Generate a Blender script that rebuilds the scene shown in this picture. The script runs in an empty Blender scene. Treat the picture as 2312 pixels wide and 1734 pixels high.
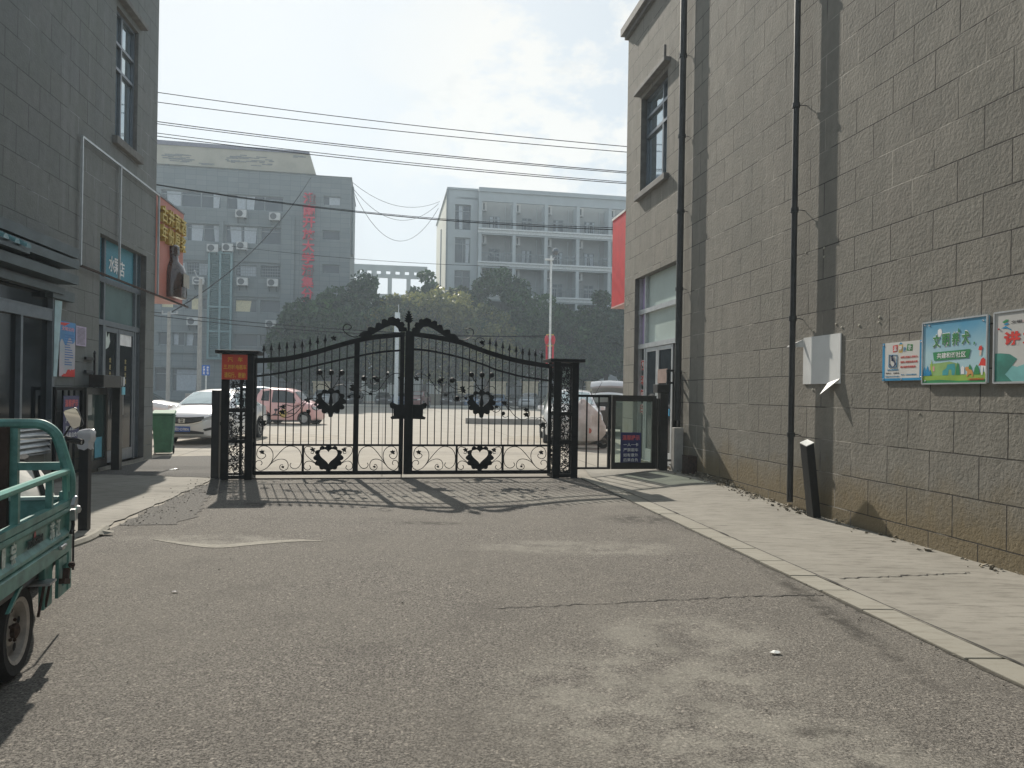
import bpy, bmesh, math, random
from mathutils import Vector, Matrix
import numpy as np
R = math.radians
random.seed(7)
SC = bpy.context.scene
COL = SC.collection

# ---------------------------------------------------------------- camera
F, H, ROLL = 1650.0, 1.5, R(0.93)
cam_d = bpy.data.cameras.new('camera')
cam = bpy.data.objects.new('camera', cam_d)
COL.objects.link(cam)
cr, sr = math.cos(ROLL), math.sin(ROLL)
cam.matrix_world = Matrix(((cr, -sr, 0, 0), (0, 0, -1, 0), (sr, cr, 0, H), (0, 0, 0, 1)))
cam_d.sensor_width = 36.0
cam_d.lens = 36.0 * F / 2312.0
cam_d.shift_y = 23.5 / 2312.0
cam_d.clip_start = 0.05
cam_d.clip_end = 2000.0
SC.camera = cam
cam['kind'] = 'helper'

# ---------------------------------------------------------------- sky, sun, exposure
SUN_EL, SUN_AZ = 35.6, 20.8          # degrees; azimuth to the left of +Y
W = bpy.data.worlds.new('World'); SC.world = W
W.use_nodes = True
nt = W.node_tree; nt.nodes.clear()
def wn(t, **k):
    n = nt.nodes.new(t)
    for a, b in k.items(): setattr(n, a, b)
    return n
wo = wn('ShaderNodeOutputWorld'); wb = wn('ShaderNodeBackground')
sky = wn('ShaderNodeTexSky'); sky.sky_type = 'NISHITA'; sky.sun_disc = False
sky.sun_elevation = R(SUN_EL); sky.sun_rotation = R(-SUN_AZ)
sky.air_density = 1.0; sky.dust_density = 1.2; sky.ozone_density = 1.5; sky.altitude = 50
wb.inputs['Strength'].default_value = 0.075
# pale high haze over the whole sky, and one cumulus bank, by direction
l = nt.links.new
tc = wn('ShaderNodeTexCoord')
mp = wn('ShaderNodeMapping'); mp.inputs['Scale'].default_value = (1.0, 1.0, 2.0)
def mrange(src, a, b, c=0.0, d=1.0):
    m = wn('ShaderNodeMapRange')
    for i, q in enumerate((a, b, c, d)): m.inputs[i + 1].default_value = q
    l(src, m.inputs[0]); return m.outputs[0]
def wmul(p, q):
    m = wn('ShaderNodeMath', operation='MULTIPLY'); l(p, m.inputs[0])
    if isinstance(q, float): m.inputs[1].default_value = q
    else: l(q, m.inputs[1])
    return m.outputs[0]
def wmix(f, A, B):
    x = wn('ShaderNodeMix', data_type='RGBA')
    if isinstance(f, float): x.inputs[0].default_value = f
    else: l(f, x.inputs[0])
    for i, q in ((6, A), (7, B)):
        if isinstance(q, tuple): x.inputs[i].default_value = (*q, 1)
        else: l(q, x.inputs[i])
    return x.outputs[2]
l(tc.outputs['Generated'], mp.inputs[0])
def wnoise(s, d, r):
    n = wn('ShaderNodeTexNoise'); n.inputs['Scale'].default_value = s; n.inputs['Detail'].default_value = d; n.inputs['Roughness'].default_value = r
    l(mp.outputs[0], n.inputs['Vector']); return n.outputs['Fac']
sp = wn('ShaderNodeSeparateXYZ'); l(tc.outputs['Generated'], sp.inputs[0])
veil = wmix(mrange(sp.outputs[2], 0.0, 0.45), (5.7, 6.5, 6.8), (5.5, 6.4, 7.0))
c = wmix(0.78, sky.outputs[0], veil)
vs_ = wn('ShaderNodeVectorMath', operation='DISTANCE'); l(tc.outputs['Generated'], vs_.inputs[0])
vs_.inputs[1].default_value = (-math.sin(R(SUN_AZ)) * math.cos(R(SUN_EL)), math.cos(R(SUN_AZ)) * math.cos(R(SUN_EL)), math.sin(R(SUN_EL)))
c = wmix(mrange(vs_.outputs['Value'], 0.85, 0.10, 0.0, 0.85), c, (8.5, 8.8, 9.0))
c = wmix(mrange(wnoise(3.0, 9, 0.55), 0.45, 0.68, 0.0, 0.35), c, (7.9, 8.2, 8.3))
vd = wn('ShaderNodeVectorMath', operation='DISTANCE'); l(tc.outputs['Generated'], vd.inputs[0]); vd.inputs[1].default_value = Vector((0.06, 1, 0.40)).normalized()
cl = wmul(mrange(vd.outputs['Value'], 0.27, 0.13), mrange(wnoise(6.5, 10, 0.6), 0.44, 0.53))
c = wmix(wmul(cl, 0.9), c, (9.0, 8.9, 8.5))
cs_ = wmul(mrange(vd.outputs['Value'], 0.22, 0.10), mrange(wnoise(7.0, 10, 0.6), 0.60, 0.68))
c = wmix(wmul(cs_, 0.5), c, (7.0, 7.3, 7.4))
l(c, wb.inputs['Color']); l(wb.outputs[0], wo.inputs['Surface'])

sun_d = bpy.data.lights.new('sun', 'SUN'); sun = bpy.data.objects.new('sun', sun_d); COL.objects.link(sun)
sun_d.energy = 4.8; sun_d.angle = R(0.6); sun_d.color = (1.0, 0.93, 0.82)
_az, _el = R(SUN_AZ), R(SUN_EL)
to_sun = Vector((-math.sin(_az) * math.cos(_el), math.cos(_az) * math.cos(_el), math.sin(_el)))
sun.rotation_euler = to_sun.to_track_quat('Z', 'Y').to_euler(); sun.location = (0, 0, 60)
SC.view_settings.view_transform = 'Standard'; SC.view_settings.look = 'None'
SC.view_settings.exposure = 0.45; SC.view_settings.gamma = 1.0
SC.cycles.max_bounces = 8; SC.cycles.volume_bounces = 1; SC.cycles.transparent_max_bounces = 12
SC.cycles.use_denoising = True

# ---------------------------------------------------------------- helpers: measuring
def ray(u, v):
    a = (u - 1156) / F; b = (890.5 - v) / F
    return Vector((a * cr - b * sr, 1.0, a * sr + b * cr))
def gp(u, v, z=0.0):
    d = ray(u, v); t = (z - H) / d.z
    return Vector((d.x * t, t, z))
def dp(u, v, y):
    d = ray(u, v)
    return Vector((d.x * y, y, H + d.z * y))
class Fr:
    """a street-level frame: local x to the right, local y away, z up"""
    def __init__(s, x, y, deg, z=0.0):
        s.m = Matrix.Translation((x, y, z)) @ Matrix.Rotation(R(deg), 4, 'Z')
        s.i = s.m.inverted(); s.deg = deg
        s.o = s.i @ Vector((0, 0, H)); s.r3 = s.i.to_3x3()
    def _h(s, u, v, ax, c):
        d = s.r3 @ ray(u, v); t = (c - s.o[ax]) / d[ax]
        return s.o + d * t
    def hx(s, u, v, lx=0.0):
        p = s._h(u, v, 0, lx); return p.y, p.z
    def hy(s, u, v, ly=0.0):
        p = s._h(u, v, 1, ly); return p.x, p.z
    def w(s, x, y, z=0.0): return s.m @ Vector((x, y, z))
IDF = Fr(0, 0, 0)
GT = Fr(-4.64, 12.34, 10.8)        # main gate line, origin under the left post
RW = Fr(2.61, 17.2, 9.5)           # right building: wall = local x 0, street corner at y 0
LW = Fr(-7.78, 15.84, 7.6)         # left building: wall = local x 0
BL = Fr(-20.24, 90.0, 10.0)        # tiled office block
BR = Fr(-8.99, 98.0, 9.9)          # balcony block

# ---------------------------------------------------------------- helpers: materials
def _nodes(name):
    m = bpy.data.materials.new(name); m.use_nodes = True
    t = m.node_tree; b = t.nodes['Principled BSDF']
    return m, t, b
def N(t, typ, **k):
    n = t.nodes.new(typ)
    for a, b in k.items():
        if a.startswith('i_'): n.inputs[a[2:].replace('_', ' ')].default_value = b
        else: setattr(n, a, b)
    return n
def mat(name, c, rough=0.6, metal=0.0, var=0.12, vscale=6.0, bump=0.0, bscale=40.0, c2=None, coat=0.0, spec=0.5, emit=None, alpha=None, dirt=0.0):
    m, t, b = _nodes(name)
    L = t.links.new
    co = N(t, 'ShaderNodeTexCoord')
    n1 = N(t, 'ShaderNodeTexNoise', i_Scale=vscale, i_Detail=6.0, i_Roughness=0.6)
    L(co.outputs['Object'], n1.inputs['Vector'])
    r = N(t, 'ShaderNodeMapRange'); r.inputs[1].default_value = 0.35; r.inputs[2].default_value = 0.65
    L(n1.outputs['Fac'], r.inputs[0])
    x = N(t, 'ShaderNodeMix', data_type='RGBA')
    ca = tuple(max(0, q * (1 - var)) for q in c); cb = c2 or tuple(min(1, q * (1 + var)) for q in c)
    x.inputs[6].default_value = (*ca, 1); x.inputs[7].default_value = (*cb, 1)
    L(r.outputs[0], x.inputs[0]); L(x.outputs[2], b.inputs['Base Color'])
    b.inputs['Roughness'].default_value = rough; b.inputs['Metallic'].default_value = metal
    b.inputs['Specular IOR Level'].default_value = spec
    if coat: b.inputs['Coat Weight'].default_value = coat; b.inputs['Coat Roughness'].default_value = 0.06
    if bump:
        n2 = N(t, 'ShaderNodeTexNoise', i_Scale=bscale, i_Detail=4.0)
        L(co.outputs['Object'], n2.inputs['Vector'])
        bp = N(t, 'ShaderNodeBump'); bp.inputs['Strength'].default_value = bump; bp.inputs['Distance'].default_value = 0.01
        L(n2.outputs['Fac'], bp.inputs['Height']); L(bp.outputs[0], b.inputs['Normal'])
    if emit: b.inputs['Emission Color'].default_value = (*emit[0], 1); b.inputs['Emission Strength'].default_value = emit[1]
    return m
def glassmat(name, tint=(0.03, 0.04, 0.045), rough=0.03, see=0.0, metal=0.0, spec=0.8):
    """dark window glass that mirrors the sky; see > 0 lets light through"""
    m, t, b = _nodes(name)
    b.inputs['Base Color'].default_value = (*tint, 1); b.inputs['Roughness'].default_value = rough
    b.inputs['Specular IOR Level'].default_value = spec; b.inputs['IOR'].default_value = 1.5; b.inputs['Metallic'].default_value = metal
    co = N(t, 'ShaderNodeTexCoord'); n = N(t, 'ShaderNodeTexNoise', i_Scale=0.9, i_Detail=1.0)
    t.links.new(co.outputs['Object'], n.inputs['Vector'])
    bp = N(t, 'ShaderNodeBump'); bp.inputs['Strength'].default_value = 0.06; bp.inputs['Distance'].default_value = 0.05
    t.links.new(n.outputs['Fac'], bp.inputs['Height']); t.links.new(bp.outputs[0], b.inputs['Normal'])
    if see:
        tr = N(t, 'ShaderNodeBsdfTransparent'); tr.inputs[0].default_value = (0.86, 0.93, 0.9, 1)
        ms = N(t, 'ShaderNodeMixShader'); ms.inputs[0].default_value = see
        o = t.nodes['Material Output']
        t.links.new(b.outputs[0], ms.inputs[1]); t.links.new(tr.outputs[0], ms.inputs[2]); t.links.new(ms.outputs[0], o.inputs['Surface'])
    return m
M = {}
M['black'] = mat('black_paint', (0.012, 0.013, 0.015), 0.42, 0.0, 0.3, 12, 0.15, 60)
M['blackgate'] = mat('gate_iron', (0.007, 0.008, 0.009), 0.55, 0.0, 0.35, 9, 0.2, 80, spec=0.12)
M['white'] = mat('white_paint', (0.78, 0.78, 0.75), 0.4)
M['rubber'] = mat('tyre_rubber', (0.018, 0.018, 0.019), 0.85, bump=0.3)
M['steel'] = mat('galvanised_steel', (0.45, 0.46, 0.47), 0.38, 0.8, 0.15, 20)
M['chrome'] = mat('chrome', (0.75, 0.76, 0.78), 0.15, 1.0, 0.05)
M['alu'] = mat('grey_aluminium', (0.16, 0.18, 0.20), 0.35, 0.3, 0.12, 8)
M['alul'] = mat('silver_aluminium', (0.50, 0.52, 0.53), 0.35, 0.4, 0.1, 8)
M['glass'] = glassmat('window_glass', (0.012, 0.015, 0.018), 0.06, spec=0.28)
M['glassb'] = glassmat('window_glass_blue', (0.42, 0.50, 0.54), 0.04, metal=0.75)
M['farglass'] = glassmat('far_window_glass', (0.05, 0.065, 0.08), 0.12)
M['carglass'] = glassmat('car_glass', (0.015, 0.02, 0.02), 0.02)
M['clear'] = glassmat('clear_glass', (0.45, 0.50, 0.46), 0.05, see=0.80)  # whitened base colour paints in the pale reflection on the pane
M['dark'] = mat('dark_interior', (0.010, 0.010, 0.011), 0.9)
M['rust'] = mat('rusty_iron', (0.055, 0.033, 0.025), 0.85, 0.2, 0.5, 25, 0.3)
M['redt'] = mat('red_print', (0.62, 0.03, 0.02), 0.5)
M['yelt'] = mat('yellow_print', (0.80, 0.52, 0.05), 0.5)
M['whitet'] = mat('white_print', (0.80, 0.80, 0.80), 0.5)
M['bluet'] = mat('blue_print', (0.03, 0.16, 0.45), 0.5)
M['blackt'] = mat('black_print', (0.03, 0.03, 0.04), 0.5)
M['greent'] = mat('green_print', (0.03, 0.22, 0.06), 0.5)
M['teal'] = mat('teal_truck_paint', (0.075, 0.225, 0.20), 0.42, 0.0, 0.25, 9, 0.08, 30, coat=0.15, c2=(0.125, 0.32, 0.285))
M['conc'] = mat('pole_concrete', (0.36, 0.35, 0.33), 0.85, bump=0.3)

# ---------------------------------------------------------------- helpers: mesh building
class MB:
    """collects faces in a frame's coordinates and links them as one mesh object"""
    def __init__(s, fr=None):
        s.v = []; s.f = []; s.m = (fr.m if isinstance(fr, Fr) else fr) if fr is not None else Matrix.Identity(4); s.sm = False
    def add(s, vs, fs):
        o = len(s.v); s.v += [tuple(s.m @ Vector(p)) for p in vs]; s.f += [tuple(i + o for i in f) for f in fs]
        return s
    def box(s, x0, x1, y0, y1, z0, z1):
        if x1 < x0: x0, x1 = x1, x0
        if y1 < y0: y0, y1 = y1, y0
        if z1 < z0: z0, z1 = z1, z0
        return s.add([(x0, y0, z0), (x1, y0, z0), (x1, y1, z0), (x0, y1, z0), (x0, y0, z1), (x1, y0, z1), (x1, y1, z1), (x0, y1, z1)],
                     [(0, 3, 2, 1), (4, 5, 6, 7), (0, 1, 5, 4), (1, 2, 6, 5), (2, 3, 7, 6), (3, 0, 4, 7)])
    def poly(s, pts, flip=False):
        n = len(pts); return s.add(pts, [tuple(range(n))[::-1] if flip else tuple(range(n))])
    def tube(s, pts, r, n=6, r2=None, closed=False, caps=True):
        pts = [Vector(p) for p in pts]; k = len(pts)
        if k < 2: return s
        vs = []; up0 = None
        for i, p in enumerate(pts):
            a = pts[i - 1] if (i > 0 or closed) else p; b = pts[(i + 1) % k] if (i < k - 1 or closed) else p
            d = (b - a)
            d = d.normalized() if d.length > 1e-9 else Vector((0, 0, 1))
            if up0 is None: up0 = d.cross(Vector((0, 0, 1)) if abs(d.z) < 0.9 else Vector((1, 0, 0)))
            e1 = up0 - d * up0.dot(d)
            if e1.length < 1e-4: e1 = d.cross(Vector((0, 1, 0)))
            e1.normalize(); e2 = d.cross(e1).normalized(); up0 = e1
            rr = r if r2 is None else r + (r2 - r) * i / (k - 1)
            for j in range(n):
                t = 2 * math.pi * (j + 0.5) / n
                vs.append(p + e1 * math.cos(t) * rr + e2 * math.sin(t) * rr)
        fs = []
        for i in range(k if closed else k - 1):
            for j in range(n):
                a = i * n + j; b = i * n + (j + 1) % n; c = ((i + 1) % k) * n + (j + 1) % n; d = ((i + 1) % k) * n + j
                fs.append((a, b, c, d))
        if caps and not closed:
            fs.append(tuple(range(n))[::-1]); fs.append(tuple((k - 1) * n + j for j in range(n)))
        return s.add(vs, fs)
    def bar(s, p, q, w, h=None):
        """rectangular bar between two points; w across, h vertical-ish"""
        h = h or w; p = Vector(p); q = Vector(q); d = (q - p).normalized()
        up = Vector((0, 0, 1)) if abs(d.z) < 0.95 else Vector((0, 1, 0))
        e1 = d.cross(up).normalized() * w / 2; e2 = d.cross(e1).normalized() * h / 2
        vs = [p + e1 + e2, p - e1 + e2, p - e1 - e2, p + e1 - e2, q + e1 + e2, q - e1 + e2, q - e1 - e2, q + e1 - e2]
        return s.add(vs, [(0, 1, 2, 3), (7, 6, 5, 4), (0, 4, 5, 1), (1, 5, 6, 2), (2, 6, 7, 3), (3, 7, 4, 0)])
    def ball(s, c, r, n=8, sz=1.0):
        vs = []; fs = []; k = n // 2
        for i in range(k + 1):
            ph = math.pi * i / k
            for j in range(n):
                t = 2 * math.pi * j / n
                vs.append((c[0] + r * math.sin(ph) * math.cos(t), c[1] + r * math.sin(ph) * math.sin(t), c[2] + r * sz * math.cos(ph)))
        for i in range(k):
            for j in range(n): fs.append((i * n + j, (i + 1) * n + j, (i + 1) * n + (j + 1) % n, i * n + (j + 1) % n))
        return s.add(vs, fs)
    def slab(s, pts, y0, y1):
        """outline in (x, z) given thickness from y0 to y1"""
        n = len(pts)
        vs = [(p[0], y0, p[1]) for p in pts] + [(p[0], y1, p[1]) for p in pts]
        fs = [tuple(range(n)), tuple(range(2 * n - 1, n - 1, -1))] + [(i, i + n, (i + 1) % n + n, (i + 1) % n) for i in range(n)]
        return s.add(vs, fs)
    def ring(s, outer, inner, y0, y1):
        """ring plate between two outlines with as many points, in (x, z)"""
        n = len(outer)
        vs = [(p[0], y0, p[1]) for p in outer] + [(p[0], y0, p[1]) for p in inner] + [(p[0], y1, p[1]) for p in outer] + [(p[0], y1, p[1]) for p in inner]
        fs = []
        for i in range(n):
            j = (i + 1) % n
            fs += [(i, j, n + j, n + i), (2 * n + i, 3 * n + i, 3 * n + j, 2 * n + j), (i, 2 * n + i, 2 * n + j, j), (n + i, n + j, 3 * n + j, 3 * n + i)]
        return s.add(vs, fs)
    def lathe(s, prof, c=(0, 0, 0), n=16, axis='z', caps=True):
        vs = []; fs = []
        for (r, h) in prof:
            for j in range(n):
                t = 2 * math.pi * j / n; a, b = r * math.cos(t), r * math.sin(t)
                vs.append((c[0] + a, c[1] + b, c[2] + h) if axis == 'z' else ((c[0] + h, c[1] + a, c[2] + b) if axis == 'x' else (c[0] + a, c[1] + h, c[2] + b)))
        k = len(prof)
        for i in range(k - 1):
            for j in range(n): fs.append((i * n + j, i * n + (j + 1) % n, (i + 1) * n + (j + 1) % n, (i + 1) * n + j))
        if caps: fs.append(tuple(range(n))[::-1]); fs.append(tuple((k - 1) * n + j for j in range(n)))
        return s.add(vs, fs)
    def text(s, txt, o, ex, ey, w=None, h=None, depth=0.002, bold=0.0, spacing=1.0, line=1.0, align='CENTER'):
        """lettering centred on o, running along ex, up along ey, fitted into w x h"""
        vs, fs = text_geo(txt, bold, spacing, line, align)
        xs = [p[0] for p in vs]; ys = [p[1] for p in vs]
        cx, cy = (min(xs) + max(xs)) / 2, (min(ys) + max(ys)) / 2; tw, th = max(xs) - min(xs), max(ys) - min(ys)
        sx = w / tw if w else (h / th); sy = h / th if h else sx
        o = Vector(o); ex = Vector(ex).normalized(); ey = Vector(ey).normalized(); ez = ex.cross(ey)
        out = [o + ex * ((p[0] - cx) * sx) + ey * ((p[1] - cy) * sy) + ez * (p[2] * depth) for p in vs]
        return s.add(out, fs)
    def build(s, name, m, parent=None, smooth=False, bevel=0.0):
        me = bpy.data.meshes.new(name)
        inv = parent_mat(parent).inverted() if parent is not None else Matrix.Identity(4)
        off = Vector((0, 0, 0))
        if parent is None and s.v:
            xs = [p[0] for p in s.v]; ys = [p[1] for p in s.v]; zs = [p[2] for p in s.v]
            off = Vector(((min(xs) + max(xs)) / 2, (min(ys) + max(ys)) / 2, min(zs)))
        me.from_pydata([tuple((inv @ Vector(p)) - off) for p in s.v], [], s.f)
        me.materials.append(m)
        bm = bmesh.new(); bm.from_mesh(me); bmesh.ops.recalc_face_normals(bm, faces=bm.faces); bm.to_mesh(me); bm.free()
        if smooth:
            me.shade_smooth(); me.set_sharp_from_angle(angle=R(38))
        o = bpy.data.objects.new(name, me); COL.objects.link(o)
        if parent is not None: o.parent = parent
        else: o.location = off
        if bevel:
            bv = o.modifiers.new('bevel', 'BEVEL'); bv.width = bevel; bv.segments = 2; bv.limit_method = 'ANGLE'
        return o
def parent_mat(o):
    m = Matrix.LocRotScale(o.location, o.rotation_euler.to_quaternion() if hasattr(o.rotation_euler, 'to_quaternion') else o.rotation_euler, o.scale)
    return parent_mat(o.parent) @ m if o.parent else m
_tc = {}
def text_geo(txt, bold=0.0, spacing=1.0, line=1.0, align='CENTER'):
    k = (txt, bold, spacing, line, align)
    if k in _tc: return _tc[k]
    cu = bpy.data.curves.new('t', 'FONT'); cu.body = txt; cu.align_x = align; cu.size = 1.0; cu.extrude = 0.5; cu.offset = bold
    cu.space_character = spacing; cu.space_line = line; cu.resolution_u = 2
    ob = bpy.data.objects.new('t', cu); COL.objects.link(ob)
    bpy.context.view_layer.update()
    dg = bpy.context.evaluated_depsgraph_get()
    me = bpy.data.meshes.new_from_object(ob.evaluated_get(dg))
    vs = [tuple(v.co) for v in me.vertices]; fs = [tuple(p.vertices) for p in me.polygons]
    bpy.data.objects.remove(ob); bpy.data.curves.remove(cu); bpy.data.meshes.remove(me)
    _tc[k] = (vs, fs); return _tc[k]
def tag(o, label=None, cat=None, group=None, kind=None):
    if label: o['label'] = label
    if cat: o['category'] = cat
    if group: o['group'] = group
    if kind: o['kind'] = kind
    return o
def thing(name, label, cat, loc=(0, 0, 0), deg=0.0, group=None):
    o = bpy.data.objects.new(name, None); COL.objects.link(o); o.empty_display_size = 0.2
    o.location = loc; o.rotation_euler = (0, 0, R(deg))
    return tag(o, label, cat, group)
def copy_tree(o, parent=None):
    c = o.copy(); COL.objects.link(c)
    if parent is not None: c.parent = parent
    for ch in [q for q in bpy.data.objects if q.parent == o]: copy_tree(ch, c)
    return c
def crom(pts, k=6, closed=False):
    P = [Vector(p) for p in pts]; n = len(P); out = []
    for i in range(n if closed else n - 1):
        g = (lambda j: P[j % n]) if closed else (lambda j: P[max(0, min(n - 1, j))])
        p0, p1, p2, p3 = g(i - 1), g(i), g(i + 1), g(i + 2)
        for q in range(k):
            t = q / k
            out.append(0.5 * ((2 * p1) + (p2 - p0) * t + (2 * p0 - 5 * p1 + 4 * p2 - p3) * t * t + (3 * p1 - p0 - 3 * p2 + p3) * t ** 3))
    if not closed: out.append(P[-1])
    return out
# ================================================================ GROUND
def asphalt_mat():
    m, t, b = _nodes('asphalt'); L = t.links.new
    co = N(t, 'ShaderNodeNewGeometry'); P = co.outputs['Position']
    def noise(s, d=4.0, r=0.6):
        n = N(t, 'ShaderNodeTexNoise', i_Scale=s, i_Detail=d, i_Roughness=r); L(P, n.inputs['Vector']); return n
    def rng(src, a, c, x=0.0, y=1.0):
        r = N(t, 'ShaderNodeMapRange'); r.inputs[1].default_value = a; r.inputs[2].default_value = c; r.inputs[3].default_value = x; r.inputs[4].default_value = y
        L(src, r.inputs[0]); return r.outputs[0]
    def mix(f, A, B, bl='MIX'):
        x = N(t, 'ShaderNodeMix', data_type='RGBA'); x.blend_type = bl
        L(f, x.inputs[0]) if hasattr(f, 'links') else setattr(x.inputs[0], 'default_value', f)
        for i, q in ((6, A), (7, B)):
            if isinstance(q, tuple): x.inputs[i].default_value = (*q, 1)
            else: L(q, x.inputs[i])
        return x.outputs[2]
    vo = N(t, 'ShaderNodeTexVoronoi', i_Scale=85.0); L(P, vo.inputs['Vector'])
    grain = noise(95, 3, 0.75)
    base = mix(rng(grain.outputs['Fac'], 0.40, 0.60), (0.060, 0.055, 0.050), (0.265, 0.245, 0.218))
    base = mix(rng(vo.outputs['Color'], 0.78, 0.92, 0.0, 0.7), base, (0.44, 0.40, 0.35))
    base = mix(rng(noise(0.55, 5, 0.6).outputs['Fac'], 0.40, 0.65, 0.0, 0.45), base, (0.20, 0.185, 0.16))
    base = mix(rng(noise(1.7, 5).outputs['Fac'], 0.30, 0.48, 0.35, 0.0), base, (0.10, 0.092, 0.083))
    # dusty worn patches with a shape of their own
    dust = None
    for (x, y, rx, ry) in ((0.75, 3.6, 1.0, 0.95), (1.1, 4.6, 0.75, 0.5), (0.7, 7.2, 1.3, 0.42), (-0.2, 10.6, 3.0, 0.8), (1.3, 2.9, 0.8, 0.7), (-3.0, 7.3, 1.0, 0.28)):
        mp = N(t, 'ShaderNodeMapping'); mp.vector_type = 'TEXTURE'; mp.inputs['Location'].default_value = (x, y, 0); mp.inputs['Scale'].default_value = (rx, ry, 1)
        L(P, mp.inputs[0])
        ln = N(t, 'ShaderNodeVectorMath', operation='LENGTH'); L(mp.outputs[0], ln.inputs[0])
        o = rng(ln.outputs['Value'], 1.0, 0.55)
        if dust is None: dust = o
        else:
            q = N(t, 'ShaderNodeMath', operation='MAXIMUM'); L(dust, q.inputs[0]); L(o, q.inputs[1]); dust = q.outputs[0]
    nz = N(t, 'ShaderNodeMath', operation='MULTIPLY'); L(dust, nz.inputs[0]); L(rng(noise(3.2, 8, 0.7).outputs['Fac'], 0.40, 0.58), nz.inputs[1])
    nq = N(t, 'ShaderNodeMath', operation='MULTIPLY'); L(nz.outputs[0], nq.inputs[0]); nq.inputs[1].default_value = 0.45
    base = mix(nq.outputs[0], base, (0.225, 0.216, 0.184))
    oil = None
    for (x, y, rx, ry) in ((1.42, 3.28, 0.16, 0.06), (1.47, 2.96, 0.12, 0.05), (1.95, 2.75, 0.14, 0.30), (-0.9, 8.4, 0.5, 0.12), (1.6, 8.9, 0.5, 0.35), (2.25, 5.2, 0.10, 1.5), (-3.2, 9.6, 0.5, 0.2)):
        mp = N(t, 'ShaderNodeMapping'); mp.vector_type = 'TEXTURE'; mp.inputs['Location'].default_value = (x, y, 0); mp.inputs['Scale'].default_value = (rx, ry, 1); L(P, mp.inputs[0])
        ln = N(t, 'ShaderNodeVectorMath', operation='LENGTH'); L(mp.outputs[0], ln.inputs[0]); o = rng(ln.outputs['Value'], 1.2, 0.4)
        if oil is None: oil = o
        else: q = N(t, 'ShaderNodeMath', operation='MAXIMUM'); L(oil, q.inputs[0]); L(o, q.inputs[1]); oil = q.outputs[0]
    nz2 = N(t, 'ShaderNodeMath', operation='MULTIPLY'); L(oil, nz2.inputs[0]); L(rng(noise(7, 6, 0.7).outputs['Fac'], 0.38, 0.56, 0.0, 0.75), nz2.inputs[1])
    base = mix(nz2.outputs[0], base, (0.045, 0.041, 0.036))
    L(base, b.inputs['Base Color']); b.inputs['Roughness'].default_value = 0.93; b.inputs['Specular IOR Level'].default_value = 0.25
    st = N(t, 'ShaderNodeMath', operation='MULTIPLY_ADD'); L(nz.outputs[0], st.inputs[0]); st.inputs[1].default_value = -0.6; st.inputs[2].default_value = 0.85
    bp = N(t, 'ShaderNodeBump'); bp.inputs['Distance'].default_value = 0.022; L(st.outputs[0], bp.inputs['Strength'])
    nn = noise(60, 4, 0.75); L(nn.outputs['Fac'], bp.inputs['Height']); L(bp.outputs[0], b.inputs['Normal'])
    return m
def concrete_mat(name, c1, c2, dark, bs=0.35, joint=None):
    m, t, b = _nodes(name); L = t.links.new
    co = N(t, 'ShaderNodeNewGeometry'); P = co.outputs['Position']
    n1 = N(t, 'ShaderNodeTexNoise', i_Scale=0.9, i_Detail=7.0, i_Roughness=0.62); L(P, n1.inputs['Vector'])
    mp = N(t, 'ShaderNodeMapping'); mp.inputs['Scale'].default_value = (1.0, 5.0, 1.0); mp.inputs['Rotation'].default_value = (0, 0, R(12)); L(P, mp.inputs[0])
    n2 = N(t, 'ShaderNodeTexNoise', i_Scale=3.0, i_Detail=9.0, i_Roughness=0.7); L(mp.outputs[0], n2.inputs['Vector'])
    n3 = N(t, 'ShaderNodeTexNoise', i_Scale=120.0, i_Detail=2.0); L(P, n3.inputs['Vector'])
    def rng(src, a, c, x=0.0, y=1.0):
        r = N(t, 'ShaderNodeMapRange'); r.inputs[1].default_value = a; r.inputs[2].default_value = c; r.inputs[3].default_value = x; r.inputs[4].default_value = y
        L(src, r.inputs[0]); return r.outputs[0]
    def mix(f, A, B):
        x = N(t, 'ShaderNodeMix', data_type='RGBA'); L(f, x.inputs[0])
        for i, q in ((6, A), (7, B)):
            if isinstance(q, tuple): x.inputs[i].default_value = (*q, 1)
            else: L(q, x.inputs[i])
        return x.outputs[2]
    c = mix(rng(n1.outputs['Fac'], 0.35, 0.65), c1, c2)
    c = mix(rng(n2.outputs['Fac'], 0.34, 0.52, 0.75, 0.0), c, dark)
    c = mix(rng(n3.outputs['Fac'], 0.55, 0.75, 0.0, 0.25), c, dark)
    if joint:
        br = N(t, 'ShaderNodeTexBrick'); br.offset = 0.0; br.inputs['Scale'].default_value = 1.0; br.inputs['Brick Width'].default_value = joint; br.inputs['Row Height'].default_value = joint
        br.inputs['Mortar Size'].default_value = 0.022; br.inputs['Mortar Smooth'].default_value = 0.3
        mq = N(t, 'ShaderNodeMapping'); mq.inputs['Rotation'].default_value = (0, 0, R(-10)); L(P, mq.inputs[0]); L(mq.outputs[0], br.inputs['Vector'])
        c = mix(rng(br.outputs['Fac'], 0, 1, 0, 0.7), c, tuple(q * 0.5 for q in dark))
    L(c, b.inputs['Base Color']); b.inputs['Roughness'].default_value = 0.9; b.inputs['Specular IOR Level'].default_value = 0.3
    bp = N(t, 'ShaderNodeBump'); bp.inputs['Strength'].default_value = bs; bp.inputs['Distance'].default_value = 0.006
    L(n2.outputs['Fac'], bp.inputs['Height']); L(bp.outputs[0], b.inputs['Normal'])
    return m
M['plaza'] = concrete_mat('plaza_concrete', (0.27, 0.245, 0.205), (0.32, 0.29, 0.245), (0.19, 0.17, 0.14), 0.2, 4.5)
M['walkc'] = concrete_mat('sidewalk_concrete', (0.225, 0.211, 0.182), (0.275, 0.259, 0.226), (0.125, 0.115, 0.097), 0.6)
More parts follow.
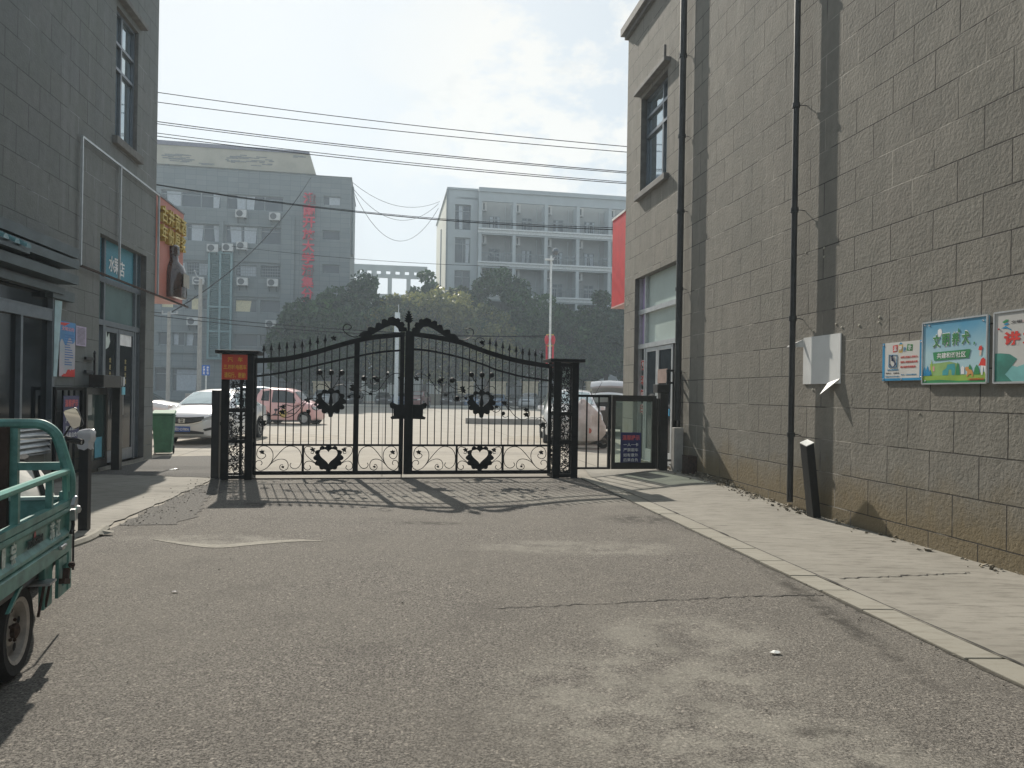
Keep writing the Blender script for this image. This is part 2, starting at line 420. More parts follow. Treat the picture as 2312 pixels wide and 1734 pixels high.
M['kerbc'] = concrete_mat('kerb_stone', (0.26, 0.246, 0.208), (0.295, 0.28, 0.24), (0.19, 0.172, 0.14), 0.25)
M['asphalt'] = asphalt_mat()
M['oldasph'] = mat('crumbled_asphalt', (0.05, 0.046, 0.042), 0.95, 0, 0.6, 40, 1.0, 50, c2=(0.15, 0.14, 0.125))
M['crack'] = mat('crack_dirt', (0.03, 0.028, 0.025), 0.95)

# terrain sheet, reaching past everything in sight
g = MB(); g.add([(-190, -40, 0), (190, -40, 0), (190, 190, 0), (-190, 190, 0)], [(0, 1, 2, 3)])
tag(g.build('ground', M['plaza']), kind='structure')

def jag(p, q, n, a, seed):
    rr = random.Random(seed); p = Vector(p).to_2d(); q = Vector(q).to_2d(); d = (q - p); nrm = Vector((-d.y, d.x)).normalized(); out = []
    for i in range(n + 1):
        t = i / n; k = 0 if i in (0, n) else rr.uniform(-a, a); out.append(p + d * t + nrm * k)
    return out
KO = [Vector((2.96, 2.2)), Vector((2.69, 3.96)), Vector((2.20, 7.2)), Vector((1.71, 10.48)), Vector((1.24, 13.34))]   # kerb outer edge
left_edge = jag((-4.95, 12.30), (-4.62, 9.9), 9, 0.07, 1) + jag((-4.62, 9.9), (-4.25, 7.73), 8, 0.06, 2)[1:] + jag((-4.25, 7.73), (-4.12, 6.9), 4, 0.05, 3)[1:] + [Vector((-4.05, 4)), Vector((-4.0, -8))]
a = MB(); pts = [(p.x, p.y, 0.004) for p in left_edge] + [(3.9, -8, 0.004)] + [(p.x + 0.01, p.y, 0.004) for p in KO] + [(1.0, 13.36, 0.004)]
a.poly(pts); road = tag(a.build('driveway', M['asphalt']), kind='structure')
# crumbling strip where the driveway meets the pavement
b_ = MB()
e1 = jag((-4.95, 12.2), (-4.28, 7.95), 24, 0.05, 5); e2 = jag((-3.62, 8.05), (-4.62, 12.15), 40, 0.07, 6)
lo = [(p.x + 0.02, p.y) for p in e1]; hi = [(p.x + 0.05 * math.sin(p.y * 3), p.y) for p in e2]
b_.poly([(x, y, 0.009) for x, y in lo] + [(x, y, 0.009) for x, y in hi])
tag(b_.build('asphalt_edge', M['oldasph']), kind='structure')
op = MB(); o1 = jag((-4.98, 12.32), (-5.3, 13.2), 8, .05, 31) + jag((-5.3, 13.2), (-5.9, 16.6), 14, .10, 32) + jag((-5.9, 16.6), (-7.7, 16.1), 8, .08, 33) + jag((-7.7, 16.1), (-7.2, 12.5), 10, .04, 34) + jag((-7.2, 12.5), (-4.98, 12.32), 16, .06, 35)
op.poly([(p.x, p.y, 0.018) for p in o1]); tag(op.build('asphalt_patch', M['oldasph']), kind='structure')
# cracks
def crack(p, q, n, a_, w, z, seed, name='pavement_crack'):
    L_ = jag(p, q, n, a_, seed); vs = []; rr = random.Random(seed)
    for i, c in enumerate(L_):
        ww = w * rr.uniform(0.25, 1.0); vs += [(c.x, c.y - ww, z), (c.x, c.y + ww, z)]
    mb = MB(); mb.add(vs, [(2 * i, 2 * i + 2, 2 * i + 3, 2 * i + 1) for i in range(len(L_) - 1)])
    return mb
c1 = crack(gp(1120, 1376), gp(1700, 1348), 60, 0.018, 0.008, 0.0075, 11)
c2 = crack(gp(1700, 1348), gp(1860, 1345), 18, 0.02, 0.012, 0.0075, 12)
c1.v += c2.v; c1.f += [tuple(i + len(c1.v) - len(c2.v) for i in f) for f in c2.f]
tag(c1.build('pavement_crack', M['crack']), kind='structure')
# wavy pale paint smear across the driveway
sm = MB(); sp = crom([(-3.55, 7.25), (-3.1, 7.05), (-2.75, 6.98), (-2.45, 7.15), (-2.1, 7.3), (-1.85, 7.28)], 6); vs = []
for i, p in enumerate(sp):
    ww = 0.085 * math.sin(math.pi * (i + 0.5) / len(sp)); vs += [(p.x, p.y - ww, 0.0078), (p.x, p.y + ww, 0.0078)]
sm.add(vs, [(2 * i, 2 * i + 2, 2 * i + 3, 2 * i + 1) for i in range(len(sp) - 1)])
tag(sm.build('cement_smear', mat('cement_smear', (0.24, 0.225, 0.19), 0.95, 0, 0.2, 14)), kind='structure')

# sidewalk: rises a little towards the wall gate
def swz(x, y):
    t = max(0.0, min(1.0, (y - 8.5) / 5.0)); t = t * t * (3 - 2 * t)
    ko = 1.3 + (13.3 - y) * 0.15; fr = max(0.0, min(1.0, (x - ko - 0.25) / 1.2))
    return 0.012 + 0.11 * t * fr
def kx(y):
    for p, q in zip(KO, KO[1:]):
        if p.y <= y <= q.y: return p.x + (q.x - p.x) * (y - p.y) / (q.y - p.y)
    return KO[0].x + (y - KO[0].y) * -0.153 if y < KO[0].y else KO[-1].x
def wallx(y): return RW.w(0, (y - 17.2) / 0.986).x
s_ = MB(); ys = [-8, -4, 0, 2, 3] + [3.5 + 0.5 * i for i in range(24)]; nx = 9; vs = []; 
for y in ys:
    x0 = kx(y) + 0.235; x1 = wallx(y) + 0.05
    for i in range(nx): x = x0 + (x1 - x0) * i / (nx - 1); vs.append((x, y, swz(x, y)))
s_.add(vs, [(r * nx + i, r * nx + i + 1, (r + 1) * nx + i + 1, (r + 1) * nx + i) for r in range(len(ys) - 1) for i in range(nx - 1)])
tag(s_.build('sidewalk', M['walkc']), kind='structure')
cw = crack(gp(1895, 1310), gp(2190, 1297), 40, 0.02, 0.012, 0.016, 21)
tag(cw.build('sidewalk_crack', M['crack']), kind='structure')
# kerb stones, flush with the driveway
kb = MB(); cuts = [-6, -5, -4, -3, -2, -1, 0, 1, 2.2, 3.2, 4.22, 5.17, 5.68, 6.13, 6.67, 7.2, 7.73, 8.25, 9.25, 10.25, 11.25, 12.25, 13.2]
rk = random.Random(3)
for y0, y1 in zip(cuts, cuts[1:]):
    dz = rk.uniform(0, 0.006); gz = 0.007; dx = rk.uniform(-0.006, 0.006)
    xa, xb = kx(y0) + dx, kx(y1) + dx
    vs = []
    for z in (-0.1, 0.016 + dz):
        vs += [(xa, y0 + gz, z), (xa + 0.228, y0 + gz + 0.01, z), (xb + 0.228, y1 - gz + 0.01, z), (xb, y1 - gz, z)]
    kb.add(vs, [(0, 3, 2, 1), (4, 5, 6, 7), (0, 1, 5, 4), (1, 2, 6, 5), (2, 3, 7, 6), (3, 0, 4, 7)])
tag(kb.build('kerb', M['kerbc'], bevel=0.006), kind='structure')
sm_ = MB(); ysm = [-6 + 0.1 * k for k in range(192)]; vs = []
for i, y in enumerate(ysm):
    w1 = random.Random(i + 77).uniform(0.002, 0.012); vs += [(kx(y) - 0.003, y, 0.0065), (kx(y) + 0.232, y, 0.0065)]
sm_.add(vs, [(2 * i, 2 * i + 1, 2 * i + 3, 2 * i + 2) for i in range(len(ysm) - 1)])
vs = []
for i, y in enumerate(ysm):
    w1 = random.Random(i + 77).uniform(0.003, 0.014) * (1.6 if i % 17 < 6 else 0.7); zz = swz(kx(y) + 0.24, y) + 0.0045; vs += [(kx(y) + 0.226, y, max(zz, 0.0245)), (kx(y) + 0.234 + w1, y, max(zz, 0.0245))]
sm_.add(vs, [(2 * i, 2 * i + 1, 2 * i + 3, 2 * i + 2) for i in range(len(ysm) - 1)])
tag(sm_.build('kerb_bed', M['crack']), kind='structure')
gut = MB(); vs = []
for i, y in enumerate([-6 + 0.12 * k for k in range(160)]):
    x = kx(y); w1 = random.Random(i).uniform(0.008, 0.035); w2 = random.Random(i + 900).uniform(0.003, 0.014)
    vs += [(x - w1, y, 0.0072), (x + 0.004, y, 0.0072)]
gut.add(vs, [(2 * i, 2 * i + 1, 2 * i + 3, 2 * i + 2) for i in range(159)])
tag(gut.build('gutter_dirt', mat('gutter_soil', (0.045, 0.04, 0.03), 0.95, 0, 0.4, 30, 0.6)), kind='structure')
# left pavement slab of the pedestrian side, with a low broken kerb
lp = MB()
lpo = [(p.x - 0.01, p.y) for p in jag((-4.2, 6.9), (-4.95, 12.3), 30, 0.03, 8)]
lp.poly([(x, y, 0.014) for x, y in lpo] + [(-7.35, 12.6, 0.014), (-6.4, 5.6, 0.014), (-4.3, 5.9, 0.014)])
tag(lp.build('pavement', M['walkc']), kind='structure')
k2 = MB(); kp = [(-4.28, 7.72), (-4.16, 7.3), (-4.12, 6.9), (-4.22, 6.0), (-4.3, 4.6)]
k2.tube([(x, y, 0.0) for x, y in crom(kp, 4)], 0.055, 8)
tag(k2.build('kerb_edge', M['kerbc'], smooth=True), kind='structure')
# worn concrete patch and the sill under the gate
th = MB(GT); th.box(0.25, 5.45, -0.10, 0.12, 0, 0.012); tag(th.build('gate_sill', M['walkc']), kind='structure')
th = MB(GT); th.box(0.1, 5.7, -0.125, -0.10, 0, 0.02); tag(th.build('gate_track', M['rust']), kind='structure')
for (u0, v0, u1, v1, nm) in ((1150, 983, 1260, 1000, 'x'), (600, 978, 690, 1000, 'y')):
    p, q = gp(u0, v0), gp(u1, v1)
    mb = MB(); rr = random.Random(u0); c = (p + q) / 2; vs = []
    for i in range(26):
        t = 2 * math.pi * i / 26; k = rr.uniform(0.85, 1.1)
        vs.append((c.x + (q.x - p.x) / 2 * 1.3 * math.cos(t) * k, c.y + (p.y - q.y) / 2 * math.sin(t) * k, 0.004))
    mb.poly(vs); tag(mb.build('worn_patch', mat('worn_concrete_' + nm, (0.24, 0.21, 0.165), 0.9, 0, 0.25, 2.0, 0.4)), kind='structure')
# far road, its raised kerb and the green strip beyond
fk = MB(Fr(0, 80, 10)); fk.box(-60, 60, 0, 14, 0, 0.16); tag(fk.build('far_pavement', mat('far_pavement', (0.06, 0.058, 0.055), 0.9)), kind='structure')
fk = MB(Fr(0, 80, 10)); fk.box(-60, 60, -0.3, 0.0, 0, 0.2); tag(fk.build('far_kerb', mat('far_kerb', (0.5, 0.48, 0.42), 0.9)), kind='structure')
fr_ = MB(Fr(0, 80, 10)); fr_.box(-60, 60, -2.6, -0.32, 0, 0.004); tag(fr_.build('far_road', mat('far_road', (0.20, 0.19, 0.175), 0.9)), kind='structure')

# ================================================================ BLOCK WALLS
def block_mat(name, c1, c2, mortar, moss, off=(0, 0), low=(0.20, 0.155, 0.085), lowz=(0.75, 0.1), rel=0.8):
    m, t, b = _nodes(name); L = t.links.new
    co = N(t, 'ShaderNodeTexCoord'); P = co.outputs['Object']
    sx = N(t, 'ShaderNodeSeparateXYZ'); L(P, sx.inputs[0])
    ad = N(t, 'ShaderNodeMath', operation='ADD'); L(sx.outputs[0], ad.inputs[0]); L(sx.outputs[1], ad.inputs[1])
    def add(s, k):
        q = N(t, 'ShaderNodeMath', operation='ADD'); L(s, q.inputs[0]); q.inputs[1].default_value = k; return q.outputs[0]
    cb = N(t, 'ShaderNodeCombineXYZ'); L(add(ad.outputs[0], off[0]), cb.inputs[0]); L(add(sx.outputs[2], off[1]), cb.inputs[1])
    wob = N(t, 'ShaderNodeTexNoise', i_Scale=2.2, i_Detail=3.0); L(P, wob.inputs['Vector'])
    ws = N(t, 'ShaderNodeVectorMath', operation='SCALE'); L(wob.outputs['Color'], ws.inputs[0]); ws.inputs['Scale'].default_value = 0.012
    wa = N(t, 'ShaderNodeVectorMath', operation='ADD'); L(cb.outputs[0], wa.inputs[0]); L(ws.outputs[0], wa.inputs[1])
    br = N(t, 'ShaderNodeTexBrick'); br.offset = 0.5
    for k, v in (('Scale', 1.0), ('Brick Width', 0.635), ('Row Height', 0.407), ('Mortar Size', 0.0075), ('Mortar Smooth', 0.25), ('Bias', 0.0)): br.inputs[k].default_value = v
    br.inputs['Color1'].default_value = (*c1, 1); br.inputs['Color2'].default_value = (*c2, 1); br.inputs['Mortar'].default_value = (*c1, 1)
    L(wa.outputs[0], br.inputs['Vector'])
    def rng(src, a, c, x=0.0, y=1.0):
        r = N(t, 'ShaderNodeMapRange'); r.inputs[1].default_value = a; r.inputs[2].default_value = c; r.inputs[3].default_value = x; r.inputs[4].default_value = y
        L(src, r.inputs[0]); return r.outputs[0]
    def mix(f, A, B, bl='MIX'):
        x = N(t, 'ShaderNodeMix', data_type='RGBA'); x.blend_type = bl; L(f, x.inputs[0])
        for i, q in ((6, A), (7, B)):
            if isinstance(q, tuple): x.inputs[i].default_value = (*q, 1)
            else: L(q, x.inputs[i])
        return x.outputs[2]
    def noise(s, d=5.0, r=0.6, vec=None):
        n = N(t, 'ShaderNodeTexNoise', i_Scale=s, i_Detail=d, i_Roughness=r); L(vec or P, n.inputs['Vector']); return n.outputs['Fac']
    c = mix(rng(noise(1.1), 0.35, 0.7, 0.0, 0.7), br.outputs['Color'], moss)
    c = mix(rng(noise(7.0, 6, 0.7), 0.35, 0.62, 0.30, 0.0), c, tuple(q * 0.62 for q in c1))
    mv = N(t, 'ShaderNodeMapping'); mv.inputs['Scale'].default_value = (1, 1, 0.08); L(P, mv.inputs[0])
    c = mix(rng(noise(3.5, 4, 0.6, mv.outputs[0]), 0.52, 0.70, 0.0, 0.28), c, tuple(q * 1.5 for q in c1))
    # splashed soil along the foot of the wall
    hz = N(t, 'ShaderNodeMath', operation='MULTIPLY_ADD'); L(noise(1.6, 5), hz.inputs[0]); hz.inputs[1].default_value = 1.1; L(sx.outputs[2], hz.inputs[2])
    c = mix(rng(hz.outputs[0], lowz[1] + 0.75, lowz[0] + 0.55, 0.75, 0.0), c, low)
    # joints: mostly dark, in places filled pale
    jc = mix(rng(noise(0.8, 3), 0.52, 0.62), mortar, tuple(q * 1.7 for q in c1))
    c = mix(rng(br.outputs['Fac'], 0.2, 1.0, 0.0, 0.92), c, jc)
    L(c, b.inputs['Base Color']); b.inputs['Roughness'].default_value = 0.92; b.inputs['Specular IOR Level'].default_value = 0.25
    h1 = noise(26, 3, 0.55); h2 = noise(90, 3, 0.6)
    hs = N(t, 'ShaderNodeMath', operation='MULTIPLY_ADD'); L(h2, hs.inputs[0]); hs.inputs[1].default_value = 0.30; L(h1, hs.inputs[2])
    hm = N(t, 'ShaderNodeMath', operation='MULTIPLY_ADD'); L(br.outputs['Fac'], hm.inputs[0]); hm.inputs[1].default_value = -1.3; L(hs.outputs[0], hm.inputs[2])
    hb = N(t, 'ShaderNodeMath', operation='MULTIPLY_ADD'); L(noise(2.4, 2), hb.inputs[0]); hb.inputs[1].default_value = 1.2; L(hm.outputs[0], hb.inputs[2])
    bp = N(t, 'ShaderNodeBump'); bp.inputs['Strength'].default_value = rel; bp.inputs['Distance'].default_value = 0.009
    L(hb.outputs[0], bp.inputs['Height']); L(bp.outputs[0], b.inputs['Normal'])
    return m
M['blockR'] = block_mat('block_wall', (0.222, 0.208, 0.182), (0.262, 0.245, 0.212), (0.055, 0.05, 0.046), (0.205, 0.200, 0.175), (0.07, 0.219))
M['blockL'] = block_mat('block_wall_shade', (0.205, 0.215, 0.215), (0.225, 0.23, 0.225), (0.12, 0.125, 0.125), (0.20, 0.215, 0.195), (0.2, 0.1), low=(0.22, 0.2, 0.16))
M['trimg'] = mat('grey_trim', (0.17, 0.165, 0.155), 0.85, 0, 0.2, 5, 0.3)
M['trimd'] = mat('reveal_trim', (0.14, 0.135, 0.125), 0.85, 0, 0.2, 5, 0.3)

def wall_with_holes(mb, lx, y0, y1, z0, z1, holes, depth, side):
    """wall face at local x = lx with rectangular recesses (ya, yb, za, zb); side = +1 when the building lies to +x"""
    ysx = sorted({y0, y1, *[h[0] for h in holes], *[h[1] for h in holes]}); zsx = sorted({z0, z1, *[h[2] for h in holes], *[h[3] for h in holes]})
    for a0, a1 in zip(ysx, ysx[1:]):
        for b0, b1 in zip(zsx, zsx[1:]):
            cy, cz = (a0 + a1) / 2, (b0 + b1) / 2
            if any(h[0] < cy < h[1] and h[2] < cz < h[3] for h in holes): continue
            mb.add([(lx, a0, b0), (lx, a1, b0), (lx, a1, b1), (lx, a0, b1)], [(0, 1, 2, 3)])
def reveal(fr, lx, h, d, side, name, parent, m=None):
    ya, yb, za, zb = h; x1 = lx + side * d
    r = MB(fr)
    r.add([(lx, ya, za), (x1, ya, za), (x1, ya, zb), (lx, ya, zb)], [(0, 1, 2, 3)])
    r.add([(lx, yb, za), (x1, yb, za), (x1, yb, zb), (lx, yb, zb)], [(0, 1, 2, 3)])
    r.add([(lx, ya, zb), (x1, ya, zb), (x1, yb, zb), (lx, yb, zb)], [(0, 1, 2, 3)])
    r.add([(lx, ya, za), (x1, ya, za), (x1, yb, za), (lx, yb, za)], [(0, 1, 2, 3)])
    return r.build(name, m or M['trimg'], parent)

# ---------------------------------------------------------------- right building
HR = 10.0
rb = thing('block_building', 'tall grey block building with two drainpipes and long bare side wall right of the gate', 'building', RW.m.translation, RW.deg)
wy = [RW.hx(1447, 300)[0], RW.hx(1506, 300)[0]]                      # upper window
wz0 = RW.hx(1470, 420)[1]; wz1 = RW.hx(1506, 158)[1]
sy = [RW.hx(1433, 700)[0], RW.hx(1540, 700)[0]]; sz1 = RW.hx(1433, 631)[1]   # shop opening, its near end behind the drainpipe
hol = [(min(wy), max(wy), wz0, wz1), (sy[1], sy[0], 0.12, sz1)]
wl = MB(RW); wall_with_holes(wl, 0, -27, 0, -0.1, HR, hol, 0.3, 1)
wl.add([(0, 0, -0.1), (14, 0, -0.1), (14, 0, HR), (0, 0, HR)], [(0, 1, 2, 3)])
wl.add([(14, 0, -0.1), (14, -27, -0.1), (14, -27, HR), (14, 0, HR)], [(0, 1, 2, 3)])
wl.add([(0, -27, -0.1), (14, -27, -0.1), (14, -27, HR), (0, -27, HR)], [(0, 1, 2, 3)])
wl.build('wall', M['blockR'], rb)
rf = MB(RW); rf.box(-0.16, 14.1, -27.1, 0.13, HR, HR + 0.17); rf.build('roof', M['trimg'], rb)
rf2 = MB(RW); rf2.box(-0.08, 14.02, -27.02, 0.06, HR - 0.1, HR - 0.002); rf2.build('cornice', M['trimd'], rb)
def muntins(fr, lx, h, vys, hzs, w, name, parent, m, side):
    mb = MB(fr); ya, yb, za, zb = h; a, b = lx, lx - side * 0.05
    for y in vys: mb.box(a, b, y - w / 2, y + w / 2, za, zb)
    for z in hzs: mb.box(a, b - side * 0.004, ya, yb, z - w / 2, z + w / 2)
    return mb.build(name, m, parent)
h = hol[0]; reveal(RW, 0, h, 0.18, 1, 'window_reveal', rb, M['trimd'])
win = MB(RW); win.box(0.185, 0.19, h[0], h[1], h[2], h[3]); win = win.build('window', M['glassb'], rb)
dy = h[1] - h[0]; dz = h[3] - h[2]
muntins(RW, 0.18, h, [h[0] + 0.03, h[0] + dy * 0.36, h[1] - 0.03], [h[2] + 0.03, h[2] + dz * 0.60, h[2] + dz * 0.80, h[3] - 0.03], 0.06, 'window_frame', win, M['alu'], 1)
sl = MB(RW); sl.box(-0.10, 0.18, h[0] - 0.12, h[1] + 0.12, h[2] - 0.13, h[2] - 0.004); sl.build('sill', M['trimg'], win, bevel=0.01)
hd = MB(RW); hd.box(-0.14, 0.02, h[0] - 0.14, h[1] + 0.14, h[3] + 0.10, h[3] + 0.19); hd.box(-0.14, -0.09, h[0] - 0.14, h[0] - 0.08, h[3] + 0.19, h[3] + 0.42); hd.build('window_hood', M['trimg'], win, bevel=0.01)
# shop front in the recess
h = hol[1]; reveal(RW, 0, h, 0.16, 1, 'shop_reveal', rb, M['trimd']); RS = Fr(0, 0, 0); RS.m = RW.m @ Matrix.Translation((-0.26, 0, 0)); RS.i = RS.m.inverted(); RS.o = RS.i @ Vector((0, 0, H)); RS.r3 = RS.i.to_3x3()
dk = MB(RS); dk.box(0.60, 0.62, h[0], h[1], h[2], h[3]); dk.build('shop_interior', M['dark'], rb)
fy = lambda u: RS.hx(u, 800, 0.42)[0]; fz = lambda u, v: RS.hx(u, v, 0.42)[1]
t1, t2 = fz(1490, 694), fz(1490, 776)
yA, yB, yC, yD = h[1], fy(1461), fy(1489), h[0] + 0.0
gl = MB(RS); gl.box(0.43, 0.435, yD, yB, t1, h[3]); gl.box(0.43, 0.435, yD, yB, t2, t1 - 0.05); o = gl.build('shop_window', mat('frosted_film', (0.42, 0.50, 0.47), 0.35, 0, 0.08, 1.5, spec=0.7), rb)
gl = MB(RS); gl.box(0.43, 0.435, yB, yA, t2, t1 - 0.02); gl.box(0.431, 0.436, yB, yA, t1 + 0.02, h[3]); gl.build('lilac_panel', mat('lilac_film', (0.42, 0.33, 0.55), 0.4, 0, 0.1, 2), rb)
gl = MB(RS); gl.box(0.43, 0.435, yB, yA, h[2], t2); gl.build('side_pane', M['glass'], rb)
fr = MB(RS)
for y in (yB, yA - 0.03): fr.box(0.36, 0.44, y - 0.035, y + 0.035, h[2], h[3])
for z in (t1, t2): fr.box(0.35, 0.445, yD, yA, z - 0.05, z + 0.05)
fr.build('shop_frame', M['alul'], rb)
for i, (ya, yb) in enumerate(((fy(1489) + 0.01, yB - 0.05), (fy(1524), fy(1489) - 0.01))):
    ya, yb = min(ya, yb), max(ya, yb)
    d = MB(RS); d.box(0.37, 0.41, ya, yb, h[2], h[2] + 0.25)
    d.box(0.37, 0.41, ya, ya + 0.07, h[2] + 0.25, t2 - 0.06); d.box(0.37, 0.41, yb - 0.07, yb, h[2] + 0.25, t2 - 0.06); d.box(0.372, 0.408, ya + 0.07, yb - 0.07, t2 - 0.14, t2 - 0.06)
    d = d.build('shop_door', M['alul'], rb)
    p = MB(RS); p.box(0.39, 0.394, ya + 0.07, yb - 0.07, h[2] + 0.25, t2 - 0.14); p.build('pane', M['glass'], d)
    if i == 1:
        p = MB(RS); p.box(0.362, 0.368, ya + 0.1, yb - 0.12, 1.12, 1.26); p.build('blue_sticker', mat('sticker_blue', (0.05, 0.36, 0.62), 0.5), d)
        p = MB(RS); p.box(0.362, 0.368, ya + 0.25, yb - 0.05, fz(1505, 865), fz(1505, 833)); p.build('paper_notice', mat('salmon_paper', (0.30, 0.21, 0.18), 0.8), d)
# vertical print-shop lettering on the side pane
for ch, v0, v1 in (('打', 811, 837), ('印', 847, 871), ('复', 878, 903), ('印', 911, 937)):
    y, z0 = RS.hx(1452, v1, 0.425); y, z1 = RS.hx(1452, v0, 0.425)
    bk = MB(RS); bk.text(ch, (0.418, y, (z0 + z1) / 2), (0, -1, 0), (0, 0, 1), 0.34, z1 - z0, 0.002, bold=0.06); bk.build('letter_outline', M['whitet'], rb)
    ft = MB(RS); ft.text(ch, (0.412, y, (z0 + z1) / 2), (0, -1, 0), (0, 0, 1), 0.30, (z1 - z0) * 0.9, 0.002, bold=0.012); ft.build('letter', M['redt'], rb)
M['plug'] = mat('anchor_filler', (0.42, 0.40, 0.33), 0.8)
for (u, v) in ((1861, 560), (1861, 580), (1820, 571), (1888, 732), (1901, 739), (1940, 735), (1986, 716), (1985, 728), (1417, 675), (1421, 678), (1427, 673), (1415, 690), (1419, 687), (1836, 748), (1835, 880), (2076, 934)):
    y, z = RW.hx(u, v); r = random.Random(u).uniform(0.010, 0.02)
    an = MB(RW); an.lathe([(r, -0.0), (r * 0.8, -0.008), (r * 0.4, -0.01)], (0, y, z), 8, 'x')
    an.build('anchor_plug', M['plug'], rb)

def drainpipe(u, vtop, vbot, r, label, d=0.115):
    """vertical black pipe on the right wall, clamped at intervals"""
    # pipe axis stands d off the wall
    y0, z0 = RW.hx(u, vtop, -d); yb, zb = RW.hx(u - (vbot - vtop) * 0.0163, vbot, -d)
    y = (y0 + yb) / 2
    p = RW.w(-d, y, max(0.02, zb)); t = thing('drainpipe', label, 'pipe', p, RW.deg, 'drainpipes on the grey block wall')
    m = MB(RW); m.tube([(-d, y, zb), (-d, y, HR + 0.02)], r, 14); 
    m.build('pipe', M['pipe'], t, smooth=True)
    for z in (zb + 0.9, zb + 2.45, zb + 3.9, zb + 5.3, zb + 6.8, zb + 8.2):
        c = MB(RW); c.lathe([(r + 0.002, -0.03), (r + 0.012, -0.03), (r + 0.012, 0.03), (r + 0.002, 0.03)], (-d, y, z), 14)
        c.tube([(-d + r, y - 0.01, z), (-0.03, y - 0.02, z + 0.002), (0, y - 0.06, z - 0.015)], 0.006, 6)
        c.build('pipe_clamp', M['pipe'], t)
    return y
M['pipe'] = mat('pipe_paint', (0.035, 0.036, 0.036), 0.55, 0, 0.3, 8, 0.2)
yp1 = drainpipe(1544.5, 0, 949, 0.062, 'thick black drainpipe by the shop door, ending above a concrete casing')
yp2 = drainpipe(1801.5, 0, 1133, 0.04, 'thinner black drainpipe behind the leaning post, running down to the sidewalk')
cs = MB(RW); cs.box(-0.19, -0.02, yp1 - 0.085, yp1 + 0.085, 0.1, 0.93); tag(cs.build('pipe_casing', M['conc'], bevel=0.01), 'low grey concrete casing under the thick drainpipe', 'casing')
jb = MB(RW); yj, zj = RW.hx(1558, 1048, -0.08); jb.box(-0.16, 0, yj - 0.12, yj + 0.12, zj - 0.17, zj + 0.15); jb.box(-0.175, -0.16, yj - 0.13, yj + 0.13, zj - 0.18, zj + 0.16)
tag(jb.build('junction_box', M['rust']), 'small rusty open box at the foot of the block wall', 'box')
# rubble along the foot of the wall
rbm = MB(RW); rr = random.Random(9)
for i in range(620):
    y = rr.choice([rr.uniform(-12, -1.2), rr.uniform(-8, -4.0), rr.uniform(-5, -2.5)]); d = abs(rr.gauss(0, 0.10)); s = rr.uniform(0.008, 0.038)
    wp = RW.w(-d, y); z = swz(wp.x, wp.y) + s * 0.25 + max(0, 0.07 - d * 0.5) * (1 if -6 < y < -2 else 0.25) * rr.random()
    pts = [(-d + s * rr.uniform(-1, 1), y + s * rr.uniform(-1, 1), z + s * rr.uniform(-0.7, 0.7)) for _ in range(6)]
    rbm.add(pts, [(0, 1, 2), (0, 2, 3), (0, 3, 4), (0, 4, 1), (5, 2, 1), (5, 3, 2), (5, 4, 3), (5, 1, 4)])
tag(rbm.build('rubble', mat('rubble_mortar', (0.24, 0.21, 0.16), 0.95, 0, 0.4, 9, 0.5)), kind='stuff')

gt_ = MB(); rr = random.Random(19)
for i in range(900):
    k = rr.random()
    if k < 0.45: t_ = rr.random(); x, y = -4.95 + 0.9 * t_ + rr.gauss(0, 0.14), 12.1 - 4.2 * t_
    elif k < 0.75: y = rr.uniform(3, 12); x = kx(y) - abs(rr.gauss(0, 0.07))
    else: x, y = rr.uniform(-3.5, 2.2), rr.uniform(3, 12)
    s = rr.uniform(0.003, 0.012) * (1.5 if k < 0.45 else 1)
    c = [(x + s * rr.uniform(-1, 1), y + s * rr.uniform(-1, 1), 0.007 + s * rr.uniform(0, 1)) for _ in range(5)]
    gt_.add(c, [(0, 1, 2), (0, 2, 3), (0, 3, 4), (0, 4, 1), (4, 3, 2), (4, 2, 1)])
tag(gt_.build('gravel', mat('grit', (0.16, 0.15, 0.13), 0.95, 0, 0.6, 30)), kind='stuff')
# red fascia box round the corner of the right building
h1 = RW.hx(1414, 466, 0)[1]; h0 = 3.68
rs = thing('shop_fascia', 'red shop fascia box jutting out past the corner of the right building', 'sign', RW.w(4, 0.5, h0), RW.deg)
q = MB(RW); q.box(0.01, 8, 0.02, 1.05, h0 + 0.03, h1 - 0.1); q.build('panel', mat('red_fascia', (0.52, 0.02, 0.022), 0.45, 0, 0.1, 3), rs)
q = MB(RW); q.box(-0.01, 8.02, 0.02, 1.07, h1 - 0.1, h1 - 0.05); q.build('top_flashing', M['white'], rs)
q = MB(RW); q.box(0.0, 8.01, 0.02, 1.06, h0, h0 + 0.03); q.build('soffit', mat('pink_soffit', (0.55, 0.35, 0.33), 0.6), rs)
# ================================================================ LEFT BUILDING
HL = 10.6
lb = thing('left_building', 'shaded grey block building with shop door and orange sign left of the gate', 'building', LW.m.translation, LW.deg)
wy = (LW.hx(259.3, 300)[0], LW.hx(309.6, 300)[0]); wz0 = LW.hx(309, 351)[1]; wz1 = LW.hx(309.6, 70.7)[1]
dy_ = (LW.hx(222.4, 800)[0], LW.hx(331, 579)[0]); dz1 = LW.hx(331, 579)[1]
sy_ = (-15.5, LW.hx(117, 800)[0]); sz_ = LW.hx(117, 640)[1]
hol = [(wy[0], wy[1], wz0, wz1), (dy_[0], dy_[1], 0.06, dz1), (sy_[0], sy_[1], 0.95, sz_)]
wl = MB(LW); wall_with_holes(wl, 0, -27, 0, -0.1, HL, hol, 0.3, -1)
wl.add([(0, 0, -0.1), (-14, 0, -0.1), (-14, 0, HL), (0, 0, HL)], [(0, 1, 2, 3)])
wl.add([(-14, 0, -0.1), (-14, -27, -0.1), (-14, -27, HL), (-14, 0, HL)], [(0, 1, 2, 3)])
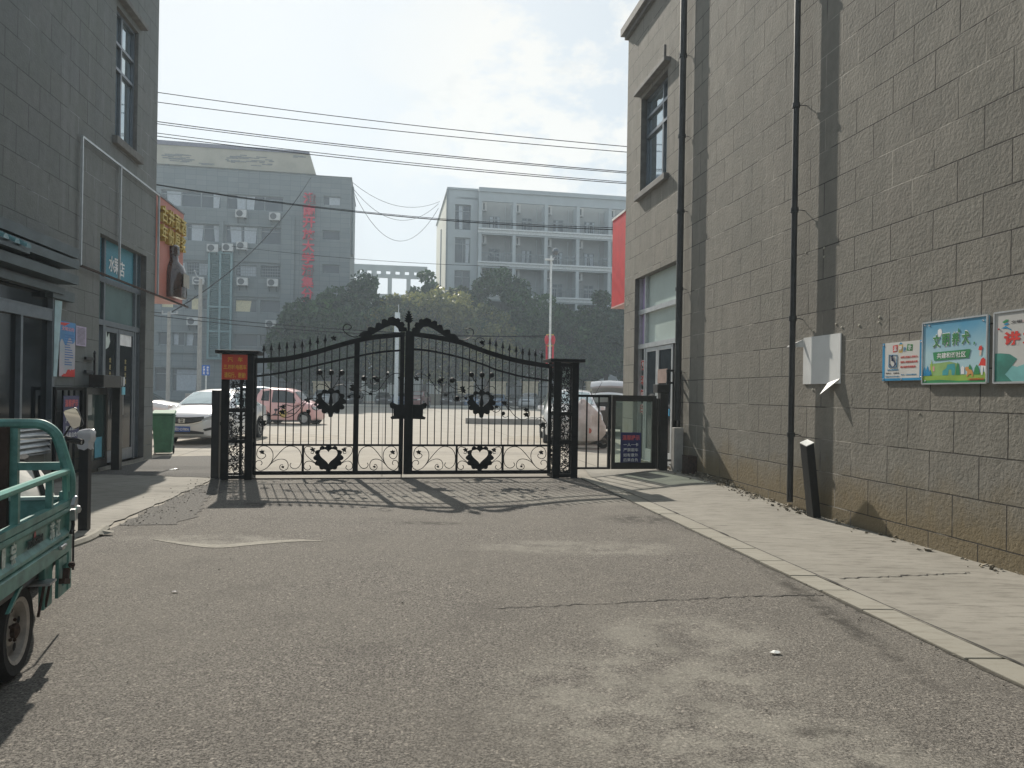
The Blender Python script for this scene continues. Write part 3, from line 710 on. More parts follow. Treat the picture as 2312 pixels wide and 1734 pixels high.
wl.add([(0, -27, -0.1), (-14, -27, -0.1), (-14, -27, HL), (0, -27, HL)], [(0, 1, 2, 3)])
wl.build('wall', M['blockL'], lb)
rf = MB(LW); rf.box(-14.1, 0.16, -27.1, 0.13, HL, HL + 0.17); rf.build('roof', M['trimg'], lb)
# tall upper window
h = hol[0]; reveal(LW, 0, h, 0.12, -1, 'window_reveal', lb, M['trimg'])
win = MB(LW); win.box(-0.13, -0.125, h[0], h[1], h[2], h[3]); win = win.build('window', M['glassb'], lb)
dy = h[1] - h[0]
zq = [LW.hx(259.3, 81)[1], LW.hx(259.3, 140)[1]]
muntins(LW, -0.12, h, [h[0] + 0.03, h[0] + dy * 0.40, h[1] - 0.03], [h[2] + 0.03, zq[0], zq[1], h[3] - 0.03], 0.055, 'window_frame', win, M['alu'], -1)
q = MB(LW); q.box(-0.12, 0.10, h[0] - 0.12, h[1] + 0.12, h[2] - 0.15, h[2] - 0.004); q.build('sill', M['trimg'], win, bevel=0.01)
q = MB(LW); q.box(-0.02, 0.14, h[0] - 0.14, h[1] + 0.14, h[3] + 0.12, h[3] + 0.22); q.build('window_hood', M['trimg'], win, bevel=0.01)
# shop door in its recess
h = hol[1]; D = -0.155
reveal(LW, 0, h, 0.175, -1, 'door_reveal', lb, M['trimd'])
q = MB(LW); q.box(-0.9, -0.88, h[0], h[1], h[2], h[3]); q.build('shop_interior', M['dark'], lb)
fy = lambda u: LW.hx(u, 800, D)[0]; fz = lambda u, v: LW.hx(u, v, D)[1]
ym0, ym1 = fy(227.6), fy(299.6); t1 = fz(299, 657); t2 = fz(299, 744)
q = MB(LW); q.box(D - 0.01, D - 0.005, h[0], h[1], t1, h[3]); bsn = q.build('sign_panel', M['stripe'] if 'stripe' in M else M['dark'], lb)
def stripe_mat():
    m, t, b = _nodes('blue_stripe_film'); L = t.links.new
    co = N(t, 'ShaderNodeTexCoord'); mpp = N(t, 'ShaderNodeMapping'); mpp.inputs['Rotation'].default_value = (R(58), 0, 0); L(co.outputs['Object'], mpp.inputs[0])
    w = N(t, 'ShaderNodeTexWave', wave_type='BANDS', bands_direction='Z', i_Scale=8.5); L(mpp.outputs[0], w.inputs['Vector'])
    r = N(t, 'ShaderNodeMapRange'); r.inputs[1].default_value = 0.42; r.inputs[2].default_value = 0.58; L(w.outputs['Fac'], r.inputs[0])
    x = N(t, 'ShaderNodeMix', data_type='RGBA'); x.inputs[6].default_value = (0.02, 0.10, 0.15, 1); x.inputs[7].default_value = (0.09, 0.40, 0.52, 1)
    L(r.outputs[0], x.inputs[0]); L(x.outputs[2], b.inputs['Base Color']); b.inputs['Roughness'].default_value = 0.4
    return m
M['stripe'] = stripe_mat(); bsn.data.materials[0] = M['stripe']
for ch, u, v in (('水', 253, 596), ('果', 264, 602), ('店', 275.5, 608)):
    y, z = LW.hx(u, v, D + 0.01); q = MB(LW); q.text(ch, (D + 0.006, y, z), (0, 1, 0), (0, 0, 1), 0.27, 0.30, 0.003, bold=0.015); q.build('letter', M['whitet'], lb)
q = MB(LW); q.box(D - 0.008, D - 0.004, h[0], h[1], t2, t1); q.build('transom_pane', mat('frosted_pane', (0.13, 0.20, 0.20), 0.18, 0, 0.12, 2, spec=0.8), lb)
q = MB(LW); q.box(D - 0.008, D - 0.004, ym1, h[1], h[2], t2); q.box(D - 0.008, D - 0.004, h[0], ym0, h[2], t2); q.build('side_pane', M['glassb'], lb)
q = MB(LW)
for y in (ym0, ym1): q.box(D - 0.03, D + 0.05, y - 0.035, y + 0.035, h[2], h[3])
for z in (t1, t2): q.box(D - 0.034, D + 0.056, h[0], h[1], z - 0.05, z + 0.05)
q.box(D - 0.03, D + 0.05, h[1] - 0.05, h[1], h[2], h[3]); q.build('door_frame', M['alu'], lb)
ymid = fy(262)
for i, (ya, yb) in enumerate(((ym0 + 0.04, ymid - 0.008), (ymid + 0.008, ym1 - 0.04))):
    d = MB(LW); x0, x1 = D, D + 0.04; zt = t2 - 0.06; zb = h[2] + 0.02
    d.box(x0, x1, ya, yb, zb, zb + 0.22); d.box(x0, x1, ya, ya + 0.07, zb + 0.22, zt); d.box(x0, x1, yb - 0.07, yb, zb + 0.22, zt); d.box(x0 + 0.002, x1 - 0.002, ya + 0.07, yb - 0.07, zt - 0.09, zt)
    d = d.build('door', M['alu'], lb)
    q = MB(LW); q.box(D + 0.018, D + 0.022, ya + 0.07, yb - 0.07, zb + 0.22, zt - 0.09); q.build('pane', M['glass'], d)
    yh = yb - 0.05 if i == 0 else ya + 0.05
    q = MB(LW); q.tube([(D + 0.11, yh, 0.98), (D + 0.11, yh, 1.72)], 0.016, 8)
    for z in (1.12, 1.58): q.tube([(D + 0.04, yh, z), (D + 0.11, yh, z)], 0.009, 6)
    q.build('handle', M['steel'], d, smooth=True)
    if i == 1:
        q = MB(LW); q.box(D + 0.024, D + 0.027, ya + 0.09, yb - 0.12, fz(277, 781), fz(277, 755)); q.build('notice', M['whitet'], d)
        q = MB(LW); q.box(D + 0.045, D + 0.055, ya + 0.02, ya + 0.30, 1.55, 1.72); q.build('paper_tag', M['whitet'], d)
    else:
        q = MB(LW); y, z = LW.hx(240, 764, D + 0.03)
        q.add([(D + 0.025, y + a, z + b) for a, b in ((-0.17, -0.14), (-0.05, -0.22), (0.12, -0.16), (0.19, -0.05), (0.14, 0.12), (0.05, 0.02), (0.0, 0.27), (-0.08, 0.22), (-0.1, 0.03), (-0.18, 0.05))], [tuple(range(10))])
        q.build('sticker', mat('sticker_white', (0.55, 0.62, 0.58), 0.6), d)
    q = MB(LW); y = (ya + yb) / 2
    for k, ch in enumerate('欢迎光临'): q.text(ch, (D + 0.024, y, fz(262, 815) - 0.13 * k), (0, 1, 0), (0, 0, 1), 0.08, 0.10, 0.001, bold=0.02)
    q.build('door_lettering', mat('gold_letters', (0.45, 0.36, 0.15), 0.5), d)
q = MB(LW); q.box(-0.9, 0.02, h[0], h[1], 0.0, 0.06); q.build('doorstep', M['walkc'], lb)
# dark shop glazing at the near end, under a slatted canopy
h = hol[2]
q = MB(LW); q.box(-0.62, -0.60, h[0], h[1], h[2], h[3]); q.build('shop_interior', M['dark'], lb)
q = MB(LW); q.box(-0.04, -0.035, h[0], h[1], h[2], h[3]); sg = q.build('shop_window', M['glass'], lb)
fzz = lambda u, v: LW.hx(u, v, 0.03)[1]; fyy = lambda u: LW.hx(u, 800, 0.03)[0]
za, zb = fzz(60, 693), fzz(60, 707)
q = MB(LW)
q.box(-0.05, 0.045, h[1] - 0.085, h[1], h[2], h[3]); q.box(-0.05, 0.04, h[0], h[1] - 0.085, zb - 0.04, za + 0.03); q.box(-0.05, 0.05, h[0], h[1] - 0.085, za + 0.03, za + 0.05)
for u in (48, -20): q.box(-0.05, 0.035, fyy(u) - 0.03, fyy(u) + 0.03, h[2], zb - 0.04)
q.box(-0.05, 0.06, h[0], h[1], h[2] - 0.05, h[2] + 0.05); q.box(-0.05, 0.042, h[0], h[1], h[3] - 0.06, h[3]); q.build('shop_frame', M['alu'], lb)
q = MB(LW); q.box(-0.3, -0.28, fyy(62), fyy(83), 1.38, fzz(70, 728)); q.build('inner_blind', mat('inner_blind', (0.20, 0.21, 0.23), 0.7), lb)
fins = [((0, 487), (150, 571)), ((0, 520), (150, 600)), ((0, 562), (149, 632)), ((0, 600), (130, 651))]
cn = thing('slatted_canopy', 'dark slatted metal canopy over the dark shop window of the left building', 'canopy', LW.w(0, LW.hx(133, 600, 0)[0], 2.6), LW.deg)
M['fin'] = mat('canopy_metal', (0.085, 0.105, 0.11), 0.4, 0.2, 0.2, 4)
for i, (p, q_) in enumerate(fins):
    z = LW.hx(p[0], p[1], 0.32)[1]; ye = LW.hx(133 if i < 3 else 126, 600, 0.02)[0]; hh = (0.15, 0.13, 0.14, 0.10)[i]
    m = MB(LW); dep = 0.32 if i < 3 else 0.16
    m.add([(0.001, -15.5, z - hh), (dep, -15.5, z - hh), (dep, -15.5, z), (0.001, -15.5, z), (0.001, ye, z - hh), (dep, ye - 0.0, z - hh), (dep, ye, z), (0.001, ye, z)],
          [(0, 1, 2, 3), (4, 7, 6, 5), (0, 4, 5, 1), (1, 5, 6, 2), (2, 6, 7, 3), (3, 7, 4, 0)])
    m.build('fin', M['fin'], cn)
m = MB(LW); m.box(0.001, 0.05, -15.5, LW.hx(131, 600, 0.02)[0], LW.hx(0, 600, 0.05)[1], LW.hx(0, 487, 0.05)[1] - 0.1); m.build('backing_panel', M['dark'], cn)
m = MB(LW); yb_ = LW.hx(117, 660, 0.1)[0]; ye = LW.hx(154, 665, 0.02)[0]; z_ = LW.hx(154, 662, 0.1)[1]; m.box(0.002, 0.12, yb_, ye, z_ - 0.13, z_ + 0.02); m.build('bracket_beam', M['fin'], cn)
# a few glazed roof tiles of an older eave sticking out between the fins
tl = thing('tile_eave', 'short row of teal glazed roof tiles between the canopy slats', 'eave', LW.w(0.3, LW.hx(40, 540, 0.4)[0], 2.9), LW.deg)
M['tile'] = mat('glazed_tile', (0.10, 0.22, 0.24), 0.15, 0, 0.2, 12, coat=0.6)
for u in (10, 36, 62):
    y, z = LW.hx(u, 538 + (u - 10) * 0.42, 0.42); m = MB(LW)
    vs = []
    for xx, zz in ((0.10, 0.16), (0.44, 0.0)):
        for k in range(7):
            t = math.pi * k / 6; vs.append((xx, y + 0.065 * math.cos(t), z + zz + 0.065 * math.sin(t)))
    m.add(vs, [(k, k + 1, k + 8, k + 7) for k in range(6)] + [tuple(range(7, 14))]); m.build('roof_tile', M['tile'], tl, smooth=True)
m = MB(LW); y0 = LW.hx(-20, 540, 0.4)[0]; y1 = LW.hx(68, 560, 0.4)[0]; z1 = LW.hx(40, 552, 0.42)[1]; m.box(0.05, 0.40, y0, y1, z1 - 0.06, z1 - 0.01); m.build('eave_board', M['fin'], tl)
# louvered vent below the shop window
y0, zt = LW.hx(34, 964, 0.02); y1, zb = LW.hx(110, 1018, 0.02)
vt = thing('louver_vent', 'grey louvered vent under the dark shop window, behind the cargo tricycle', 'vent', LW.w(0.02, (y0 + y1) / 2, zb), LW.deg)
m = MB(LW); m.box(0.001, 0.05, y0, y0 + 0.03, zb, zt); m.box(0.001, 0.05, y1 - 0.03, y1, zb, zt); m.box(0.001, 0.052, y0, y1, zt, zt + 0.03); m.box(0.001, 0.052, y0, y1, zb - 0.03, zb); m.build('vent_frame', M['alu'], vt)
for k in range(5):
    z = zb + (zt - zb) * (k + 0.5) / 5; m = MB(LW)
    m.add([(0.01, y0 + 0.03, z + 0.035), (0.06, y0 + 0.03, z - 0.03), (0.06, y1 - 0.03, z - 0.03), (0.01, y1 - 0.03, z + 0.035), (0.01, y0 + 0.03, z + 0.045), (0.06, y0 + 0.03, z - 0.02), (0.06, y1 - 0.03, z - 0.02), (0.01, y1 - 0.03, z + 0.045)],
          [(0, 1, 2, 3), (7, 6, 5, 4), (0, 4, 5, 1), (1, 5, 6, 2), (2, 6, 7, 3), (3, 7, 4, 0)]); m.build('louver', M['alul'], vt)

# orange fascia box round the corner
q0, q1 = LW.hx(349, 434, 0)[1], LW.hx(349, 664, 0)[1]
os_ = thing('liquor_shop_sign', 'orange sign box with gold characters and a bottle at the left building corner', 'sign', LW.w(-4, 0.9, q1), LW.deg)
m = MB(LW); m.box(-8, 0.0, 0.02, 1.9, q1, q0); m.build('panel', mat('orange_panel', (0.46, 0.17, 0.13), 0.5, 0, 0.1, 2), os_)
m = MB(LW); m.box(-8.02, 0.02, 0.01, 1.93, q0, q0 + 0.04); m.build('top_flashing', M['alu'], os_)
M['gold'] = mat('gold_letter', (0.55, 0.42, 0.10), 0.4, 0.3, 0.1, 9)
for row, (txt, zc) in enumerate((('古井贡酒', 0.83), ('年份原浆', 0.64))):
    for k, ch in enumerate(txt):
        y = 0.30 + 0.44 * k; z = q1 + (q0 - q1) * zc - 0.0 * k
        m = MB(LW); m.text(ch, (0.05, y, z), (0, 1, 0), (0, 0, 1), 0.36, 0.36, 0.10, bold=0.012); m.build('gold_character', M['gold'], os_)
bt = MB(LW); zb0 = q1 + 0.05
prof = [(0.0, 0), (0.30, 0), (0.31, 0.1), (0.30, 0.55), (0.24, 0.72), (0.12, 0.85), (0.11, 0.98), (0.135, 1.0), (0.14, 1.18), (0.10, 1.22), (0.0, 1.22)]
bt.lathe([(r, h_) for r, h_ in prof[1:-1]], (0.04, 1.05, zb0), 18); 
bt = bt.build('bottle_relief', mat('bottle_glaze', (0.05, 0.025, 0.018), 0.15, 0, 0.3, 5, coat=0.8), os_, smooth=True)
m = MB(LW); m.box(0.33, 0.345, 0.85, 1.25, zb0 + 0.25, zb0 + 0.55); m.build('bottle_label', mat('bottle_label', (0.35, 0.33, 0.28), 0.5), bt)

# empty sign frame of thin pipes on the wall
c0, c1_, c2_, c3_ = (186, 308), (352, 434), (182, 600), (398, 690)
A = LW.hx(*c0, 0.06); B = LW.hx(345, 422, 0.06); Cc = LW.hx(182, 600, 0.06); Dd = LW.hx(345, 662, 0.06)
yl = (A[0] + Cc[0]) / 2; yr = 0.0; fw = thing('sign_frame', 'empty frame of thin rusty pipes fixed over the fruit shop door', 'frame', LW.w(0.06, yl, Cc[1]), LW.deg)
zt_, zb_ = A[1], Cc[1]
for nm, p, q_ in (('top_bar', (0.06, yl, zt_), (0.06, yr, zt_)), ('bottom_bar', (0.07, yl, zb_), (0.07, 2.1, zb_ - 0.02)), ('upright', (0.06, yl, zb_), (0.06, yl, zt_)), ('upright', (0.06, LW.hx(271, 500, 0.06)[0], zb_), (0.06, LW.hx(271, 500, 0.06)[0], zt_)), ('upright', (0.06, yr + 0.0, zb_), (0.06, yr, zt_))):
    m = MB(LW); m.bar(p, q_, 0.035, 0.035); m.build(nm, M['rust'] if 'bottom' in nm else M['alul'], fw)
# posters
def wall_board(fr, lx, side, pts, th, name, label, cat, m, group=None):
    """flat board on a wall; pts = pixel corners (tl, tr, br, bl); returns (thing, y0, y1, z0, z1)"""
    P = [fr.hx(u, v, lx) for u, v in pts]
    y0 = (P[0][0] + P[3][0]) / 2; y1 = (P[1][0] + P[2][0]) / 2; z1 = (P[0][1] + P[1][1]) / 2; z0 = (P[2][1] + P[3][1]) / 2
    t = thing(name, label, cat, fr.w(lx, (y0 + y1) / 2, z0), fr.deg, group)
    b = MB(fr); b.box(lx, lx - side * th, y0, y1, z0, z1); b.build('board', m, t)
    return t, y0, y1, z0, z1
t, y0, y1, z0, z1 = wall_board(LW, 0.03, 1, ((135, 727), (170, 727), (169, 850), (134, 851)), 0.005, 'poster', 'tall narrow poster, blue above and red below, beside the dark shop window', 'poster', mat('poster_paper', (0.50, 0.60, 0.66), 0.5, 0, 0.25, 1.5, c2=(0.62, 0.50, 0.55)))
def pz(k): return z0 + (z1 - z0) * k
m = MB(LW); n = 14; vs = [(0.032, y0, pz(1)), (0.032, y0, pz(0.62))] + [(0.032, y0 + (y1 - y0) * i / n, pz(0.60 + 0.07 * math.sin(i * 0.9) + 0.10 * i / n)) for i in range(n + 1)] + [(0.032, y1, pz(1))]
m.add(vs, [tuple(range(len(vs)))]); m.build('blue_band', mat('poster_blue', (0.07, 0.25, 0.52), 0.5, 0, 0.2, 4), t)
rr = random.Random(4); m = MB(LW); vs = [(0.032, y1, z0), (0.032, y0 + 0.15 * (y1 - y0), z0)] + [(0.032, y0 + (y1 - y0) * (0.15 + 0.85 * i / n), pz(0.03 + 0.13 * i / n + rr.uniform(-0.02, 0.05))) for i in range(n + 1)]
m.add(vs, [tuple(range(len(vs)))]); m.build('red_band', M['redt'], t)
m = MB(LW); m.add([(0.0325, y0, pz(0.97)), (0.0325, y0 + (y1 - y0) * 0.65, pz(0.99)), (0.0325, y0 + (y1 - y0) * 0.3, pz(0.92)), (0.0325, y0, pz(0.93))], [(0, 1, 2, 3)]); m.build('red_corner', M['redt'], t)
m = MB(LW); m.text('文明公约', (0.034, (y0 + y1) / 2, pz(0.87)), (0, 1, 0), (0, 0, 1), (y1 - y0) * 0.8, (z1 - z0) * 0.075, 0.001, bold=0.02); m.build('heading', mat('pink_print', (0.75, 0.35, 0.42), 0.5), t)
m = MB(LW)
for k in range(13):
    ww = (y1 - y0) * rr.uniform(0.25, 0.6); yy = y0 + (y1 - y0) * 0.32; zz = pz(0.76 - k * 0.045)
    m.box(0.0325, 0.0335, yy, yy + ww, zz - 0.007, zz + 0.007)
m.build('small_print', M['bluet'], t)
t, y0, y1, z0, z1 = wall_board(LW, 0.025, 1, ((172, 735), (195, 739), (194.5, 782), (171.5, 780)), 0.004, 'notice', 'small pale lilac paper notice beside the tall blue poster', 'notice', mat('lilac_paper', (0.52, 0.45, 0.60), 0.6))
m = MB(LW)
for k in range(14): m.box(0.027, 0.028, y0 + 0.04, y1 - 0.04, z0 + (z1 - z0) * (0.08 + 0.062 * k), z0 + (z1 - z0) * (0.08 + 0.062 * k) + 0.006)
m.build('small_print', M['blackt'], t)
# rolled-over white banner on the window post
y, zt = LW.hx(127, 678, 0.05); zb = LW.hx(127, 850, 0.05)[1]
m = MB(LW); m.add([(0.05, y - 0.06, zb), (0.05, y + 0.05, zb), (0.05, y + 0.14, zt - 0.4), (0.09, y + 0.10, zt), (0.05, y - 0.05, zt)], [(0, 1, 2, 3, 4)])
m.add([(0.054, y - 0.06, zb), (0.054, y + 0.05, zb), (0.054, y + 0.14, zt - 0.4), (0.094, y + 0.10, zt), (0.054, y - 0.05, zt)], [(4, 3, 2, 1, 0)])
tag(m.build('banner', mat('pale_banner', (0.45, 0.62, 0.66), 0.6, 0, 0.2, 3)), 'narrow pale blue-white banner curling off the shop window post', 'banner')

# ================================================================ GATES
def c6(x, y):  return 570 + x / 6.144, 1000 + y / 6.144      # lower left leaf crop
def cA(x, y):  return 480 + x / 3.607, 700 + y / 3.607       # left leaf crop
def cB(x, y):  return 900 + x / 3.607, 700 + y / 3.607       # right leaf crop
def g2(uv):
    x, z = GT.hy(uv[0], uv[1]); return x, z
GZ0 = 0.095
gx = lambda u, v=930: GT.hy(u, v)[0]
GW = 5.69                     # distance between post centres
topL = crom([(g2(cA(*p))[0], 0, g2(cA(*p))[1]) for p in ((330, 414), (475, 407), (600, 397), (720, 374), (850, 342), (1000, 297), (1160, 252), (1300, 225), (1500, 203), (1590, 198))], 5)
topR = crom([(g2(cB(*p))[0], 0, g2(cB(*p))[1]) for p in ((60, 190), (120, 195), (250, 215), (380, 237), (520, 270), (650, 318), (780, 362), (900, 397), (1000, 420), (1100, 438), (1225, 458))], 5)
lowL = crom([(g2(cA(*p))[0], 0, g2(cA(*p))[1]) for p in ((340, 540), (475, 525), (660, 492), (850, 450), (1000, 415), (1155, 382), (1350, 345), (1540, 328))], 5)
lowR = crom([(g2(cB(*p))[0], 0, g2(cB(*p))[1]) for p in ((110, 318), (250, 332), (400, 362), (560, 402), (700, 448), (800, 488), (900, 516), (1000, 541), (1220, 574))], 5)
def zat(cv, x):
    for p, q in zip(cv, cv[1:]):
        if (p[0] - x) * (q[0] - x) <= 0 and p[0] != q[0]:
            return p[2] + (q[2] - p[2]) * (x - p[0]) / (q[0] - p[0])
    return cv[0][2] if abs(x - cv[0][0]) < abs(x - cv[-1][0]) else cv[-1][2]
def ribbon(mb, cv, y0, y1, h):
    """flat-topped rail following a curve in the gate plane"""
    vs = []
    for p in cv:
        for (yy, zz) in ((y0, -h / 2), (y1, -h / 2), (y1, h / 2), (y0, h / 2)): vs.append((p[0], yy, p[2] + zz))
    n = len(cv); fs = [(i * 4 + k, i * 4 + (k + 1) % 4, i * 4 + 4 + (k + 1) % 4, i * 4 + 4 + k) for i in range(n - 1) for k in range(4)] + [(0, 1, 2, 3), (n * 4 - 1, n * 4 - 2, n * 4 - 3, n * 4 - 4)]
    return mb.add(vs, fs)
# posts
M['red_plate'] = mat('red_plate', (0.62, 0.055, 0.02), 0.45, 0, 0.08, 6)
def lattice(mb, x0, x1, y0, y1, z0, z1, seed, n):
    rr = random.Random(seed)
    horiz = abs(x1 - x0) > abs(y1 - y0)
    W_ = abs(x1 - x0) if horiz else abs(y1 - y0)
    def P(a, z): return ((x0 + a, (y0 + y1) / 2, z) if horiz else ((x0 + x1) / 2, y0 + a, z))
    for i in range(n):
        a = rr.uniform(0.01, W_ - 0.01); z = rr.uniform(z0, z1); t0 = rr.uniform(0, 6.28); r = rr.uniform(0.02, 0.06); sw = rr.uniform(1.2, 3.8)
        pts = [P(max(0, min(W_, a + r * (1 - 0.10 * k) * math.cos(t0 + sw * k / 6))), max(z0, min(z1, z + r * (1 - 0.10 * k) * math.sin(t0 + sw * k / 6)))) for k in range(7)]
        mb.tube(pts, rr.uniform(0.004, 0.011), 4)
    for i in range(int(n * 0.55)):
        a = rr.uniform(0.02, W_ - 0.02); z = rr.uniform(z0 + .02, z1 - .02); t0 = rr.uniform(0, 6.28); r = rr.uniform(0.015, 0.035)
        pts = [P(a + r * math.cos(t0), z + r * math.sin(t0)), P(a + r * .4 * math.cos(t0 + 1.6), z + r * .4 * math.sin(t0 + 1.6)), P(a - r * math.cos(t0), z - r * math.sin(t0)), P(a - r * .4 * math.cos(t0 + 1.6), z - r * .4 * math.sin(t0 + 1.6))]
        mb.add(pts, [(0, 1, 2, 3)])
def gate_post(xc, w0, label, ztop, seed, sheet):
    t = thing('gate_post', label, 'gate post', GT.w(xc, 0, 0), GT.deg, 'lattice posts carrying the driveway gate')
    a = w0 / 2; y0, y1 = -0.22, 0.22; f = 0.055
    m = MB(GT)
    m.box(xc - a, xc - a + 0.12, y0, y0 + f, 0, ztop); m.box(xc + a - 0.12, xc + a, y0, y0 + f, 0, ztop)
    m.box(xc - a, xc - a + f, y1 - f, y1, 0, ztop); m.box(xc + a - f, xc + a, y1 - f, y1, 0, ztop)
    for z in (0.02, 0.62, 1.13, ztop - 0.08):
        m.box(xc - a + 0.12, xc + a - 0.12, y0 + 0.004, y0 + 0.04, z, z + 0.06); m.box(xc - a + f, xc + a - f, y1 - 0.04, y1 - 0.004, z, z + 0.06)
        m.box(xc - a + 0.004, xc - a + 0.04, y0 + f, y1 - f, z, z + 0.06); m.box(xc + a - 0.04, xc + a - 0.004, y0 + f, y1 - f, z, z + 0.06)
    m.build('post_frame', M['blackgate'], t, bevel=0.003)
    m = MB(GT); m.box(xc - a - 0.09, xc + a + 0.09, y0 - 0.09, y1 + 0.09, ztop + 0.001, ztop + 0.055); m.build('cap', M['blackgate'], t, bevel=0.004)
    m = MB(GT); lattice(m, xc - a + 0.12, xc + a - 0.12, y0 + 0.02, y0 + 0.02, 0.08, ztop - 0.08, seed, 330); m.build('lattice_panel', M['blackgate'], t)
    m = MB(GT); lattice(m, xc - a + 0.02, xc - a + 0.02, y0 + f, y1 - f, 0.08, ztop - 0.08, seed + 1, 200); m.build('lattice_panel', M['blackgate'], t)
    m = MB(GT); lattice(m, xc + a - 0.02, xc + a - 0.02, y0 + f, y1 - f, 0.08, ztop - 0.08, seed + 2, 200); m.build('lattice_panel', M['blackgate'], t)
    m = MB(GT); m.box(xc - 0.025, xc + 0.02, y1 - 0.03, y1 - 0.01, 0.05, ztop - 0.08); m.build('inner_rib', M['blackgate'], t)
    return t
ztL = g2(cA(200, 345))[1]; ztR = g2(cB(1330, 412))[1]
xpL = (gx(505) + gx(575)) / 2; wpL = gx(573) - gx(506) + 0.0
xpR = (gx(1246) + gx(1296.5)) / 2; wpR = gx(1296.5) - gx(1246)
pl = gate_post(xpL, 0.50, 'left lattice gate post with the red and yellow sign on it', 2.10, 31, None)
pr = gate_post(xpR, 0.46, 'right lattice gate post with no sign, next to the pedestrian gate', 2.10, 41, None)
sx0, sx1 = gx(506.3), gx(563.7); sz0, sz1 = GT.hy(535, 857, -0.25)[1], GT.hy(535, 800.5, -0.25)[1]
st = thing('gate_sign', 'red square sign with yellow characters on the left gate post', 'sign', GT.w((sx0 + sx1) / 2, -0.24, sz0), GT.deg)
m = MB(GT); m.box(sx0 - 0.005, sx1 - 0.01, -0.245, -0.232, sz0, sz1); m.build('plate', M['red_plate'], st)
sc = (sx0 + sx1) / 2; sw = sx1 - sx0; sh = sz1 - sz0
for txt, k, ww in (('汽   车', 0.80, 0.58), ('三.四轮电瓶车', 0.50, 0.88), ('请绕行、谢谢!', 0.18, 0.82)):
    m = MB(GT); m.text(txt, (sc, -0.247, sz0 + sh * k), (1, 0, 0), (0, 0, 1), sw * ww, sh * (0.19 if k > 0.3 else 0.22), 0.002, bold=0.012); m.build('lettering', M['yelt'], st)

barsL = [410, 470, 535, 597, 660, 722, 785, 847, 908, 965, 1028, 1088]; barsL2 = [1240, 1298, 1355, 1410, 1465]
barsR = [180, 238, 295, 350, 405, 460, 515, 570, 625, 680, 735, 785, 840, 895, 950, 1003, 1057, 1108, 1160]
spL = {410: 270, 470: 268, 535: 258, 597: 252, 660: 248, 722: 238, 785: 220, 847: 205, 908: 195}
spR = {735: 218, 785: 235, 840: 252, 895: 268, 950: 282, 1003: 297, 1057: 308, 1108: 315, 1160: 330}
ZM = (g2(cA(700, 1101))[1] + g2(cB(700, 1099))[1]) / 2
ZB0 = (g2(cA(700, 1345))[1] + g2(cB(700, 1330))[1]) / 2; ZB1 = (g2(cA(700, 1312))[1] + g2(cB(700, 1302))[1]) / 2
def spear(mb, x, z0, z1):
    mb.bar((x, 0, z0), (x, 0, z1 - 0.10), 0.016)
    mb.lathe([(0.018, 0), (0.010, 0.012), (0.032, 0.02), (0.020, 0.05), (0.006, 0.12), (0.001, 0.145)], (x, 0, z1 - 0.145), 6)
def scroll_panel(xa, xb, za, zb, flip):
    T = [[(110, 308), (128, 290), (118, 258), (85, 245), (45, 262), (28, 310), (50, 360), (100, 385), (160, 370), (215, 330), (300, 225), (400, 115), (470, 60), (540, 47), (620, 70), (675, 130), (694, 210), (685, 290), (650, 340), (600, 360), (550, 345), (528, 310), (545, 280)],
         [(215, 330), (260, 270), (282, 200), (275, 130), (240, 80), (185, 50), (120, 50), (70, 85), (50, 150), (65, 200), (110, 225), (155, 210), (178, 180), (160, 150)],
         [(215, 330), (280, 270), (350, 235), (420, 228), (475, 250), (502, 305), (490, 360), (440, 382), (395, 370), (380, 335), (400, 305), (430, 305)]]
    mb = MB(GT)
    def mp(p):
        a = (p[0] - 28) / 669; c = (390 - p[1]) / 345
        if flip: a = 1 - a
        return (xa + (xb - xa) * a, 0, za + (zb - za) * c)
    for c in T: mb.tube([mp(p) for p in crom([(q[0], q[1], 0) for q in c], 4)], 0.0065, 5)
    flower(mb, *mp((125, 130))[::2], 0.05); flower(mb, *mp((425, 335))[::2], 0.03)
    return mb
def flower(mb, x, z, r):
    pts = []
    for k in range(15):
        t = 2 * math.pi * k / 15; q = r * (1.0 if k % 3 == 0 else 0.5 + 0.25 * (k % 2)); pts.append((x + q * math.cos(t + 0.4), z + q * math.sin(t + 0.4)))
    mb.slab(pts, -0.008, 0.004)
def heart_panel(xa, xb, za, zb):
    mb = MB(GT)
    def mp(p, fl): 
        a = (p[0] - 728) / 657; a = 1 - a if fl else a; return (xa + (xb - xa) * a, 0, za + (zb - za) * (390 - p[1]) / 345)
    for fl in (0, 1):
        for c in ([(1057, 385), (960, 345), (880, 280), (800, 215), (745, 150), (733, 90), (760, 55), (820, 62), (860, 100), (850, 150), (815, 140)],
                  [(1057, 390), (900, 300), (820, 258), (760, 265), (730, 310), (740, 360), (785, 380), (820, 350), (805, 315)]):
            mb.tube([mp(p, fl) for p in crom([(q[0], q[1], 0) for q in c], 4)], 0.0065, 5)
        p = mp((845, 97), fl); flower(mb, p[0], p[2], 0.05)
    return mb
def heart_pts(xc, zc, s, n):
    out = []
    for k in range(n):
        t = 2 * math.pi * k / n + math.pi / 2
        # heart radius by direction
        tt = t - math.pi / 2
        x = 16 * math.sin(tt) ** 3; y = 13 * math.cos(tt) - 5 * math.cos(2 * tt) - 2 * math.cos(3 * tt) - math.cos(4 * tt)
        out.append((xc - x / 16 * s, zc + (y + 2) / 16 * s))
    return out
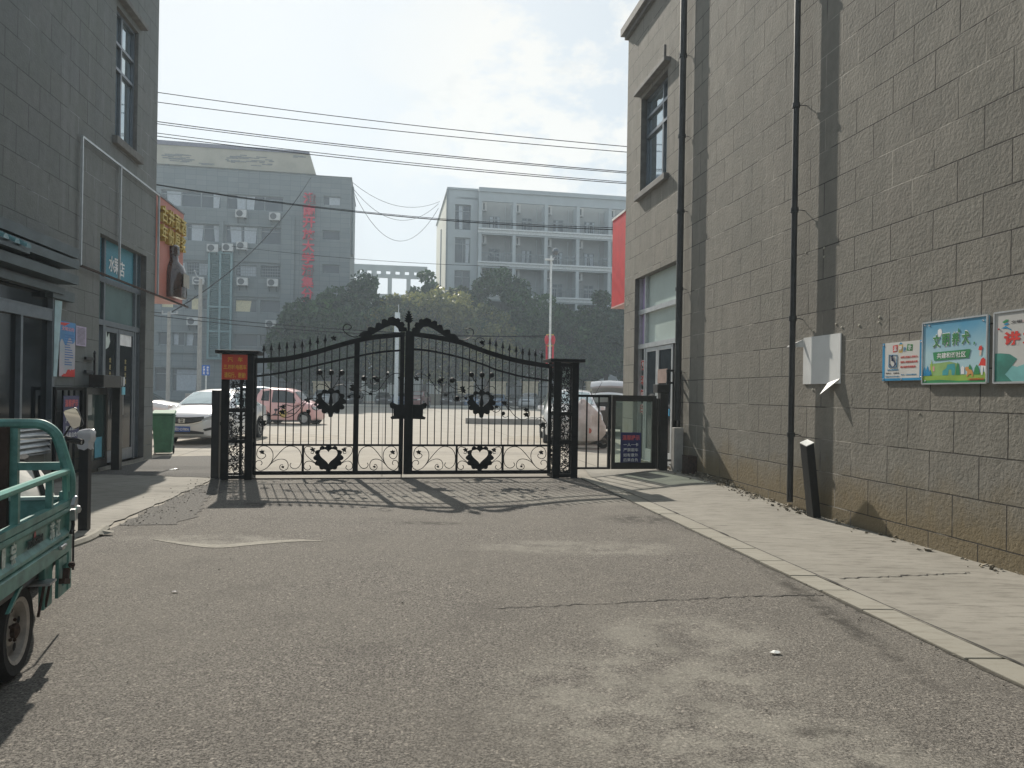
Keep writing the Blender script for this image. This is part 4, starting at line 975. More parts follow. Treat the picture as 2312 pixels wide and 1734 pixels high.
def scallop(xc, zc, r, n, lobes, sz=0.9):
    out = []
    for k in range(n):
        t = 2 * math.pi * k / n; a = t + math.pi / 2
        q = r * (0.78 + 0.22 * abs(math.sin(lobes * t / 2 + math.pi / 2)) ** 0.7)
        z = math.sin(a) * q * sz
        if abs((t - math.pi)) < 0.16: q *= 1.16; z = math.sin(a) * q * sz
        out.append((xc + math.cos(a) * q, zc + z))
    return out
def ornament(xc, zc, r, hole, split):
    n = 110; mb = MB(GT); mb.ring(scallop(xc, zc, r, n, 12), heart_pts(xc, zc + 0.1 * r, hole, n), -0.012, 0.006)
    if split:
        mb.slab([(xc - 0.035, zc - 0.02), (xc - 0.015, zc + 0.12), (xc + 0.015, zc + 0.12), (xc + 0.035, zc - 0.02), (xc, zc - 0.18)], -0.014, 0.008)
        for dx in (-0.19, 0.0, 0.18):
            mb.tube([(xc, 0, zc + r * 0.75), (xc + dx * 0.5, 0, zc + 0.32), (xc + dx, 0, zc + 0.50)], 0.007, 5); mb.ball((xc + dx, 0, zc + 0.50), 0.05, 8)
        for dx in (-1, 1): mb.tube([(xc, 0, zc + r * .8), (xc + dx * 0.1, 0, zc + 0.28), (xc + dx * 0.2, 0, zc + 0.30), (xc + dx * 0.26, 0, zc + 0.24)], 0.007, 5)
    return mb
# mid-height vines (traced on the right leaf, mirrored on the left)
def cC(x, y): return 900 + x / 6.506, 830 + y / 6.506
def vine_curves():
    V = [[(232, 135), (300, 92), (380, 105), (440, 150), (500, 225), (560, 320), (620, 362), (700, 365)], [(455, 80), (450, 150), (470, 180)],
         [(700, 200), (690, 250), (640, 262), (590, 235), (585, 180), (620, 150), (680, 165)], [(740, 245), (800, 295), (870, 318), (960, 318)], [(960, 340), (860, 360), (780, 360), (680, 412)],
         [(795, 400), (800, 460), (850, 492), (905, 470), (915, 430)], [(915, 430), (950, 425), (1000, 450)], [(1400, 520), (1450, 490), (1530, 498), (1600, 540), (1640, 585), (1740, 608), (1850, 590), (1915, 640), (1925, 690), (1890, 745), (1820, 765), (1750, 740), (1680, 680), (1590, 560)],
         [(1375, 600), (1390, 640), (1440, 655), (1490, 620), (1480, 575), (1430, 565)], [(1515, 700), (1560, 730), (1610, 705), (1612, 620), (1570, 560)], [(1890, 745), (1960, 738), (2040, 740)],
         [(2020, 760), (2080, 730), (2140, 760), (2175, 830), (2150, 890), (2090, 880), (2060, 830)]]
    Fl = [(265, 160, .055), (600, 205, .05), (635, 180, .04), (455, 110, .03), (940, 300, .055), (955, 345, .05), (990, 450, .04), (690, 400, .04), (1550, 520, .06), (1440, 575, .04), (1870, 620, .05), (1875, 690, .06), (2120, 840, .07)]
    Bl = [(790, 185, .05), (862, 450, .045), (1535, 672, .04)]
    return V, Fl, Bl
xmid = gx(921.5)
def vine(side, lo, hi):
    V, Fl, Bl = vine_curves(); mb = MB(GT)
    def P(x, y):
        gx_, gz_ = g2(cC(x, y)); gx_ = gx_ if side > 0 else 2 * xmid - gx_
        return gx_, gz_
    for c in V:
        pts = crom([(P(*p)[0], 0, P(*p)[1]) for p in c], 4)
        mb.tube([p for p in pts], 0.0065, 5)
    for x, y, r in Fl: flower(mb, *P(x, y), r)
    for x, y, r in Bl: p = P(x, y); mb.ball((p[0], 0, p[1]), r, 8)
    return mb
def curls(mb, xs, hi, lo):
    for i, (a, b) in enumerate(zip(xs, xs[1:])):
        xc = (a + b) / 2; zt = zat(hi, xc) - 0.05; zb = zat(lo, xc) + 0.03; r = min((b - a), zt - zb) * 0.27
        zm = (zt + zb) / 2; pts = [(xc + r * math.cos(t), 0, zm + r + r * math.sin(t)) for t in [0.3 + k * 0.55 for k in range(8)]]
        pts += [(2 * xc - p[0], 0, 2 * zm - p[2]) for p in pts[::-1]]
        m = MB(GT); m.tube(pts[1:6], 0.004, 5); m.tube(pts[-6:-1], 0.004, 5); m.build('curl', M['blackgate'], mb)
def gate_leaf(label, side, xa, xb, top, low, bars, spikes, crop, stiles, dividers):
    t = thing('gate_leaf', label, 'gate leaf', GT.w(xa if side < 0 else xb, 0, ZB0), GT.deg, 'two leaves of the driveway gate')
    m = MB(GT)
    for (a, b, zt) in stiles: m.box(a, b, -0.028, 0.028, ZB0, zt)
    m.box(xa, xb, -0.026, 0.026, ZB0, ZB1); m.box(xa, xb, -0.02, 0.02, ZM - 0.018, ZM + 0.018)
    for x in dividers: m.box(x - 0.018, x + 0.018, -0.019, 0.019, ZB1, ZM - 0.018)
    m.build('leaf_frame', M['blackgate'], t)
    m = MB(GT); ribbon(m, [p for p in top if xa - 0.02 <= p[0] <= xb + 0.02], -0.026, 0.026, 0.085); m.build('top_rail', M['blackgate'], t)
    m = MB(GT); ribbon(m, [p for p in low if xa - 0.02 <= p[0] <= xb + 0.02], -0.015, 0.015, 0.034); m.build('curved_rail', M['blackgate'], t)
    xs = [GT.hy(*crop(b, 800))[0] for b in bars]
    for b, x in zip(bars, xs):
        m = MB(GT)
        if b in spikes: spear(m, x, ZM, GT.hy(*crop(b, spikes[b]))[1])
        else: m.bar((x, 0, ZM), (x, 0, zat(top, x)), 0.016)
        m.build('baluster', M['blackgate'], t)
    allx = sorted(xs + [a for s in stiles for a in s[:2]]); allx = [x for x in allx if xa < x < xb]
    if side > 0: curls(t, allx, top, low)
    return t
# left leaf
xLa, xLb = gx(570), gx(911); xs1, xs2 = gx(798), gx(810)
gl_ = gate_leaf('left leaf of the black scrollwork gate, with a narrow wicket stile', -1, xLa, xLb, topL, lowL, barsL + barsL2, spL, cA,
                [(xLa, xLa + 0.055, zat(topL, xLa + .03)), (xs1, xs2, zat(topL, xs1)), (xLb - 0.075, xLb, zat(topL, xLb - 0.04))], [gx(685.5)])
xRa, xRb = gx(912.5), gx(1244)
gr_ = gate_leaf('right leaf of the black scrollwork gate, carrying the tall centre post', 1, xRa, xRb, topR, lowR, barsR, spR, cB,
                [(xRa, gx(932.5), zat(topR, gx(925)) + 0.02), (xRb - 0.055, xRb, zat(topR, xRb - .03))], [gx(1032.5), gx(1136.5)])
P3 = [(xLa + 0.055, gx(685.5) - .018), (gx(685.5) + .018, xs1), (xs2, xLb - 0.075)]
scroll_panel(*P3[0], ZB1, ZM - 0.018, False).build('scrollwork', M['blackgate'], gl_)
heart_panel(*P3[1], ZB1, ZM - 0.018).build('scrollwork', M['blackgate'], gl_)
scroll_panel(*P3[2], ZB1, ZM - 0.018, True).build('scrollwork', M['blackgate'], gl_)
P4 = [(gx(932.5), gx(1032.5) - .018), (gx(1032.5) + .018, gx(1136.5) - .018), (gx(1136.5) + .018, xRb - 0.055)]
scroll_panel(*P4[0], ZB1, ZM - 0.018, False).build('scrollwork', M['blackgate'], gr_)
heart_panel(*P4[1], ZB1, ZM - 0.018).build('scrollwork', M['blackgate'], gr_)
scroll_panel(*P4[2], ZB1, ZM - 0.018, True).build('scrollwork', M['blackgate'], gr_)
zc_ = (ZB1 + ZM) / 2
for P_, t in ((P3, gl_), (P4, gr_)):
    xc = (P_[1][0] + P_[1][1]) / 2; ornament(xc, zc_ + 0.0, 0.255, 0.150, False).build('heart_ornament', M['blackgate'], t)
for uv, t in ((cA(963, 745), gl_), (cB(675, 755), gr_)):
    x, z = g2(uv); ornament(x, z, 0.26, 0.150, True).build('heart_ornament', M['blackgate'], t)
vine(-1, 0, 0).build('vine', M['blackgate'], gl_); vine(1, 0, 0).build('vine', M['blackgate'], gr_)
# lock boxes with cut-out ears
def cD(x, y, *_): return 700 + x / 7.373, 640 + y / 7.373
LK = [(1440, 765), (1455, 748), (1500, 768), (1560, 768), (1560, 885), (1478, 887), (1455, 888), (1448, 870), (1472, 860), (1472, 805), (1447, 795)]
for sgn, t in ((-1, gl_), (1, gr_)):
    pts = [g2(cA(*p)) for p in LK]
    if sgn > 0: pts = [(2 * xmid - p[0], p[1]) for p in pts]
    m = MB(GT); m.slab(pts, -0.05, -0.028); m.build('lock_plate', M['blackgate'], t)
# crest of leaves over the middle, and its finial
CR = [(1000, 880), (905, 900), (800, 880), (840, 830), (880, 795), (955, 790), (965, 732), (1010, 722), (1080, 742), (1102, 662), (1150, 650), (1190, 668), (1195, 605), (1240, 588), (1290, 615), (1305, 570), (1380, 552), (1435, 585), (1470, 572), (1505, 605), (1500, 640), (1550, 640), (1578, 690), (1560, 725), (1605, 735), (1615, 765), (1612, 800), (1480, 805), (1465, 750), (1420, 708), (1345, 698), (1250, 735), (1150, 790), (1050, 845)]
CT = [(800, 885), (740, 892), (660, 868), (590, 820), (552, 765), (565, 705), (620, 678), (675, 700), (685, 740), (640, 765)]
for sgn, t in ((-1, gl_), (1, gr_)):
    def q_(p):
        x, z = g2(cD(*p)); return (x if sgn < 0 else 2 * xmid - x), z
    m = MB(GT); m.slab([q_(p) for p in CR], -0.010, 0.006); m.tube([(q_(p)[0], 0, q_(p)[1]) for p in crom([(a, b, 0) for a, b in CT], 4)], 0.009, 5)
    fx, fz_ = g2(cD(395, 912)); flower(m, fx if sgn < 0 else 2 * xmid - fx, fz_, 0.055)
    if sgn > 0: m.tube([((2 * xmid - g2(cD(430, 920))[0]) + 0.09 * math.cos(k), 0, fz_ + 0.09 * math.sin(k)) for k in [0.5 * j for j in range(13)]], 0.006, 5)
    m.build('leaf_crest', M['blackgate'], t)
fx, f0 = g2(cD(1640, 800)); f1 = g2(cD(1640, 478))[1]
m = MB(GT); m.lathe([(0.03, 0), (0.02, 0.03), (0.024, 0.12), (0.018, 0.17)], (fx, 0, f0), 8); m.bar((fx, 0, f0), (fx, 0, f1 - 0.02), 0.014)
for k, ww in enumerate((0.085, 0.085, 0.07, 0.055, 0.03)):
    z = f0 + (f1 - f0) * (0.50 + 0.11 * k)
    m.slab([(fx - ww, z + 0.035), (fx - ww * .5, z - 0.01), (fx, z - 0.02), (fx + ww * .5, z - 0.01), (fx + ww, z + 0.035), (fx + ww * .4, z + 0.03), (fx, z + 0.07), (fx - ww * .4, z + 0.03)], -0.008, 0.008)
m.build('finial', M['blackgate'], gr_)
m = MB(GT); m.tube([(gx(908), -0.03, 0.0), (gx(908), -0.03, 0.5)], 0.009, 6); m.build('drop_bolt', M['blackgate'], gl_)
for z in (0.4, 1.6):
    m = MB(GT); m.bar((xLa, 0.03, z), (xLa - 0.06, 0.03, z), 0.05); m.build('hinge', M['blackgate'], gl_)
    m = MB(GT); m.bar((xRb, 0.03, z), (xRb + 0.06, 0.03, z), 0.05); m.build('hinge', M['blackgate'], gr_)

# ---------------------------------------------------------------- pedestrian gate by the wall (right)
gz = lambda u, v: GT.hy(u, v)[1]
pzr = 0.02
pg = thing('pedestrian_gate', 'low pedestrian gate with bars and glass pane between right post and wall', 'gate', GT.w(gx(1297), 0, pzr), GT.deg)
x0, x1 = gx(1297), gx(1480); zt0, zt1 = gz(1380, 897), gz(1380, 892); zb0, zb1 = gz(1350, 1059), gz(1350, 1055)
M['bronze'] = mat('dark_bronze_alu', (0.035, 0.033, 0.030), 0.35, 0.3, 0.2, 10)
m = MB(GT); m.box(x0, gx(1379), -0.02, 0.02, zt1 - 0.045, zt1); m.box(x0, gx(1379), -0.02, 0.02, zb0, zb0 + 0.035)
m.box(gx(1373), gx(1379), -0.025, 0.025, zb0, zt1); m.build('bar_frame', M['blackgate'], pg)
for u in (1325, 1352):
    m = MB(GT); m.bar((gx(u), 0, zb0), (gx(u), 0, zt1 - 0.04), 0.024); m.build('gate_bar', M['rustbar'] if 'rustbar' in M else M['blackgate'], pg)
a0, a1 = gx(1381.5), gx(1481); b0, b1 = gx(1389), gx(1471.5); y0z, y1z = zb0, zt1; z0g, z1g = gz(1430, 1044), gz(1430, 906)
m = MB(GT); m.box(a0, b0, -0.03, 0.03, y0z, y1z); m.box(b1, a1, -0.03, 0.03, y0z, y1z); m.box(b0, b1, -0.028, 0.028, y0z, z0g); m.box(b0, b1, -0.028, 0.028, z1g, y1z); m.build('glass_frame', M['bronze'], pg, bevel=0.003)
m = MB(GT); m.box(b0, b1, -0.004, 0.004, z0g, z1g); m.build('glass_pane', M['clear'], pg)
for u in (1484, 1488):
    m = MB(GT); m.tube([(gx(u), 0.0, zb0), (gx(u), 0.0, zt1 - 0.05)], 0.016, 8); m.build('pivot_tube', M['bronze'], pg, smooth=True)
def notice(fr, axis, c0, c1, off, z0, z1, label, parentless=True):
    """the navy notice with pink heading and white lines"""
    t = thing('warning_notice', label, 'notice', (fr.w((c0 + c1) / 2, off, z0) if axis == 'x' else fr.w(off, (c0 + c1) / 2, z0)), fr.deg)
    def B(a, b, za, zb, d0, d1): 
        m = MB(fr); (m.box(a, b, off - d0, off - d1, za, zb) if axis == 'x' else m.box(off + d0, off + d1, a, b, za, zb)); return m
    B(c0, c1, z0, z1, 0, 0.004).build('board', M['navy'], t)
    ex = (1, 0, 0) if axis == 'x' else (0, 1, 0); w = c1 - c0; hh = z1 - z0; cc = (c0 + c1) / 2
    def T(s, k, ww, hk, mt, nm, bold):
        m = MB(fr); o = (cc, off - 0.007, z0 + hh * k) if axis == 'x' else (off + 0.007, cc, z0 + hh * k)
        m.text(s, o, ex, (0, 0, 1), w * ww, hh * hk, 0.001, bold=bold); m.build(nm, mt, t)
    T('温馨提示', 0.83, 0.84, 0.17, M['pinkred'], 'heading', 0.03)
    for s, k in (('一人一卡', 0.60), ('严禁跟车', 0.43), ('如有意外', 0.26), ('后果自负', 0.10)):
        T(s, k, 0.72, 0.115 if s != '一人一卡' else 0.11, M['whitet'], 'lettering', 0.008)
M['navy'] = mat('navy_board', (0.025, 0.03, 0.12), 0.45, 0, 0.15, 6)
M['pinkred'] = mat('pink_red_print', (0.60, 0.10, 0.12), 0.5)
notice(GT, 'x', gx(1401.8), gx(1448.4), -0.006, gz(1425, 1045), gz(1425, 976.4), 'navy notice with pink heading on the glass of the pedestrian gate')
# motor post with its box head
m_t = thing('gate_motor_post', 'tall dark square post with a box head at the pedestrian gate', 'post', GT.w(gx(1497), 0, 0), GT.deg, 'box-headed gate motor posts')
xm0, xm1 = gx(1488), gx(1506); zp0 = gz(1497, 1069); zp1 = gz(1497, 868)
m = MB(GT); m.box(xm0, xm1, -0.07, 0.09, zp0, zp1 - 0.16); m.build('column', M['bronze'], m_t, bevel=0.006)
m = MB(GT); m.box(gx(1479), xm1 + 0.005, -0.10, 0.12, zp1 - 0.16, zp1); m.build('box_head', M['bronze'], m_t, bevel=0.008)
m = MB(GT); m.box(xm0 - 0.05, xm1 + 0.06, -0.12, 0.14, zp0 - 0.02, zp0 + 0.025); m.build('base_plate', M['bronze'], m_t)
# short spear fence tying the post to the wall
wf = thing('spear_railing', 'short spear-topped railing fixed to the right wall beside the motor post', 'railing', GT.w(gx(1525), 0, 0.1), GT.deg, 'short wall railings at the gate line')
for (u, va, vb) in ((1506.6, 838, 868), (1520.5, 838, 1067), (1531.5, 839, 1066)):
    m = MB(GT); x = gx(u); za, zb = gz(u, va), gz(u, vb); m.bar((x, 0.02, zb), (x, 0.02, za - 0.03), 0.026); m.lathe([(0.013, 0), (0.024, 0.02), (0.014, 0.05), (0.001, 0.07)], (x, 0.02, za - 0.04), 8); m.build('picket', M['black'], wf)
xw = GT.i @ RW.w(0.0, (13.9 - 17.2) / 0.986); 
for v in (837, 864.5, 1039.6):
    m = MB(GT); m.box(gx(1504.5), xw.x, 0.0, 0.04, gz(1525, v) - 0.02, gz(1525, v) + 0.02); m.build('rail', M['black'], wf)

# ---------------------------------------------------------------- pedestrian gate folded back on the left wall
zt = 1.50; yA, yB = LW.hx(122, 900, 0.12)[0], LW.hx(240, 900, 0.12)[0]
lgx = 0.12
lg = thing('open_pedestrian_gate', 'matching pedestrian gate folded open along the left shop wall', 'gate', LW.w(lgx, yB, 0.1), LW.deg)
ys1, ys2 = LW.hx(186, 900, lgx)[0], LW.hx(192, 900, lgx)[0]
m = MB(LW); m.box(lgx - .02, lgx + .02, yA, ys1, zt - 0.05, zt); m.box(lgx - .02, lgx + .02, yA, ys1, 0.10, 0.14); m.box(lgx - .022, lgx + .022, yA, yA + 0.05, 0.1, zt); m.box(lgx - .022, lgx + .022, ys1 - 0.04, ys1, 0.10, zt); m.build('bar_frame', M['blackgate'], lg)
for k in range(3):
    y = yA + (ys1 - yA) * (0.3 + 0.2 * k); m = MB(LW); m.bar((lgx, y, 0.1), (lgx, y, zt - 0.04), 0.026); m.build('gate_bar', M['blackgate'], lg)
m = MB(LW); m.box(lgx - .03, lgx + .03, ys2 - 0.01, ys2 + 0.05, 0.1, zt); m.box(lgx - .03, lgx + .03, yB - 0.07, yB, 0.1, zt); m.box(lgx - .028, lgx + .028, ys2 + 0.05, yB - 0.07, zt - 0.12, zt); m.box(lgx - .028, lgx + .028, ys2 + 0.05, yB - 0.07, 0.1, 0.24); m.build('glass_frame', M['bronze'], lg, bevel=0.003)
m = MB(LW); m.box(lgx - .004, lgx + .004, ys2 + 0.05, yB - 0.07, 0.24, zt - 0.12); m.build('glass_pane', glassmat('green_glass', (0.05, 0.09, 0.085), 0.05, see=0.35), lg)
m = MB(LW); y0, z1 = LW.hx(193, 891, lgx + .006); y1, z0 = LW.hx(207, 937, lgx + .006); m.box(lgx + .006, lgx + .009, y0, y1, z0, z1); m.build('paper_sheet', mat('grey_paper', (0.42, 0.42, 0.40), 0.7), lg)
m = MB(LW); y0, z1 = LW.hx(214, 988, lgx + .006); y1, z0 = LW.hx(229, 1031, lgx + .006); m.box(lgx + .006, lgx + .009, y0, y1, z0, z1); m.build('blue_sticker', mat('sticker_teal', (0.10, 0.35, 0.45), 0.6), lg)
na, nz1 = LW.hx(143.5, 893.5, lgx + .03); nb, nz0 = LW.hx(177, 989, lgx + .03)
notice(LW, 'y', na, nb, lgx + 0.028, nz0, nz1, 'blue notice with pink heading behind the tricycle mirror, on the folded gate')
mp2 = thing('gate_motor_post', 'dark square post with a box head beside the left shop door', 'post', LW.w(0.3, yB + 0.1, 0), LW.deg, 'box-headed gate motor posts')
y0, z1 = LW.hx(216, 846, 0.25); z0 = LW.hx(216, 874, 0.25)[1]; y1 = LW.hx(258, 846, 0.25)[0]
m = MB(LW); m.box(0.14, 0.38, y0 + 0.0, y1, z0, z1); m.build('box_head', M['bronze'], mp2, bevel=0.01)
m = MB(LW); m.box(0.20, 0.34, yB + 0.03, yB + 0.17, 0.02, z0); m.build('column', M['bronze'], mp2, bevel=0.006)
m = MB(LW); m.box(0.385, 0.395, yB - 0.02, yB + 0.12, 1.38, 1.52); m.build('blue_button', mat('pale_blue_plastic', (0.15, 0.50, 0.62), 0.4), mp2)
w2 = thing('spear_railing', 'short spear railing on the left wall between notice and shop door', 'railing', LW.w(0.03, LW.hx(212, 850, 0.05)[0], 1.5), LW.deg, 'short wall railings at the gate line')
yr_, zr1 = LW.hx(212.7, 795, 0.05); m = MB(LW); m.bar((0.06, yr_, 0.1), (0.06, yr_, zr1 - 0.03), 0.03); m.lathe([(0.015, 0), (0.026, 0.02), (0.015, 0.05), (0.001, 0.07)], (0.06, yr_, zr1 - 0.04), 8); m.build('picket', M['black'], w2)
for v in (810, 839.5):
    z = LW.hx(205, v, 0.05)[1]; ya = LW.hx(194, v, 0.05)[0]; m = MB(LW); m.box(0.02, 0.06, ya, yr_ + 0.06, z - 0.025, z + 0.025); m.build('rail', M['black'], w2)

# ---------------------------------------------------------------- bollards
def bollard(u, v, w, ztop, label, m_=None, cat='bollard'):
    p = gp(u, v, 0.014); t = thing('bollard', label, cat, p, 8.0, 'square black passage posts')
    f = Fr(p.x, p.y, 8.0); b = MB(f); b.box(-w / 2, w / 2, -w / 2, w / 2, 0.01, ztop); b.build('post', M['black'], t, bevel=0.006)
    b = MB(f); b.box(-w / 2 - 0.03, w / 2 + 0.03, -w / 2 - 0.03, w / 2 + 0.03, 0.001, 0.012)
    for sx_ in (-1, 1): b.ball((sx_ * (w / 2 + 0.018), -w / 2 - 0.012, 0.014), 0.010, 6)
    b.build('base_plate', M['black'], t)
    return t, f
t, f = bollard(190, 1196, 0.092, 1.035, 'square black post with a plastic bag over its top, behind the tricycle')
bg = MB(f); rr = random.Random(12); vs = []; nl, nn = 7, 14
for i in range(nl):
    z = 0.86 + 0.20 * i / (nl - 1)
    for j in range(nn):
        a = 2 * math.pi * j / nn; k = 1.0 if i < nl - 1 else 0.8
        r = (0.064 + rr.uniform(-0.005, 0.012)) * k; c, s = math.cos(a), math.sin(a); q = r / max(abs(c), abs(s), 0.80)
        vs.append((q * c + (0.02 if c > 0.3 and i > 2 else 0), q * s, z + rr.uniform(-0.012, 0.012)))
vs.append((0, 0, 1.07)); bg.add(vs, [(i * nn + j, i * nn + (j + 1) % nn, (i + 1) * nn + (j + 1) % nn, (i + 1) * nn + j) for i in range(nl - 1) for j in range(nn)] + [((nl - 1) * nn + j, (nl - 1) * nn + (j + 1) % nn, nl * nn) for j in range(nn)])
def film_mat():
    m, t_, b = _nodes('plastic_film'); b.inputs['Base Color'].default_value = (0.75, 0.76, 0.80, 1); b.inputs['Roughness'].default_value = 0.2
    tr = N(t_, 'ShaderNodeBsdfTransparent'); ms = N(t_, 'ShaderNodeMixShader'); ms.inputs[0].default_value = 0.35
    t_.links.new(b.outputs[0], ms.inputs[1]); t_.links.new(tr.outputs[0], ms.inputs[2]); t_.links.new(ms.outputs[0], t_.nodes['Material Output'].inputs['Surface']); return m
M['film'] = film_mat(); bgo = bg.build('plastic_bag', M['film'], smooth=True); tag(bgo, 'crumpled clear plastic bag pulled over the square black post', 'bag')
t, f = bollard(486, 1078.5, 0.125, 1.49, 'taller slim black post standing close beside the left gate post')
b = MB(f); b.box(0.0, 0.19, -0.02, 0.02, 0.90, 0.96); b.build('side_arm', M['black'], t)
# leaning post by the right wall
pb = gp(1838, 1165, 0.03); tp = dp(1822, 1000, pb.y - 0.02)
t = thing('leaning_post', 'black square post leaning left with a white top, by the thin drainpipe', 'post', pb, 9.5)
f = Fr(pb.x, pb.y, 9.5, 0.0); ft = f.i @ tp; w = 0.052; d_ = 0.075
b = MB(f); b.add([(-w, -d_, 0), (w, -d_, 0), (w, d_, 0), (-w, d_, 0), (ft.x - w, -d_, ft.z - 0.045), (ft.x + w, -d_, ft.z + 0.0), (ft.x + w, d_, ft.z + 0.03), (ft.x - w, d_, ft.z - 0.01)],
      [(0, 3, 2, 1), (4, 5, 6, 7), (0, 1, 5, 4), (1, 2, 6, 5), (2, 3, 7, 6), (3, 0, 4, 7)]); b.build('post', M['black'], t, bevel=0.005)
b = MB(f); e = 0.004; b.add([(ft.x - w, -d_, ft.z - 0.045 + e), (ft.x + w, -d_, ft.z + e), (ft.x + w, d_, ft.z + 0.03 + e), (ft.x - w, d_, ft.z - 0.01 + e), (ft.x - w, -d_, ft.z - 0.045 + 3 * e), (ft.x + w, -d_, ft.z + 3 * e), (ft.x + w, d_, ft.z + 0.03 + 3 * e), (ft.x - w, d_, ft.z - 0.01 + 3 * e)],
      [(0, 3, 2, 1), (4, 5, 6, 7), (0, 1, 5, 4), (1, 2, 6, 5), (2, 3, 7, 6), (3, 0, 4, 7)]); b.build('top_plate', M['white'], t)
# wheeled bin
pb = gp(354, 1027)
wb_ = thing('wheeled_bin', 'green wheeled bin standing at the corner of the left building', 'bin', pb, 20)
f = Fr(pb.x + 0.03, pb.y + 0.25, 20); f.m = f.m @ Matrix.Diagonal((0.85, 0.8, 0.98, 1.0)); M['bin'] = mat('bin_plastic', (0.05, 0.155, 0.09), 0.75, 0, 0.2, 5, 0.1)
b = MB(f); b.add([(-0.20, -0.22, 0.04), (0.20, -0.22, 0.04), (0.22, 0.22, 0.04), (-0.22, 0.22, 0.04), (-0.27, -0.31, 0.92), (0.27, -0.31, 0.92), (0.27, 0.30, 0.92), (-0.27, 0.30, 0.92)],
      [(0, 3, 2, 1), (4, 5, 6, 7), (0, 1, 5, 4), (1, 2, 6, 5), (2, 3, 7, 6), (3, 0, 4, 7)]); b.box(-0.285, 0.285, -0.33, 0.31, 0.88, 0.921); b.build('bin_body', M['bin'], wb_, bevel=0.015)
b = MB(f); b.add([(-0.30, -0.35, 0.925), (0.30, -0.35, 0.925), (0.29, 0.33, 0.985), (-0.29, 0.33, 0.985), (-0.28, -0.32, 0.965), (0.28, -0.32, 0.965), (0.27, 0.31, 1.03), (-0.27, 0.31, 1.03)],
      [(0, 3, 2, 1), (4, 5, 6, 7), (0, 1, 5, 4), (1, 2, 6, 5), (2, 3, 7, 6), (3, 0, 4, 7)]); b.build('lid', M['bin'], wb_, bevel=0.01)
for sx_ in (-1, 1):
    b = MB(f); b.lathe([(0.09, -0.02), (0.10, -0.01), (0.10, 0.01), (0.09, 0.02)], (sx_ * 0.23, 0.25, 0.1), 14, 'x'); b.build('wheel', M['rubber'], wb_)
b = MB(f); b.tube([(-0.24, 0.36, 0.95), (0.24, 0.36, 0.95)], 0.015, 8); b.bar((-0.2, 0.30, 0.93), (-0.2, 0.36, 0.95), 0.03); b.bar((0.2, 0.30, 0.93), (0.2, 0.36, 0.95), 0.03); b.build('bin_handle', M['bin'], wb_)
# ================================================================ FAR BUILDINGS
def tile_mat(name, c1, c2, w=1.2, h=0.6):
    m, t, b = _nodes(name); L = t.links.new
    co = N(t, 'ShaderNodeTexCoord'); sx = N(t, 'ShaderNodeSeparateXYZ'); L(co.outputs['Object'], sx.inputs[0])
    ad = N(t, 'ShaderNodeMath', operation='ADD'); L(sx.outputs[0], ad.inputs[0]); L(sx.outputs[1], ad.inputs[1])
    cb = N(t, 'ShaderNodeCombineXYZ'); L(ad.outputs[0], cb.inputs[0]); L(sx.outputs[2], cb.inputs[1])
    br = N(t, 'ShaderNodeTexBrick'); br.offset = 0.0
    for k, v in (('Scale', 1.0), ('Brick Width', w), ('Row Height', h), ('Mortar Size', 0.02)): br.inputs[k].default_value = v
    br.inputs['Color1'].default_value = (*c1, 1); br.inputs['Color2'].default_value = (*c2, 1); br.inputs['Mortar'].default_value = (*[q * 0.7 for q in c1], 1)
    L(cb.outputs[0], br.inputs['Vector'])
    n = N(t, 'ShaderNodeTexNoise', i_Scale=0.25, i_Detail=5.0); L(co.outputs['Object'], n.inputs['Vector'])
    x = N(t, 'ShaderNodeMix', data_type='RGBA'); x.blend_type = 'MULTIPLY'; x.inputs[0].default_value = 0.35; L(br.outputs['Color'], x.inputs[6]); L(n.outputs['Fac'], x.inputs[7])
    L(x.outputs[2], b.inputs['Base Color']); b.inputs['Roughness'].default_value = 0.6; return m
M['btile'] = tile_mat('grey_wall_tile', (0.20, 0.235, 0.25), (0.24, 0.272, 0.287))
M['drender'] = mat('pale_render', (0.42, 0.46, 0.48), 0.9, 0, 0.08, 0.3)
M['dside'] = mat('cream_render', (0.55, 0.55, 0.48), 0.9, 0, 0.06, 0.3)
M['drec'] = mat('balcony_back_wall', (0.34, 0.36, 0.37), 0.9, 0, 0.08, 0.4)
M['farframe'] = mat('far_window_frame', (0.22, 0.25, 0.27), 0.5)
M['curtain'] = mat('curtain', (0.42, 0.46, 0.50), 0.8)
M['acw'] = mat('ac_casing', (0.52, 0.53, 0.53), 0.6, 0, 0.1, 3)
M['acd'] = mat('ac_fan', (0.10, 0.11, 0.12), 0.7)

def pbox(fr, u0, v0, u1, v1, ly):
    a = fr.hy(u0, v0, ly); b = fr.hy(u1, v1, ly); c = fr.hy(u1, v0, ly); d = fr.hy(u0, v1, ly)
    x0 = (a[0] + d[0]) / 2; x1 = (b[0] + c[0]) / 2; z1 = (a[1] + c[1]) / 2; z0 = (b[1] + d[1]) / 2
    return x0, x1, z0, z1
def facade(mb, x0, x1, z0, z1, ly, holes):
    xs = sorted({x0, x1, *[h[0] for h in holes], *[h[1] for h in holes]}); zs = sorted({z0, z1, *[h[2] for h in holes], *[h[3] for h in holes]})
    for a0, a1 in zip(xs, xs[1:]):
        for b0, b1 in zip(zs, zs[1:]):
            cx, cz = (a0 + a1) / 2, (b0 + b1) / 2
            if any(h[0] < cx < h[1] and h[2] < cz < h[3] for h in holes): continue
            mb.add([(a0, ly, b0), (a1, ly, b0), (a1, ly, b1), (a0, ly, b1)], [(0, 1, 2, 3)])
